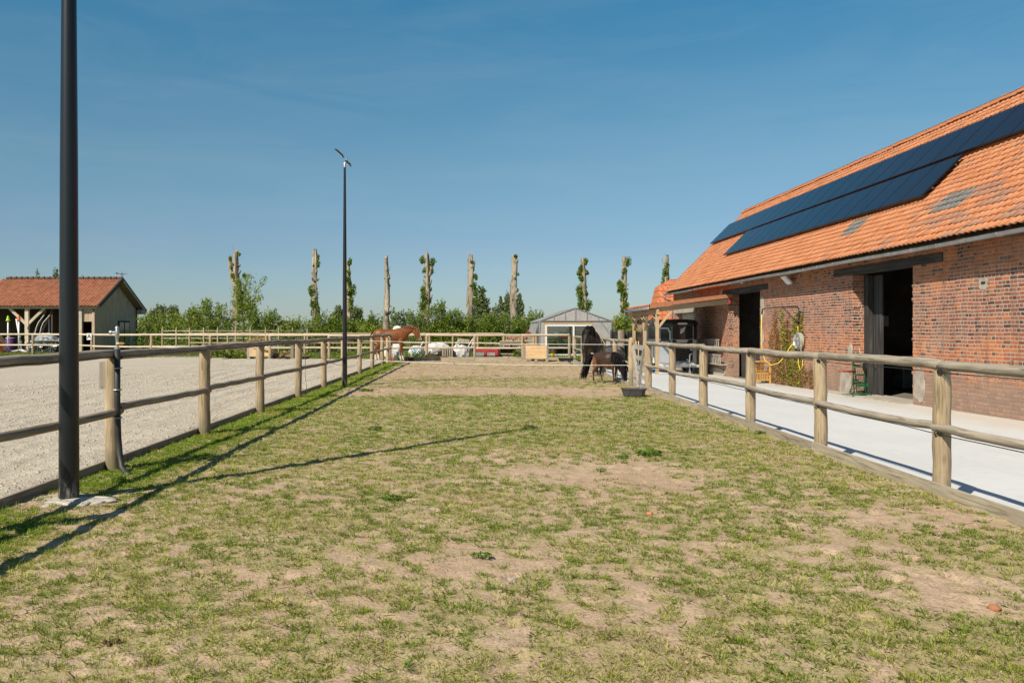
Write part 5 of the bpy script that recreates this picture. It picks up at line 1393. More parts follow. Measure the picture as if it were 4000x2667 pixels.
pollard(543, 574, 740, 11, 'two stemmed pollarded trunk at the left end of the row, above the sapling', [(529, 594, .18), (533, 616, .14), (536, 634, .2), (540, 642, .15), (562, 632, .2), (551, 584, .12)], fork=(527, 590, 541, 662))
pollard(722, 573, 745, 9.5, 'tall pale pollarded trunk left of the second black mast, ivied on its lower half', [(729, 592, .22), (731, 606, .25), (716, 664, .4), (722, 684, .38), (720, 700, .35), (728, 705, .32), (722, 715, .4), (716, 672, .3), (726, 735, .5)], lean=.1, stub=((.55, .5, .2),))
pollard(801, 598, 745, 7.5, 'slender leafy pollarded trunk half hidden behind the second black mast', [(804, 601, .28), (801, 625, .2), (803, 650, .3), (809, 664, .45), (801, 670, .3), (805, 690, .38), (806, 705, .35), (798, 640, .2)])
pollard(888, 589, 750, 8, 'bare pale pollarded trunk without any leaves, behind the chestnut horse', [], lean=.05)
pollard(982, 583, 735, 10, 'pollarded trunk with leafy tufts at its forked top, right of the chestnut horse', [(970, 597, .28), (993, 602, .36), (976, 620, .2), (992, 622, .22), (972, 664, .3), (974, 680, .45), (985, 690, .3), (970, 700, .5), (985, 655, .2)], stub=((.8, .6, .55),), lean=-.1)
pollard(1081, 587, 750, 9, 'pale pollarded trunk with one thin side spike near its top, left of the tallest poplar', [(1086, 604, .14), (1086, 615, .16), (1092, 635, .24), (1088, 655, .3), (1091, 670, .32), (1090, 690, .35)], lean=-.05, stub=((.88, .5, .5),))
pollard(1181, 587, 740, 11, 'thick pale pollarded trunk with one green tuft on top, left of the greenhouse', [(1184, 589, .16), (1190, 630, .08)], stub=((.62, .55, .15),), lean=-.05)
pollard(1340, 594, 740, 9, 'pollarded trunk with many ivy tufts directly behind the greenhouse ridge', [(1345, 600, .25), (1334, 614, .22), (1331, 624, .3), (1334, 638, .25), (1346, 625, .2), (1331, 665, .4), (1332, 680, .4), (1342, 650, .2), (1334, 700, .45), (1350, 700, .5), (1344, 672, .22)])
pollard(1433, 589, 740, 9, 'pollarded trunk with dense leaf clumps between greenhouse and carport', [(1441, 600, .4), (1434, 622, .3), (1425, 660, .42), (1432, 672, .4), (1430, 685, .35), (1422, 650, .25), (1436, 700, .35), (1430, 712, .3)], stub=((.6, .6, .4),))
pollard(1531, 586, 740, 9, 'pollarded trunk rising behind the far corner of the barn roof', [(1527, 625, .35), (1531, 610, .2), (1526, 640, .3), (1524, 650, .3)])

def bush(lab, spec, n, size, mat, name='hedge_shrub', Y=60, stems=True, cat='shrub', extra=None, dep=1.2, group=None):
    """spec: crown lumps as (x, ytop, rx, rz) in the survey picture's scale at distance Y"""
    L = []; c0 = spec[0]; X0 = (c0[0]-CX)*Y/F
    t = thing(name, lab, cat, (X0, Y, 0), 0, group)
    for (x, yt, rx, rz) in spec:
        zt = H-(yt-CY)*Y/F-min(.3, rz*.25); L.append(((x-CX)*Y/F, Y+random.uniform(-.4, .4)*dep, zt-rz, rx, dep*random.uniform(.8, 1.1), rz))
        if zt-2*rz > .25: L.append(((x-CX)*Y/F, Y+random.uniform(-.3, .3)*dep, (zt-rz*1.6)/2, rx*1.05, dep, (zt-rz*1.2)/2+.15))
        for _ in range(4):   # uneven outline: small lumps pushed out of the big ones
            a = random.uniform(0, PI); L.append(((x-CX)*Y/F+rx*.9*math.cos(a), Y-random.uniform(0, .8)*dep, zt-rz+rz*.95*math.sin(a), rx*.3, dep*.4, rz*.3))
    pts = lump_pts(L, n, .45)
    pts = pts[pts[:, 2] > -.05]
    if stems:
        mb = MB()
        for l in L[:14]:
            q = V3(l[0], l[1], 0); mb.tube([q, q+V3(random.uniform(-.1, .1), 0, l[2]*.6), V3(l[0]+random.uniform(-.3, .3), l[1]+.3, l[2]+l[5]*.3)], [.04, .03, .012], 6)
        mb.build('stems', M['stem'], t)
    # feathery shoots above the outline
    P = []
    for l in L:
        for _ in range(2):
            a = random.uniform(.2, PI-.2); b = V3(l[0]+l[3]*.9*math.cos(a), l[1], l[2]+l[5]*.9*math.sin(a)); d = V3(math.cos(a)*.5, random.uniform(-.3, .3), 1).normalized()
            for k in range(7): P.append(b+d*(.04*k)+V3(*[random.uniform(-.06, .06) for _ in range(3)]))
    leaves('foliage', np.concatenate([pts, np.array(P)]), size, mat, t)
    if extra: extra(t, L)
    return t
def flowers(t, L):
    P = []
    for (x, y) in ((640, 738), (655, 745), (632, 745), (648, 733), (668, 742), (660, 735), (645, 750), (636, 738), (672, 748)):
        c = at(x, y, 58.4)
        for _ in range(22): P.append(c+V3(random.uniform(-.2, .2), random.uniform(-.1, .1), random.uniform(-.04, .05)))
    leaves('blossom', np.array(P), .07, M['flower'], t)
bush('rounded hedge shrub next to the shed gable', [(345, 722, 1.1, 1.0), (372, 716, 1.2, 1.1), (398, 718, 1.2, 1.1), (425, 715, 1.2, 1.1), (330, 738, .7, .7)], 6500, .15, M['leaf'], Y=62)
bush('tall loose hedge shrub with upright shoots left of the sapling', [(462, 696, .9, 1.5), (480, 688, .8, 1.4), (500, 700, 1.0, 1.4), (520, 702, .9, 1.5), (440, 712, .9, 1.2), (470, 720, 1.2, 1.2)], 8000, .15, M['leaf'], Y=60)
bush('dark green elder bush with cream flower heads right of the sapling', [(598, 714, 1.3, 1.5), (618, 710, 1.2, 1.5), (640, 718, 1.2, 1.3), (580, 722, 1.0, 1.3), (655, 734, .9, 1.0)], 8000, .15, M['leafdark'], Y=59.5, extra=flowers)
bush('low sprawling bush at the gap left of the tall pale trunk', [(675, 735, .8, .8), (695, 728, .9, 1.0), (660, 745, .8, .7), (715, 738, .8, .8)], 4200, .14, M['leaf'], Y=59)
bush('ivy covered hedge stretch between the tall pale trunk and the second mast', [(745, 716, .9, 1.3), (765, 728, .8, 1.0), (735, 735, .9, 1.0), (780, 720, .9, 1.2), (755, 742, .8, .7)], 5000, .14, M['leafdark'], Y=60)
bush('bright leafy hedge stretch right of the second mast', [(820, 722, .9, 1.2), (835, 735, .9, .9), (812, 742, .9, .8), (845, 742, .7, .7)], 4200, .14, M['leafbright'], Y=60)
bush('hedge shrub around the foot of the bare pale trunk', [(868, 714, .8, 1.3), (905, 712, 1.0, 1.4), (925, 714, .9, 1.4), (890, 735, 1.0, 1.0)], 5000, .14, M['leaf'], Y=66)
bush('thick dark ivy hedge with one tall shoot behind the head of the chestnut horse', [(955, 714, 1.0, 1.4), (985, 708, 1.1, 1.5), (1008, 690, .6, 1.0), (1010, 705, 1.0, 1.5), (1030, 720, .9, 1.2), (970, 735, 1.1, 1.1), (1020, 738, 1.1, 1.0)], 9500, .14, M['leafdark'], Y=60.5)
bush('dark ivy hedge left of the trunk with the side spike', [(1045, 712, .9, 1.4), (1062, 716, .9, 1.3), (1055, 735, 1.1, 1.0)], 5200, .14, M['leafdark'], Y=61)
bush('dark ivy hedge between the two pale trunks behind the wooden garden gate', [(1105, 716, 1.1, 1.3), (1130, 722, 1.0, 1.2), (1150, 718, 1.0, 1.3), (1120, 738, 1.2, 1.0), (1165, 735, 1.0, 1.0), (1090, 735, .9, 1.0)], 8000, .14, M['leafdark'], Y=61)
bush('broad green hedge left of the greenhouse', [(1200, 718, 1.0, 1.3), (1222, 713, 1.1, 1.4), (1245, 717, 1.0, 1.3), (1210, 735, 1.1, 1.1), (1190, 742, 1.0, .8), (1235, 735, 1.1, 1.1)], 8000, .14, M['leafdark'], Y=62)
bush('bright green shrub right of the greenhouse', [(1412, 728, .8, 1.2), (1428, 722, .8, 1.3), (1442, 730, .7, 1.1), (1418, 742, .9, .8), (1440, 748, .7, .7)], 5000, .14, M['leafbright'], Y=58)
bush('small green bush seen through the carport posts', [(1505, 728, .5, .8), (1515, 736, .5, .7), (1498, 746, .5, .5)], 1800, .13, M['leafbright'], Y=58)
# young cherry with one long whippy branch
t = thing('sapling', 'young cherry tree with loose whippy branches in front of the forked trunk', 'tree', ((560-CX)*52/F, 52, 0))
mb = MB(); Q = []
b0 = at(559, 812, 52); b0.z = 0
tr = [b0, at(559, 750, 52), at(557, 725, 52), at(556, 690, 52), at(553, 640, 52)]
mb.tube(tr, [.075, .06, .05, .035, .012], 8)
for (s, pts) in ((1, [(558, 735), (570, 715), (585, 685), (594, 655), (612, 640)]), (1, [(557, 725), (572, 700), (590, 690), (602, 680)]), (1, [(558, 735), (575, 722), (595, 712)]), (1, [(556, 690), (562, 665), (568, 640), (576, 632)]), (1, [(556, 700), (545, 680), (540, 662)]), (1, [(557, 720), (545, 705), (535, 690)]), (1, [(558, 735), (548, 730), (540, 725)]), (1, [(556, 690), (570, 672), (578, 650)])):
    pp = [at(x, y, 52+.25*math.sin(x)) for x, y in pts]; mb.tube(pp, list(np.linspace(.03, .008, len(pp))), 5)
    for i in range(len(pp)-1):
        for k in range(9):
            q = pp[i].lerp(pp[i+1], k/9)
            for _ in range(7): Q.append(q+V3(*[random.gauss(0, .13) for _ in range(3)]))
for i in range(2, 4):
    for k in range(60): Q.append(tr[i].lerp(tr[i+1], k/60)+V3(random.gauss(0, .22), random.gauss(0, .2), random.gauss(0, .1)))
L = [(p.x, p.y, p.z, rx, .4, rz) for p, rx, rz in ((at(553, 675, 52), .5, .9), (at(560, 705, 52), .75, .6), (at(578, 705, 52), .5, .5), (at(548, 650, 52), .3, .5), (at(572, 690, 52), .35, .5))]
mb.build('trunk', M['stem'], t, smooth=True); leaves('crown', np.concatenate([np.array(Q), lump_pts(L, 1100, .1)]), .15, M['leafbright'], t, aspect=.45)

def far_tree(lab, x, ytop, Y, w, mat, shape, n, name='far_tree', ybot=752, size=None):
    X = (x-CX)*Y/F; zt = H-(ytop-CY)*Y/F; W = w*Y/F/2
    t = thing(name, lab, 'tree', (X, Y, -.5))
    L = []
    if shape == 'poplar':
        for k in range(9):
            f = k/8; L.append((X+random.uniform(-.12, .12)*W, Y, 1+(zt-1.6)*f, W*(.30+.66*math.sin(PI*(.22+.74*f))), W*(.30+.66*math.sin(PI*(.22+.74*f))), (zt/8)*.95))
    else:
        for k in range(11):
            a = random.uniform(0, 2*PI); rr = random.uniform(.2, .75)
            L.append((X+W*rr*math.cos(a), Y+W*.6*rr*math.sin(a), zt*random.uniform(.40, .80), W*random.uniform(.3, .5), W*.45, zt*random.uniform(.16, .24)))
        L.append((X, Y, zt*.75, W*.5, W*.5, zt*.25)); L.append((X, Y, zt*.3, W*.8, W*.6, zt*.3))
    mb = MB(); mb.tube([(X, Y, -.6), (X+.1, Y, zt*.4), (X, Y, zt*.9)], [W*.12+.1, W*.08+.05, .03], 8); mb.build('trunk', M['stem'], t)
    leaves('crown', lump_pts(L, n, .35), size or Y*.0032, mat, t)
far_tree('round topped grey green tree far beyond the hedge, next to the shed gable', 362, 699, 130, 46, M['leafgrey'], 'round', 3200)
far_tree('broad far tree right of the round topped one beyond the hedge', 398, 700, 135, 40, M['leafgrey'], 'round', 2800)
far_tree('small far tree behind the tall loose hedge shrub', 445, 706, 120, 34, M['leafgrey'], 'round', 2000)
far_tree('tall rounded far tree left of the second mast', 775, 700, 120, 38, M['leafgrey'], 'poplar', 2600)
far_tree('dark far tree right of the second mast', 822, 704, 140, 32, M['leafgrey'], 'round', 2000)
far_tree('dark far wood edge left of the bare trunk', 850, 730, 150, 50, M['leafdark'], 'round', 2200)
far_tree('tallest far poplar right of the trunk with the side spike', 1105, 663, 120, 46, M['leafgrey'], 'poplar', 6500)
far_tree('slim pointed far poplar, first left of the thick trunk', 1150, 683, 150, 19, M['leafgrey'], 'poplar', 2200)
far_tree('slim pointed far poplar close left of the thick trunk', 1166, 674, 150, 23, M['leafgrey'], 'poplar', 2600)
far_tree('slim pointed far poplar right of the thick trunk', 1193, 678, 140, 25, M['leafgrey'], 'poplar', 2800)
far_tree('silvery willow between the tallest poplar and the thick trunk', 1140, 702, 100, 60, M['leafolive'], 'round', 3200)
far_tree('far trees seen through the carport', 1482, 722, 110, 40, M['leafgrey'], 'round', 1800)
far_tree('pair of wind bent poplars behind the shed ridge, left one', 87, 626, 95, 22, M['leafgrey'], 'poplar', 1200)
far_tree('larger wind bent poplar behind the shed ridge', 128, 618, 95, 34, M['leafgrey'], 'poplar', 1800)
far_tree('tip of a poplar behind the shed ridge right of the near mast', 187, 634, 95, 14, M['leafgrey'], 'poplar', 700)
far_tree('dark treetop at the far left behind the shed hip', 2, 646, 95, 22, M['leafgrey'], 'round', 900)
# distant wood along the horizon reads as one mass
L = []
for k in range(60):
    x = random.uniform(310, 1500); Y = random.uniform(260, 420); X = (x-CX)*Y/F; h = random.uniform(2.2, 4.6); L.append((X, Y, h*.5, h*.9, h*.5, h*.5))
o = leaves('distant_wood', lump_pts(L, 6500, .4), 1.1, M['leafgrey'], None); o['kind'] = 'stuff'
# leafy things on the ground
def weed(lab, x, y, s, n=60, name='weed', cat='weed', mat='weed', z0=0, Yz=None):
    Y = H*F/(y-CY); X = (x-CX)*Y/F
    z = float(soil_h(np.array([X]), np.array([Y]))[0])
    t = thing(name, lab, cat, (X, Y, z)); P = []
    for k in range(n):
        a = random.uniform(0, 2*PI); r = s*math.sqrt(random.random()); P.append((X+r*math.cos(a), Y+r*math.sin(a)*.8, z+.02+random.uniform(0, .35)*s*(1-.5*r/s)))
    leaves('leaves', np.array(P), s*.42, M[mat], t, aspect=.5, flat=.6)
    mb = MB()
    for k in range(6):
        a = random.uniform(0, 2*PI); mb.tube([(X, Y, z), (X+s*.5*math.cos(a), Y+s*.4*math.sin(a), z+s*.25)], .0035, 4)
    mb.build('stalks', M['weed'], t)
weed('large dark green weed at the edge of the bare patch in mid paddock', 1490, 1046, .16, 90)
weed('smaller flat weed just left of the large weed in mid paddock', 1432, 1052, .10, 50)
weed('dark green broad weed right of the near mast shadow', 900, 1149, .11, 60)
weed('flat weed in the left middle of the paddock', 862, 989, .13, 60)
weed('small bright clover clump on bare soil, nearest to the camera', 1107, 1281, .07, 70)
weed('bright weed at the foot of the right fence board, with yellow flower', 1745, 997, .10, 60)
weed('upright broad leaved weed in the mast shadow at the left', 277, 1110+1, .10, 50)
weed('green weed tuft along the shaded left fence line', 840, 898, .20, 90)
weed('weed tuft at the foot of the far fence board', 1030, 826.5, .3, 60)
weed('small weed on the bare patch', 1382, 1083, .07, 40)
mb = MB(); 
def stone(lab, x, y, r, mat, name='stone', flat=.6, n=12):
    Y = H*F/(y-CY); X = (x-CX)*Y/F; z = float(soil_h(np.array([X]), np.array([Y]))[0])
    b = MB()
    if name == 'dung_pile':
        for k in range(n): b.blob((X+random.gauss(0, r*.45), Y+random.gauss(0, r*.4), z+random.uniform(0, r*.5)), r*random.uniform(.2, .38), 7, .3)
    else: b.blob((X, Y, z+r*.15), (r, r*.8, r*flat), 10, .3)
    setp(b.build(name, M[mat], smooth=(name == 'stone')), lab, 'stone' if name == 'stone' else 'dung')
stone('pale grey stone in the front middle of the paddock', 1175, 1326, .035, 'stone')
stone('orange brick fragment in the grass right of centre', 1493, 1181, .03, 'brickstone')
stone('flat pale stone in the grass at the left', 972, 1210, .03, 'stone')
stone('brown lump of soil near the right edge', 2285, 1401, .035, 'brickstone')
stone('dark dung pile beside the forefeet of the chestnut horse', 938, 829, .2, 'dung', 'dung_pile', n=22)
stone('crumbled brown dung at the lower left', 262, 1480, .04, 'dung', 'dung_pile')
# ---------------------------------------------------------------- things in the yard and by the barn
# horse trailer under the carport; local frame: x right, y away from the camera, z up
tx, ty = 9.02, 36.3
t = thing('horse_trailer', 'black and silver horse trailer with dark windows parked under the carport', 'horse trailer', (tx, ty, yz(tx, ty)), 0)
plan = [(-.36, 0), (.56, 0), (.74, .10), (.86, .40), (.86, 3.3), (-.86, 3.3), (-.86, .62), (-.80, .46)]
def shell(nm, z0, z1, mat, grow=0., top=None, par=t):
    mb = MB(); cx, cy = 0, 1.6
    ring = lambda g, z: [(cx+(x-cx)*(1+g/.86), cy+(y-cy)*(1+g/1.6), z) for x, y in plan]
    R = [ring(grow, z0), ring(grow, z1)]
    if top: R += [ring(grow-g, z) for g, z in top]
    n = len(plan); vs = [p for r in R for p in r]
    fs = [(i*n+j, i*n+(j+1) % n, (i+1)*n+(j+1) % n, (i+1)*n+j) for i in range(len(R)-1) for j in range(n)]+[tuple(range(n-1, -1, -1)), tuple((len(R)-1)*n+j for j in range(n))]
    mb.add(vs, fs); return mb.build(nm, mat, par, local=True, bevel=.02)
shell('body', .42, 1.50, M['silver'])
shell('window_band', 1.50, 2.10, M['glassdark'], -.004)
shell('roof', 2.10, 2.20, M['black'], .03, [(.02, 2.30), (.10, 2.36), (.3, 2.39)])
mb = MB(); mb.prism([(-.34, -.012, .55), (.55, -.012, .55), (.55, -.012, 1.52), (.38, -.012, 1.50), (.28, -.012, 1.36), (-.10, -.012, 1.36), (-.22, -.012, 1.50), (-.34, -.012, 1.52)], (0, 0, 0), (0, .03, 0)); mb.build('front_panel', M['black'], t, local=True)
mb = MB(); mb.tube([(-.34, -.02, 1.52), (-.22, -.02, 1.50), (-.10, -.02, 1.36), (.28, -.02, 1.36), (.38, -.02, 1.50), (.55, -.02, 1.52)], .006, 6); mb.tube([(-.36, -.015, .5), (-.36, -.015, 2.1)], .009, 6); mb.tube([(.57, -.01, .5), (.57, -.01, 2.1)], .008, 6); mb.build('trim', M['silver'], t, local=True)
mb = MB(); mb.box((.10, -.012, 2.2), (.42, .07, .09)); mb.build('roof_lamp', M['lightgrey'], t, local=True, bevel=.02)
# door on the slanted corner with its window
d = Vector((-.80+.36, .46, 0)).normalized(); nrm = Vector((-.46, -.44, 0)).normalized()
def q(f, z, o=.012): b = Vector((-.38, .02, 0)).lerp(Vector((-.79, .45, 0)), f); return b+nrm*o+Vector((0, 0, z))
mb = MB(); mb.prism([q(.02, .46), q(.98, .46), q(.98, 2.02), q(.25, 2.02), q(.04, 1.85)], (0, 0, 0), nrm*.012); dr = mb.build('door', M['silver'], t, local=True)
mb = MB(); mb.prism([q(.14, 1.42, .026), q(.92, 1.42, .026), q(.92, 1.96, .026), q(.30, 1.96, .026), q(.14, 1.78, .026)], (0, 0, 0), nrm*.006); mb.build('window', M['glassdark'], dr, local=True)
mb = MB(); mb.blob(q(.93, 1.36, .05), (.03, .03, .06), 8, 0); mb.blob(q(.10, 1.40, .05), (.03, .03, .06), 8, 0); mb.build('handle', M['cable'], dr, local=True)
# pale wing shaped sticker in the front window
mb = MB()
for k in range(4):
    z = 1.96-.045*k; mb.prism([(.03-.01*k, -.006, z), (.20-.015*k, -.006, z+.03), (.22-.02*k, -.006, z+.008), (.03-.01*k, -.006, z-.024)], (0, 0, 0), (0, .006, 0))
mb.prism([(.14, -.006, 2.0), (.24, -.006, 2.05), (.20, -.006, 1.95)], (0, 0, 0), (0, .006, 0)); mb.prism([(.02, -.006, 1.80), (.12, -.006, 1.80), (-.01, -.006, 1.75)], (0, 0, 0), (0, .006, 0))
mb.build('window_sticker', M['white'], t, local=True)
for s in (-1, 1):
    for y in (1.5, 2.2):
        mb = MB(); R = Matrix.Rotation(PI/2, 3, 'Y'); mb.lathe([(.12, -.1), (.30, -.1), (.32, -.05), (.32, .05), (.30, .1), (.12, .1)], (s*.78, y, .32), 22, R); mb.build('wheel', M['rubber'], t, local=True, angle=40)
    mb = MB(); mb.prism([(s*.87, 1.05, .42), (s*.87, 1.15, .68), (s*.87, 2.55, .68), (s*.87, 2.65, .42)], (-.02, 0, 0), (.10*s, 0, 0)); mb.build('mudguard', M['lightgrey'], t, local=True)
mb = MB(); mb.box((.12, -.10, .40), (1.05, .22, .05)); mb.prism([(-.42, -.2, .36), (.64, -.2, .36), (.56, -.2, .48), (-.34, -.2, .48)], (0, 0, 0), (0, .03, 0)); mb.box((.12, .2, .34), (1.5, .5, .12)); mb.build('bumper', M['lightgrey'], t, local=True, bevel=.01)
mb = MB(); mb.bar((-.3, .1, .36), (.12, -1.0, .42), .07, .09); mb.bar((.54, .1, .36), (.12, -1.0, .42), .07, .09); mb.tube([(.12, -1.0, .44), (.12, -1.25, .44)], .04, 8); mb.tube([(.12, -1.2, .46), (.12, -1.0, .62), (.05, -.92, .66)], .014, 6); mb.blob((.12, -1.28, .43), .055, 8, .1); mb.build('drawbar', M['galv'], t, local=True, angle=40)
mb = MB(); mb.tube([(.20, -.85, .12), (.20, -.85, .86)], .026, 8); mb.tube([(.20, -.85, .86), (.30, -.85, .90)], .012, 6); R = Matrix.Rotation(PI/2, 3, 'Y'); mb.lathe([(.03, -.03), (.1, -.03), (.1, .03), (.03, .03)], (.20, -.85, .10), 14, R); mb.build('jockey_wheel', M['galv'], t, local=True, angle=40)
mb = MB(); mb.box((-.24, -.03, .62), (.03, .03, .10)); mb.box((.48, -.03, 1.05), (.05, .03, .05)); mb.box((-.24, -.03, 1.05), (.04, .03, .1)); mb.build('marker_lamps', M['white'], t, local=True)

# feed racks on the wall beside the trailer
def rack(z0, z1, Y0, Y1, lab):
    t = thing('feed_rack', lab, 'wall rack', (WX, Y0, z0), 0)
    mb = MB(); mb.box((-.14, (Y1-Y0)/2, 0), (.28, Y1-Y0, .05)); mb.box((-.26, (Y1-Y0)/2, z1-z0), (.06, Y1-Y0, .05)); mb.build('rails', M['silverwood'], t, local=True)
    mb = MB(); n = 13
    for k in range(n):
        y = .06+(Y1-Y0-.12)*k/(n-1); MB().bar((-.25, y, .02), (-.27, y, z1-z0-.02), .045, .03).build('slat', M['silverwood'], t, local=True)
rack(.10, .50, 34.95, 37.9, 'lower grey slatted feed rack on the brick wall right of the trailer')
rack(.83, 1.15, 35.2, 38.4, 'upper grey slatted feed rack on the brick wall right of the trailer')

# brooms and a flat blue cart by the carport post
for k, (X, Y, c, lab) in enumerate(((7.25, 37.2, 'blue', 'blue headed broom leaning left of the front carport post'), (7.42, 37.5, 'blue', 'second blue broom leaning next to the first by the carport'), (7.08, 37.6, 'white', 'pale headed broom at the left of the blue brooms'))):
    z = yz(X, Y); t = thing('broom', lab, 'broom', (X, Y, z), 0, 'brooms by the carport')
    MB().tube([(0, 0, .12), (.04, .12, 1.35)], .022, 8).build('handle', M['lumber'], t, local=True, smooth=True)
    h = MB().prism([(-.12, 0, 0), (.12, 0, 0), (.07, 0, .32), (-.07, 0, .32)], (0, -.05, 0), (0, .05, 0)); h.build('head', M[c], t, local=True)
t = thing('flat_trolley', 'low blue flat trolley on the concrete before the brooms', 'trolley', (7.35, 36.0, yz(7.35, 36)), 0)
MB().box((0, 0, .14), (1.0, .55, .05)).build('deck', M['blue'], t, local=True, bevel=.01)
mb = MB()
for sx_ in (-.4, .4):
    for sy_ in (-.2, .2): mb.torus((sx_, sy_, .06), .04, .02, (0, 1, 0), 12, 6)
mb.build('castors', M['rubber'], t, local=True); MB().tube([(-.46, 0, .16), (-.62, 0, .75), (-.62, .2, .75)], .016, 6).build('push_bar', M['redbar'], t, local=True)

# slatted chair against the wall
z = yz(10.2, 29.6)
t = thing('garden_chair', 'varnished slatted wooden garden chair against the wall near the far doorway', 'chair', (10.20, 29.75, z), math.radians(12))
W2 = .29
mb = MB()
for k in range(9): mb.bar((-W2+.065*k+.02, -.30, .46), (-W2+.065*k+.02, .16, .40), .045, .018)
mb.build('seat', M['chairwood'], t, local=True)
mb = MB(); 
for k in range(8): mb.bar((-W2+.07+.063*k, .16, .42), (-W2+.07+.063*k, -.02, .76), .045, .018, (1, 0, 0))
mb.bar((-W2, -.02, .77), (W2, -.02, .77), .05, .06); mb.build('backrest', M['chairwood'], t, local=True)
for sx_ in (-1, 1):
    for sy_, h in ((-.30, .62), (.20, .62)):
        mb = MB(); mb.box((sx_*W2, sy_, h/2), (.06, .06, h)); mb.build('leg', M['chairwood'], t, local=True, bevel=.004)
    mb = MB(); mb.box((sx_*W2, -.06, .635), (.08, .62, .03)); mb.build('armrest', M['chairwood'], t, local=True, bevel=.005)
mb = MB()
for z in (.12, .36): mb.box((0, -.30, z), (2*W2-.06, .03, .07))
for k in range(7): mb.box((-.2+.066*k, -.30, .24), (.03, .02, .18))
mb.build('front_slats', M['chairwood'], t, local=True)

# swing arm with yellow hose, and the hose reel made from a car wheel
Y0 = 27.0
t = thing('hose_boom', 'black swing arm on the brick wall carrying a hanging yellow hose', 'hose arm', (WX, Y0, 2.0))
mb = MB(); mb.tube([(-.06, 0, -.28), (-.06, 0, .24), (-.10, .02, .32), (-.18, .03, .345), (-1.05, .25, .30), (-1.15, .27, .26), (-1.18, .28, .10)], .024, 8); mb.tube([(-.06, 0, -.24), (-.55, .12, .32)], .018, 6); mb.build('arm', M['cable'], t, local=True, smooth=True)
mb = MB(); mb.box((-.03, 0, .22), (.06, .1, .05)); mb.box((-.03, 0, -.26), (.06, .1, .05)); mb.build('bracket', M['bluegreen'], t, local=True)
mb = MB(); mb.tube([(-1.18, .28, .10), (-1.19, .28, -.6), (-1.17, .26, -1.15), (-1.10, .2, -1.42), (-.92, .12, -1.58), (-.70, .06, -1.50), (-.52, 0, -1.28), (-.38, -.04, -1.0), (-.26, -.06, -.86)], .013, 8); mb.tube([(-.10, 0, -.3), (-.09, -.02, -.55)], .013, 8)
mb.tube([(-.12, -.08, -1.0), (-.13, -.12, -1.5), (-.10, -.2, -1.72), (-.06, -.28, -1.6), (-.05, -.3, -1.3)], .012, 8); mb.build('yellow_hose', M['yellow'], t, local=True, smooth=True)
t = thing('hose_reel', 'alloy car wheel on the wall wound with grey green hose', 'hose reel', (WX-.02, 26.85, 1.22))
R = Matrix.Rotation(-PI/2, 3, 'Y')
mb = MB(); mb.lathe([(.20, .02), (.20, .16), (.24, .17), (.245, .20), (.225, .205), (.21, .17), (.19, .15)], (0, 0, 0), 28, R); mb.lathe([(.05, .05), (.05, .15), (.03, .165), (0, .165)], (0, 0, 0), 14, R)
for k in range(5):
    a = 2*PI*k/5+.3; mb.bar((-.14, .04*math.cos(a), .04*math.sin(a)), (-.155, .20*math.cos(a), .20*math.sin(a)), .035, .06, (1, 0, 0))
mb.build('wheel', M['alloy'], t, local=True, angle=40)
mb = MB()
for k in range(4):
    for m_ in range(3): mb.torus((-.05-.03*k, 0, 0), .215+.022*m_, .016, (1, 0, 0), 30, 6)
mb.tube([(-.12, -.22, .0), (-.13, -.25, -.25), (-.11, -.2, -.55)], .016, 6); mb.build('wound_hose', M['hosegrey'], t, local=True, smooth=True)
# creepers on the wall
def creeper(lab, col, n, mat, size, x0, x1, ytop, ybot, holes):
    """stems climbing the wall between two survey columns, leaves along them"""
    P = []; mb = MB()
    Ya = WX*F/(x0-CX); Yb = WX*F/(x1-CX)
    t = thing('creeper', lab, 'climbing plant', (WX, (Ya+Yb)/2, yz(WX, 28)))
    for k in range(col):
        f = (k+.5)/col+random.uniform(-.3, .3)/col; Y = Ya+(Yb-Ya)*f; zt = H-(ytop+random.uniform(0, 75)-CY)*Y/F; zb = yz(WX, Y)+(H-(ybot-CY)*Y/F-yz(WX, Y))*random.random()*.3
        pts = []; y = Y+random.uniform(-.3, .3); m = 14
        for i in range(m): y += random.uniform(-.14, .14); pts.append((WX-.012, y, zb+(zt-zb)*i/(m-1)))
        mb.tube(pts, list(np.linspace(.014, .005, m)), 5)
        nn = int(n/col)
        for i in range(nn):
            r = random.random(); q0 = Vector(pts[0]); idx = r*(m-1); a = int(idx); q0 = Vector(pts[a]).lerp(Vector(pts[min(a+1, m-1)]), idx-a)
            s = holes*(1.0-.45*r)
            P.append(q0+V3(-abs(random.gauss(0, .035))-.01, random.gauss(0, s), random.gauss(0, .09)))
    mb.build('stems', M['stem'], t); leaves('leaves', np.array(P), size, M[mat], t, flat=.0)
creeper('dried brown creeper on the brick wall behind the hose arm', 9, 3000, 'leafdry', .07, 1778, 1824, 706, 868, .17)
creeper('yellow green creeper on the brick wall below the hose arm', 6, 2200, 'leaflime', .075, 1804, 1842, 702, 852, .14)
creeper('sparse dry vine ends under the hose reel', 4, 900, 'leafdry', .06, 1826, 1866, 800, 880, .16)
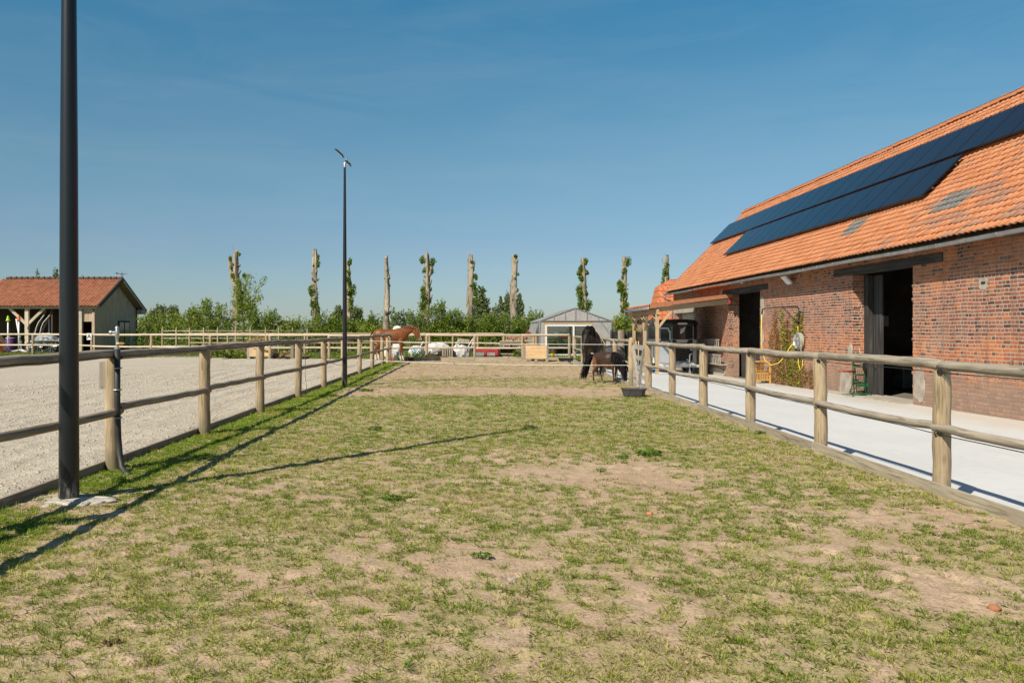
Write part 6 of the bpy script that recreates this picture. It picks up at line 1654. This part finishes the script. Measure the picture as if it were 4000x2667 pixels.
# green folding hand cart at the near doorway
z = yz(10.6, 22.9)
t = thing('hand_cart', 'green tubular hand cart with red grip and little wheels leaning at the near doorway', 'hand cart', (10.72, 23.0, z), 0)
mb = MB()
for s in (-.16, .16): mb.tube([(s, 0, .06), (s, .14, 1.1), (s*.8, .16, 1.16)], .016, 6)
for k in range(5): mb.tube([(-.16, .03+.025*k, .2+.2*k), (.16, .03+.025*k, .2+.2*k)], .012, 6)
for k in range(6): mb.tube([(-.13+.05*k, .085, .62), (-.13+.05*k, .1, .82)], .006, 4)
mb.tube([(-.16, .0, .1), (-.42, -.35, .10), (.10, -.38, .08), (.30, -.05, .1)], .018, 6)
mb.tube([(-.16, .06, .6), (-.35, -.2, .12)], .012, 6); mb.build('frame', M['green'], t, local=True, smooth=True)
mb = MB()
for k in range(8): mb.bar((-.62+.012*k, -.30-.02*k+.06, .07), (.02+.012*k, -.36+.03*k, .07), .02, .02)
mb.box((.12, .1, .30), (.30, .05, .10)); mb.box((-.02, .16, 1.12), (.42, .04, .06)); mb.build('platform', M['green'], t, local=True)
mb = MB(); mb.tube([(-.62, -.1, .70), (-.12, .05, .68)], .026, 8); mb.build('grip', M['redbar'], t, local=True, smooth=True)
for s in (-.05, .30):
    mb = MB(); mb.torus((s, -.10, .075), .055, .02, (1, .3, 0), 16, 6); mb.build('wheel', M['rubber'], t, local=True, smooth=True)
t = thing('pitchfork', 'pale handled tool leaning on the black door post of the near doorway', 'tool', (10.8, 23.0, z))
MB().tube([(0, 0, .9), (-.06, .1, 1.32)], .011, 6).build('handle', M['lightgrey'], t, local=True); MB().box((.02, -.02, .82), (.07, .03, .22)).build('head', M['cable'], t, local=True)

# black rubber feed tub beside the gate
def tub(lab, loc, rot, a, b, h, mat='tubrubber'):
    t = thing('feed_tub', lab, 'feed tub', loc, rot)
    def ring(sa, sb, z, r=.14):
        P = []
        for cx, cy, a0 in ((1, 1, 0), (-1, 1, 90), (-1, -1, 180), (1, -1, 270)):
            for k in range(5):
                an = math.radians(a0+22.5*k); P.append((cx*(sa-r)+r*math.cos(an), cy*(sb-r)+r*math.sin(an), z))
        return P
    k = .80
    R = [ring(a*k, b*k, 0, .10), ring(a*.93, b*.93, h*.86), ring(a, b, h*.88), ring(a, b, h), ring(a*.94, b*.92, h), ring(a*.90, b*.88, h*.85), ring(a*.76, b*.74, h*.12, .09)]
    n = 20; mb = MB(); mb.add([p for r in R for p in r], [(i*n+j, i*n+(j+1) % n, (i+1)*n+(j+1) % n, (i+1)*n+j) for i in range(6) for j in range(n)]+[tuple(range(n-1, -1, -1)), tuple(6*n+j for j in range(n))])
    mb.build('tub', M[mat], t, local=True, angle=35)
    mb = MB()
    for s in (-1, 1):
        for x in (-.5, 0, .5): mb.bar((a*x, s*b*.84, .02), (a*x, s*b*.94, h*.84), .03, .02)
    mb.build('ribs', M[mat], t, local=True)
tub('black rubber feed tub on the soil in front of the little gate', (3.80, 19.75, .012), math.radians(-4), .305, .21, .18)
tub('shallow black tub lying beside the pallet box at the far fence', (4.55, 41.2, .02), 0, .40, .28, .15, 'rubber')

# pallet box by the far fence
def palletbox(lab, loc, W, D, Hh, straw=False, lower=True):
    t = thing('pallet_box', lab, 'pallet box', loc)
    mb = MB(); n = 4; hb = (Hh-.16)/n
    for k in range(n):
        z = .16+hb*(k+.5)
        for s in (-1, 1):
            mb.box((0, s*(D/2-.012), z), (W-.03, .022, hb-.008)); mb.box((s*(W/2-.012), 0, z), (.022, D-.055, hb-.008))
    mb.box((0, 0, .17), (W-.06, D-.06, .02)); mb.build('boards', M['lumberx'], t, local=True)
    mb = MB()
    for sx_ in (-1, 1):
        for sy_ in (-1, 1):
            mb = MB(); mb.box((sx_*(W/2-.045), sy_*(D/2+.003), .16+(Hh-.16)/2), (.09, .008, Hh-.17)); mb.box((sx_*(W/2+.003), sy_*(D/2-.045), .16+(Hh-.16)/2), (.008, .09, Hh-.17)); mb.build('corner_hinge', M['galv'], t, local=True)
    mb = MB()
    for x in (-1, 0, 1): mb.box((x*(W/2-.08), 0, .08), (.14, D, .10))
    mb.box((0, 0, .022), (W, D, .02)); mb.box((0, 0, .142), (W, D, .02)); mb.build('pallet', M['board'], t, local=True)
    return t
palletbox('new pale wooden pallet box with metal corners in front of the far fence', (3.02, 41.1, .0), 1.22, .80, .79)
pb = palletbox('pale wooden pallet box behind the arena fence, next to the straw heap', (-11.15, 43.2, .04), 1.25, .8, .62)
mb = MB(); 
def heap(name, lab, cat, c, r, mat, n, size=.22):
    t = thing(name, lab, cat, (c[0], c[1], 0))
    mb = MB(); mb.blob((c[0], c[1], c[2]), (r[0]*.85, r[1]*.85, r[2]*.85), 16, .12); mb.build('core', M['straw'] if mat == 'strawblade' else M['dung'], t)
    d = rng.normal(size=(n, 3)); d /= np.linalg.norm(d, axis=1, keepdims=True); d[:, 2] = np.abs(d[:, 2])
    P = np.array(c)+d*np.array(r)*rng.uniform(.8, 1.05, (n, 1)); leaves('stalks', P, size, M[mat], t, aspect=.12)
heap('straw_heap', 'spilled straw heap beside the pallet box behind the arena fence', 'straw', (-9.75, 43.6, .0), (.95, .6, .42), 'strawblade', 1600)
heap('straw_heap', 'golden straw heaped above the pallet box, further back', 'straw', (-13.3, 50.8, .25), (.85, .6, .85), 'strawblade', 1300, .3)
heap('brush_pile', 'pile of dry brown twigs behind the red plastic crate', 'brushwood', (.95, 44.9, .1), (1.0, .5, .55), 'leafdry', 700, .35)
tub('long black trough on the dirt before the straw heap', (-9.3, 42.95, .03), 0, .75, .25, .16, 'rubber')

# discarded things behind the far fence
def bag(lab, c, r, seedn, extra=()):
    t = thing('sack', lab, 'sack', (c[0], c[1], 0)); random.seed(seedn)
    n, m = 26, 12; vs = []
    for i in range(m+1):
        ph = -PI/2+PI*i/m
        for j in range(n):
            a = 2*PI*j/n; k = 1+.10*math.sin(5*a+seedn+3*ph)*math.cos(ph)+.07*math.sin(9*a-2*ph*2)+random.uniform(-.03, .03)
            e = math.copysign(abs(math.cos(ph))**.55, math.cos(ph))
            vs.append((c[0]+r[0]*e*math.cos(a)*k, c[1]+r[1]*e*math.sin(a)*k, c[2]+r[2]*math.sin(ph)*(1+.10*math.sin(3*a+seedn))))
    mb = MB(); mb.add(vs, [(i*n+j, i*n+(j+1) % n, (i+1)*n+(j+1) % n, (i+1)*n+j) for i in range(m) for j in range(n)]); mb.build('sack_body', M['whitebag'], t, angle=28)
    for (mat, nm, f) in extra: f(t, M[mat], nm)
    return t
def bluefold(x, y, z, s):
    def f(t, m, nm):
        mb = MB()
        for k in range(5): mb.tube([(x+.07*k*s+random.uniform(-.03, .03), y, z+random.uniform(-.05, .05)), (x+.09*k*s+.1, y-.05, z-.18), (x+.12*k*s+.05, y-.03, z-.34)], [.02, .04, .02], 6)
        mb.build(nm, m, t, smooth=True)
    return f
def P_(x, Y): return (x-CX)*Y/F
bag('white sacking heap behind the forelegs of the chestnut horse', (P_(904, 44.3), 44.3, .33), (.52, .4, .36), 3, [('bluegreen', 'blue_lining', bluefold(P_(924, 44), 43.78, .25, .5))])
bag('white plastic heap with blue folds just right of the chestnut horse', (P_(957, 44.5), 44.5, .34), (.40, .4, .36), 5, [('bluegreen', 'blue_lining', bluefold(P_(945, 44), 43.9, .55, 1.2))])
bag('long white sheet bundle tied with cords behind the far fence', (P_(1003, 44.6), 44.6, .52), (.66, .45, .34), 8)
bag('big white sack with drooping handle loops left of the red crate', (P_(1059, 44.2), 44.2, .36), (.50, .42, .42), 12)
random.seed(99)
t = thing('sack_loops', 'raised white handle loops and cardboard on the big white sack', 'sack handles', (P_(1075, 44), 43.8, 0))
mb = MB(); x = P_(1078, 44); mb.tube([(x-.1, 43.85, .6), (x+.1, 43.85, .95), (x+.17, 43.85, 1.12), (x+.2, 43.9, .9), (x+.1, 43.9, .55)], .035, 6); mb.build('loop', M['white'], t, smooth=True); mb = MB(); x = P_(1050, 44); mb.tube([(x, 43.9, .5), (x-.05, 43.85, .85), (x+.1, 43.85, 1.0), (x+.12, 43.9, .8)], .03, 6); mb.build('loop', M['white'], t, smooth=True)
MB().box((P_(1064, 44), 44.1, .98), (.62, .4, .22), Matrix.Rotation(.12, 3, 'Y')).build('cardboard', M['board'], t)
for k, (a, b, lab) in enumerate((((975, 830, .12), (1018, 800, .62), 'dark thin iron rod leaning across the white sheet bundle'), ((985, 826, .2), (1035, 797, .7), 'second thin iron rod lying across the white sheet bundle'), ((950, 830, .08), (972, 790, .95), 'pale pole leaning between the white heaps'))):
    p = V3(P_(a[0], 43.6), 43.7-.1*k, a[2]); q2 = V3(P_(b[0], 43.6), 44.0-.1*k, b[2]); mb = MB(); mb.tube([p, q2], .03 if k == 2 else .018, 6); setp(mb.build('rod' if k < 2 else 'pole', M['iron'] if k < 2 else M['white'], smooth=True), lab, 'rod' if k < 2 else 'pole')
t = thing('wooden_pallet', 'dark wooden pallet lying under the white sheet bundle', 'pallet', (P_(1002, 43.9), 43.9, 0))
mb = MB()
for k in range(3): mb.box((P_(1002, 43.9)+(k-1)*.5, 43.9, .10), (.12, .8, .12))
for k in range(5): mb.box((P_(1002, 43.9), 43.56+.17*k, .175), (1.2, .12, .02))
mb.build('planks', M['brown'], t)
t = thing('crate', 'small pale wooden crate with upright slats at the right end of the white sheet bundle', 'crate', (P_(1028, 43.8), 43.8, 0))
mb = MB()
for k in range(5): mb.box((P_(1028, 43.8)-.24+.12*k, 43.6, .36), (.07, .02, .52))
for z in (.14, .6): mb.box((P_(1028, 43.8), 43.62, z), (.62, .02, .08))
mb.box((P_(1028, 43.8), 43.85, .3), (.58, .4, .48)); mb.build('slats', M['board'], t)
t = thing('red_crate', 'red plastic crate with grated openings between the fence posts', 'plastic crate', (P_(1140, 43.5), 43.4, 0))
x0, x1 = P_(1092, 43.3), P_(1142, 43.3)
t.location = ((x0+x1)/2, 43.4, 0); WL[t.name] = Vector(t.location)
xm = (x0+x1)/2; w = x1-x0+.9
x0 -= .0; mb = MB(); xs_ = [P_(1089.5, 43.3), P_(1115, 43.3), P_(1141, 43.3)]
mb.box(((xs_[0]+xs_[2])/2, 43.4, .50), (xs_[2]-xs_[0]+.10, .5, .10))
for x in xs_: mb.box((x, 43.4, .25), (.11, .5, .42))
mb.box((xs_[2]-.25, 43.41, .34), (.30, .42, .2)); mb.build('frame', M['red'], t, bevel=.012)
mb = MB()
for i in range(2):
    for k in range(9): mb.box((xs_[i]+.10+(xs_[i+1]-xs_[i]-.2)*k/8, 43.2, .24), (.022, .02, .36))
mb.box(((xs_[0]+xs_[2])/2, 43.6, .22), (xs_[2]-xs_[0]-.1, .02, .36)); mb.build('grating', M['whitebag'], t)
t = thing('lumber_stack', 'stack of old boards and a grey sheet left of the new pallet box', 'lumber', (P_(1172, 43.8), 43.8, 0))
xa, xb = P_(1143, 43.6), P_(1200, 43.6)
mb = MB()
for k, z in enumerate((.16, .30, .80, .88, .96)): mb.box(((xa+xb)/2+random.uniform(-.06, .06), 43.7+random.uniform(-.1, .1), z), (xb-xa-random.uniform(0, .2), .3, .06))
mb.build('boards', M['board'], t)
mb = MB(); mb.box(((xa+xb)/2-.1, 43.72, .62), (xb-xa-.1, .5, .05), Matrix.Rotation(.03, 3, 'Y')); mb.box((xa+.15, 43.75, .72), (.12, .3, .06)); mb.box((xb-.25, 43.7, .45), (.08, .45, .34)); mb.build('sheet', M['zinc'], t)
mb = MB(); mb.box(((xa+xb)/2, 43.8, .23), (xb-xa-.2, .3, .04)); mb.box(((xa+xb)/2, 43.9, .4), (xb-xa-.3, .1, .4)); mb.build('bearers', M['brown'], t)
bush('weeds growing at the foot of the lumber stack', [(1193, 812, .35, .2), (1180, 818, .3, .15), (1197, 820, .3, .15)], 420, .12, M['leaf'], name='weed', Y=43.2, stems=False, cat='weed', dep=.25)
bush('broad leaved docks between the white heaps', [(946, 818, .35, .2), (958, 822, .3, .18)], 300, .16, M['leafbright'], name='weed', Y=43.3, stems=False, cat='weed', dep=.25)
bush('green weeds by the arena fence near the second mast', [(700, 812, .6, .2), (800, 815, .7, .2), (770, 820, .5, .18)], 700, .13, M['leafbright'], name='weed', Y=45, stems=False, cat='weed', dep=.3)
bush('leafy weeds at the foot of the fence left of the near pallet box', [(520, 800, 1.0, .35), (545, 806, .8, .3), (500, 808, .7, .25)], 1200, .14, M['leaf'], name='weed', Y=45, stems=False, cat='weed', dep=.4)
t = thing('flower_pot', 'yellow flower pot at the foot of the greenhouse door', 'flower pot', (P_(1269, 48.7), 48.7, -.05))
MB().lathe([(.09, 0), (.12, .19), (.135, .19), (.135, .22), (.11, .22), (.10, .18)], (0, 0, 0), 16).build('pot', M['yellowpot'], t, local=True, angle=40)
leaves('dry_plant', np.array([(P_(1269, 48.7)+random.gauss(0, .1), 48.7+random.gauss(0, .1), .2+random.uniform(0, .22)) for _ in range(50)]), .1, M['leafdry'], t)

# wooden field gate in the garden fence
Y = 49.9; xa, xb = P_(1161, Y), P_(1222, Y)
t = thing('field_gate', 'brown wooden field gate with crossed braces between garden fence and greenhouse', 'gate', (xa, Y, 0))
for z in (.26, .46, .68, .92, 1.18): beam('gate_board', (xa, Y, z), (xb, Y, z), 0, 0, M['newpost'], t, flat=(.04, .12))
for (a, b) in ((.05, .30), (.55, .30), (.45, .70), (.95, .70)):
    beam('brace', (xa+(xb-xa)*a, Y-.045, .25), (xa+(xb-xa)*b, Y-.045, 1.15), 0, 0, M['newpost'], t, flat=(.11, .03))
for x in (xa+.04, (xa+xb)/2, xb-.04): beam('gate_stile', (x, Y+.04, .15), (x, Y+.04, 1.25), 0, 0, M['newpost'], t, flat=(.09, .04))
for x, h in ((xa-.1, 1.3), (xb+.1, 1.32), (xb+.25, 1.2)): beam('post', (x, Y, -.2), (x, Y, h), .08, .075, M['newpost'], t)
MB().box((xa+.12, Y-.08, .72), (.34, .01, .16)).build('plate', M['white'], t)

# greenhouse of grey film
gx0, gx1, gy0, gy1 = P_(1239, 50), P_(1404, 50), 50.0, 58.0
xm = (gx0+gx1)/2; zE, zR = H-(737-CY)*50/F, H-(707-CY)*50/F
gh = thing('greenhouse', 'grey film greenhouse with white sliding glass doors', 'greenhouse', (xm, gy0, 0))
dx0, dx1 = P_(1258+0, 50)+.1, P_(1331, 50)
dx0 = P_(1252.5, 50); dx1 = P_(1359, 50)
mb = MB(); th = .015
mb.prism([(gx0, gy0, 0), (dx0-.1, gy0, 0), (dx0-.1, gy0, zE), (gx0, gy0, zE)], (0, 0, 0), (0, th, 0)); mb.prism([(dx1+.1, gy0, 0), (gx1, gy0, 0), (gx1, gy0, zE), (dx1+.1, gy0, zE)], (0, 0, 0), (0, th, 0))
mb.prism([(dx0-.1, gy0, 1.95), (dx1+.1, gy0, 1.95), (dx1+.1, gy0, zE), (dx0-.1, gy0, zE)], (0, .012, 0), (0, .012+th, 0)); mb.prism([(gx0, gy0, zE), (gx1, gy0, zE), (xm, gy0, zR)], (0, 0, 0), (0, th, 0)); mb.build('front_film', M['film'], gh)
mb = MB(); N = 10
for s, x in ((-1, gx0), (1, gx1)):   # side film bellying outwards
    rows = []
    for k, (o, z) in enumerate(((0, zE), (.10, 1.7), (.28, 1.15), (.42, .7), (.45, .0))):
        rows.append([(x+s*(o+.05*math.sin(i*1.7+k)), gy0+(gy1-gy0)*i/N, z) for i in range(N+1)])
    vs = [p for r in rows for p in r]; mb.add(vs, [(k*(N+1)+i, k*(N+1)+i+1, (k+1)*(N+1)+i+1, (k+1)*(N+1)+i) for k in range(4) for i in range(N)])
mb.build('side_film', M['film'], gh)
mb = MB(); mb.add([(gx0-.12, gy0-.06, zE-.03), (xm, gy0-.06, zR+.03), (xm, gy1, zR+.03), (gx0-.12, gy1, zE-.03), (gx1+.12, gy0-.06, zE-.03), (gx1+.12, gy1, zE-.03)], [(0, 1, 2, 3), (1, 4, 5, 2)]); mb.build('roof_film', M['film'], gh)
mb = MB(); mb.prism([(gx0, gy1, 0), (gx1, gy1, 0), (gx1, gy1, zE), (xm, gy1, zR), (gx0, gy1, zE)], (0, 0, 0), (0, th, 0)); mb.build('back_film', M['film'], gh)
mb = MB()
for y in (gy0-.03, gy0+2.7, gy0+5.4, gy1):
    for a, b in (((gx0, y, 0), (gx0, y, zE)), ((gx1, y, 0), (gx1, y, zE)), ((gx0, y, zE), (xm, y, zR)), ((xm, y, zR), (gx1, y, zE)), ((gx0, y, zE), (gx1, y, zE))): mb.tube([a, b], .028, 6)
for f in (.2, .36, .66, .82): 
    x = gx0+(gx1-gx0)*f; zt = zE+(zR-zE)*(1-abs(f-.5)*2); mb.tube([(x, gy0-.03, zE), (x, gy0-.03, zt)], .022, 6)
mb.tube([(xm, gy0-.03, zE), (xm, gy0-.03, zR)], .03, 6)
mb.tube([(gx0, gy0-.03, 1.3), (dx0-.3, gy0-.03, zE)], .024, 6); mb.tube([(gx1, gy0-.03, 1.2), (dx1+.5, gy0-.03, zE)], .024, 6)
for z, x in ((zE, gx0), (zE, gx1), (zR, xm)): mb.tube([(x, gy0-.03, z), (x, gy1, z)], .025, 6)
mb.build('tube_frame', M['galv'], gh)
for x in (dx0-.06, dx1-.42+.5, P_(1310, 50)): beam('timber_post', (x, gy0+.06, 0), (x, gy0+.06, zE), 0, 0, M['carport'], gh, flat=(.12, .1))
beam('timber_head', (dx0-.1, gy0+.05, 1.99), (dx1+.1, gy0+.05, 1.99), 0, 0, M['carport'], gh, flat=(.1, .16))
def door(x0, x1, y, lab=None):
    mb = MB(); z0, z1 = -.0, 1.88; w = .10
    for a in ((x0+w/2, (z0+z1)/2, w, z1-z0), (x1-w/2, (z0+z1)/2, w, z1-z0)): mb.box((a[0], y, a[1]), (a[2], .07, a[3]))
    mb.box(((x0+x1)/2, y, z1-w/2), (x1-x0-2*w, .07, w)); mb.box(((x0+x1)/2, y, z0+w/2), (x1-x0-2*w, .07, w)); d = mb.build('door', M['white'], gh, bevel=.006)
    MB().box(((x0+x1)/2, y, (z0+z1)/2), (x1-x0-2*w, .012, z1-z0-2*w)).build('pane', M['glass'], d)
xm2 = P_(1319, 50)
door(dx0, xm2+.06, gy0-.02); door(xm2-.10, dx1, gy0-.10)
t = thing('grow_bench', 'potting bench with red and white things inside the greenhouse', 'bench', (P_(1287, 51.5), 51.6, 0))
xx = P_(1287, 51.6); mb = MB(); mb.box((xx, 51.6, 1.0), (2.0, .6, .05)); 
for s in (-.9, .9): mb.box((xx+s, 51.6, .5), (.08, .5, 1.0))
mb.build('table', M['brown'], t); mb = MB(); mb.blob((xx+.25, 51.5, 1.12), (.32, .2, .14), 10, .2); mb.build('red_bundle', M['red'], t); mb = MB(); mb.blob((xx-.25, 51.5, 1.2), (.2, .15, .22), 10, .2); mb.build('white_bundle', M['whitebag'], t)
mb = MB(); mb.box((xx, 51.3, .25), (1.6, .2, .5)); mb.build('planter', M['brown'], t)
t = thing('blue_tool', 'pale blue tubular tool standing inside the greenhouse doorway', 'tool', (P_(1290, 51), 51.0, 0))
MB().tube([(P_(1285, 51), 51, .8), (P_(1283, 51), 51, .95), (P_(1288, 51), 51, .95), (P_(1296, 51), 51, .3)], .03, 6).build('tube', M['bluegreen'], t)
pts = lump_pts([(P_(1275, 55), 55, .7, .8, .8, .7), (P_(1300, 56), 56, .8, .9, .8, .8), (P_(1345, 55), 55, .6, .8, .8, .6)], 900, .3)
t = thing('greenhouse_plants', 'green crops growing inside the greenhouse', 'plants', (P_(1300, 55), 55, 0)); leaves('foliage', pts, .17, M['leafbright'], t)
# dark netting fence, brick outbuilding, caravan and field pole
t = thing('netting_fence', 'dark netting fence with posts between greenhouse and white house', 'fence', (P_(1400, 47.5), 47.5, -.4))
xa, xb = P_(1404, 47.5), P_(1512, 47.5); mb = MB(); mb.prism([(xa, 47.5, -.4), (xb, 47.5, -.4), (xb, 47.5, 1.45), (xa, 47.5, 1.45)], (0, 0, 0), (0, .02, 0)); mb.build('netting', M['netting'], t)
for k in range(7): beam('post', (xa+(xb-xa)*k/6, 47.45, -.5), (xa+(xb-xa)*k/6, 47.45, 1.6+random.uniform(-.06, .08)), .07, .065, M['darkwood'], t)
beam('post', (P_(1428, 47), 47.2, -.5), (P_(1428, 47), 47.2, 1.55), .2, .19, M['bark'], t)
t = thing('black_sheeting', 'crumpled black plastic sheeting behind the round fence posts by the gate', 'plastic sheet', (P_(1400, 40), 40, -.3)); mb = MB(); mb.blob((P_(1390, 40), 40, .25), (.8, .4, .55), 14, .25); mb.blob((P_(1415, 38), 38, .2), (.5, .4, .6), 14, .3); mb.build('sheet', M['rubber'], t)
t = thing('outbuilding', 'low red brick outbuilding with dark roof seen through the carport', 'outbuilding', (P_(1490, 70), 70, 0))
mb = MB(); mb.box((P_(1490, 70), 71, .9), (6, 2, 3.0)); mb.build('wall', M['brick'], t); mb = MB(); mb.prism([(P_(1440, 70), 69.7, 2.35), (P_(1545, 70), 69.7, 2.35), (P_(1545, 70), 71.5, 3.1), (P_(1440, 70), 71.5, 3.1)], (0, 0, 0), (0, 0, .1)); mb.build('roof', M['brown'], t)
cX = P_(912, 57)
t = thing('water_tank', 'small white plastic tank behind the back of the chestnut horse', 'tank', (cX, 57, 0))
mb = MB(); mb.prism([(cX+x, 57, z) for x, z in ((-.30, .2), (.30, .2), (.31, 1.6), (.24, 1.76), (.14, 1.82), (-.14, 1.82), (-.24, 1.76), (-.31, 1.6))], (0, 0, 0), (0, .8, 0)); mb.build('tank_body', M['caravan'], t, bevel=.03)
MB().lathe([(.09, 1.80), (.09, 1.86), (0, 1.87)], (cX, 57.4, 0), 14).build('lid', M['lightgrey'], t, angle=40)
mb = MB(); mb.box((cX, 57.4, .1), (.7, .9, .2)); mb.build('stand', M['board'], t)
t = thing('power_line', 'thin overhead wires crossing the sky low above the hedge', 'power line', (-80, 190, 0))
for (x, yt) in ((520, 715), (1010, 712)):
    X = P_(x, 190); mb = MB(); mb.tube([(X, 190, -.5), (X, 190, H-(yt+14-CY)*190/F+.3)], .12, 6); mb.build('pole', M['stem'], t)
mb = MB(); 
for dz in (0, -.6): mb.tube([(P_(520+49*k, 190), 190, H-(731-CY)*190/F-.9*math.sin(PI*k/10)+dz) for k in range(11)], .035, 4)
mb.build('wires', M['iron'], t)
# ---------------------------------------------------------------- sun, sky, camera
sd = Vector((.70, .85, -1.0)).normalized()      # direction in which the sunlight travels
elev = math.asin(-sd.z); azi = math.atan2(-sd.x, -sd.y)
sl_ = bpy.data.lights.new('sun', 'SUN'); sl_.energy = 4.9; sl_.angle = math.radians(.53); sl_.color = (1, .90, .745)
so = bpy.data.objects.new('sun', sl_); COL.objects.link(so); so.rotation_mode = 'QUATERNION'; so.rotation_quaternion = sd.to_track_quat('-Z', 'Y'); so.location = (-20, -25, 40)
w = bpy.data.worlds.new('World'); S.world = w; w.use_nodes = True
nt = w.node_tree; bg = nt.nodes['Background']
sky = nt.nodes.new('ShaderNodeTexSky'); sky.sky_type = 'NISHITA'; sky.sun_disc = False
sky.sun_elevation = elev; sky.sun_rotation = azi; sky.altitude = 0; sky.air_density = 1.; sky.dust_density = .3; sky.ozone_density = 6.
# a clear early summer sky: greener blue high up, dimmed above the view to cut fill, paler towards the horizon
tcg = nt.nodes.new('ShaderNodeTexCoord'); sx3 = nt.nodes.new('ShaderNodeSeparateXYZ'); nt.links.new(tcg.outputs['Generated'], sx3.inputs[0])
tint = ramp(nt, sx3.outputs[2], [(0., (.70, .75, .80)), (.10, (.76, .79, .78)), (.19, (.83, .95, .81)), (.37, (.46, 1.03, .96)), (.50, (.46, .86, .84)), (.8, (.54, .70, .68))])
mpw = nt.nodes.new('ShaderNodeMapping'); nt.links.new(tcg.outputs['Generated'], mpw.inputs[0]); mpw.inputs['Scale'].default_value = (1.6, 1.6, 9.)
wisp = ramp(nt, noise(nt, mpw.outputs[0], 2.2, 6, .6, .8), [(.42, 0), (.75, .075)])
skyc = mixc(nt, wisp, mixc(nt, 1., sky.outputs[0], tint, 'MULTIPLY'), (5.6, 6.0, 6.2))
nt.links.new(skyc, bg.inputs[0]); bg.inputs[1].default_value = .086
cam = bpy.data.cameras.new('camera'); cam.sensor_width = 36; cam.lens = 36*F/2352; cam.clip_start = .05; cam.clip_end = 6000
cam.shift_x = (1176-CX)/2352; cam.shift_y = -(784-CY)/2352
co_ = bpy.data.objects.new('camera', cam); COL.objects.link(co_); co_.location = (0, 0, H); co_.rotation_euler = (PI/2, 0, 0)
S.camera = co_
S.view_settings.view_transform = 'Standard'; S.view_settings.look = 'None'; S.view_settings.exposure = .30; S.view_settings.gamma = 1
S.render.engine = 'CYCLES'; S.cycles.max_bounces = 6; S.cycles.transparent_max_bounces = 12
S.cycles.use_denoising = True
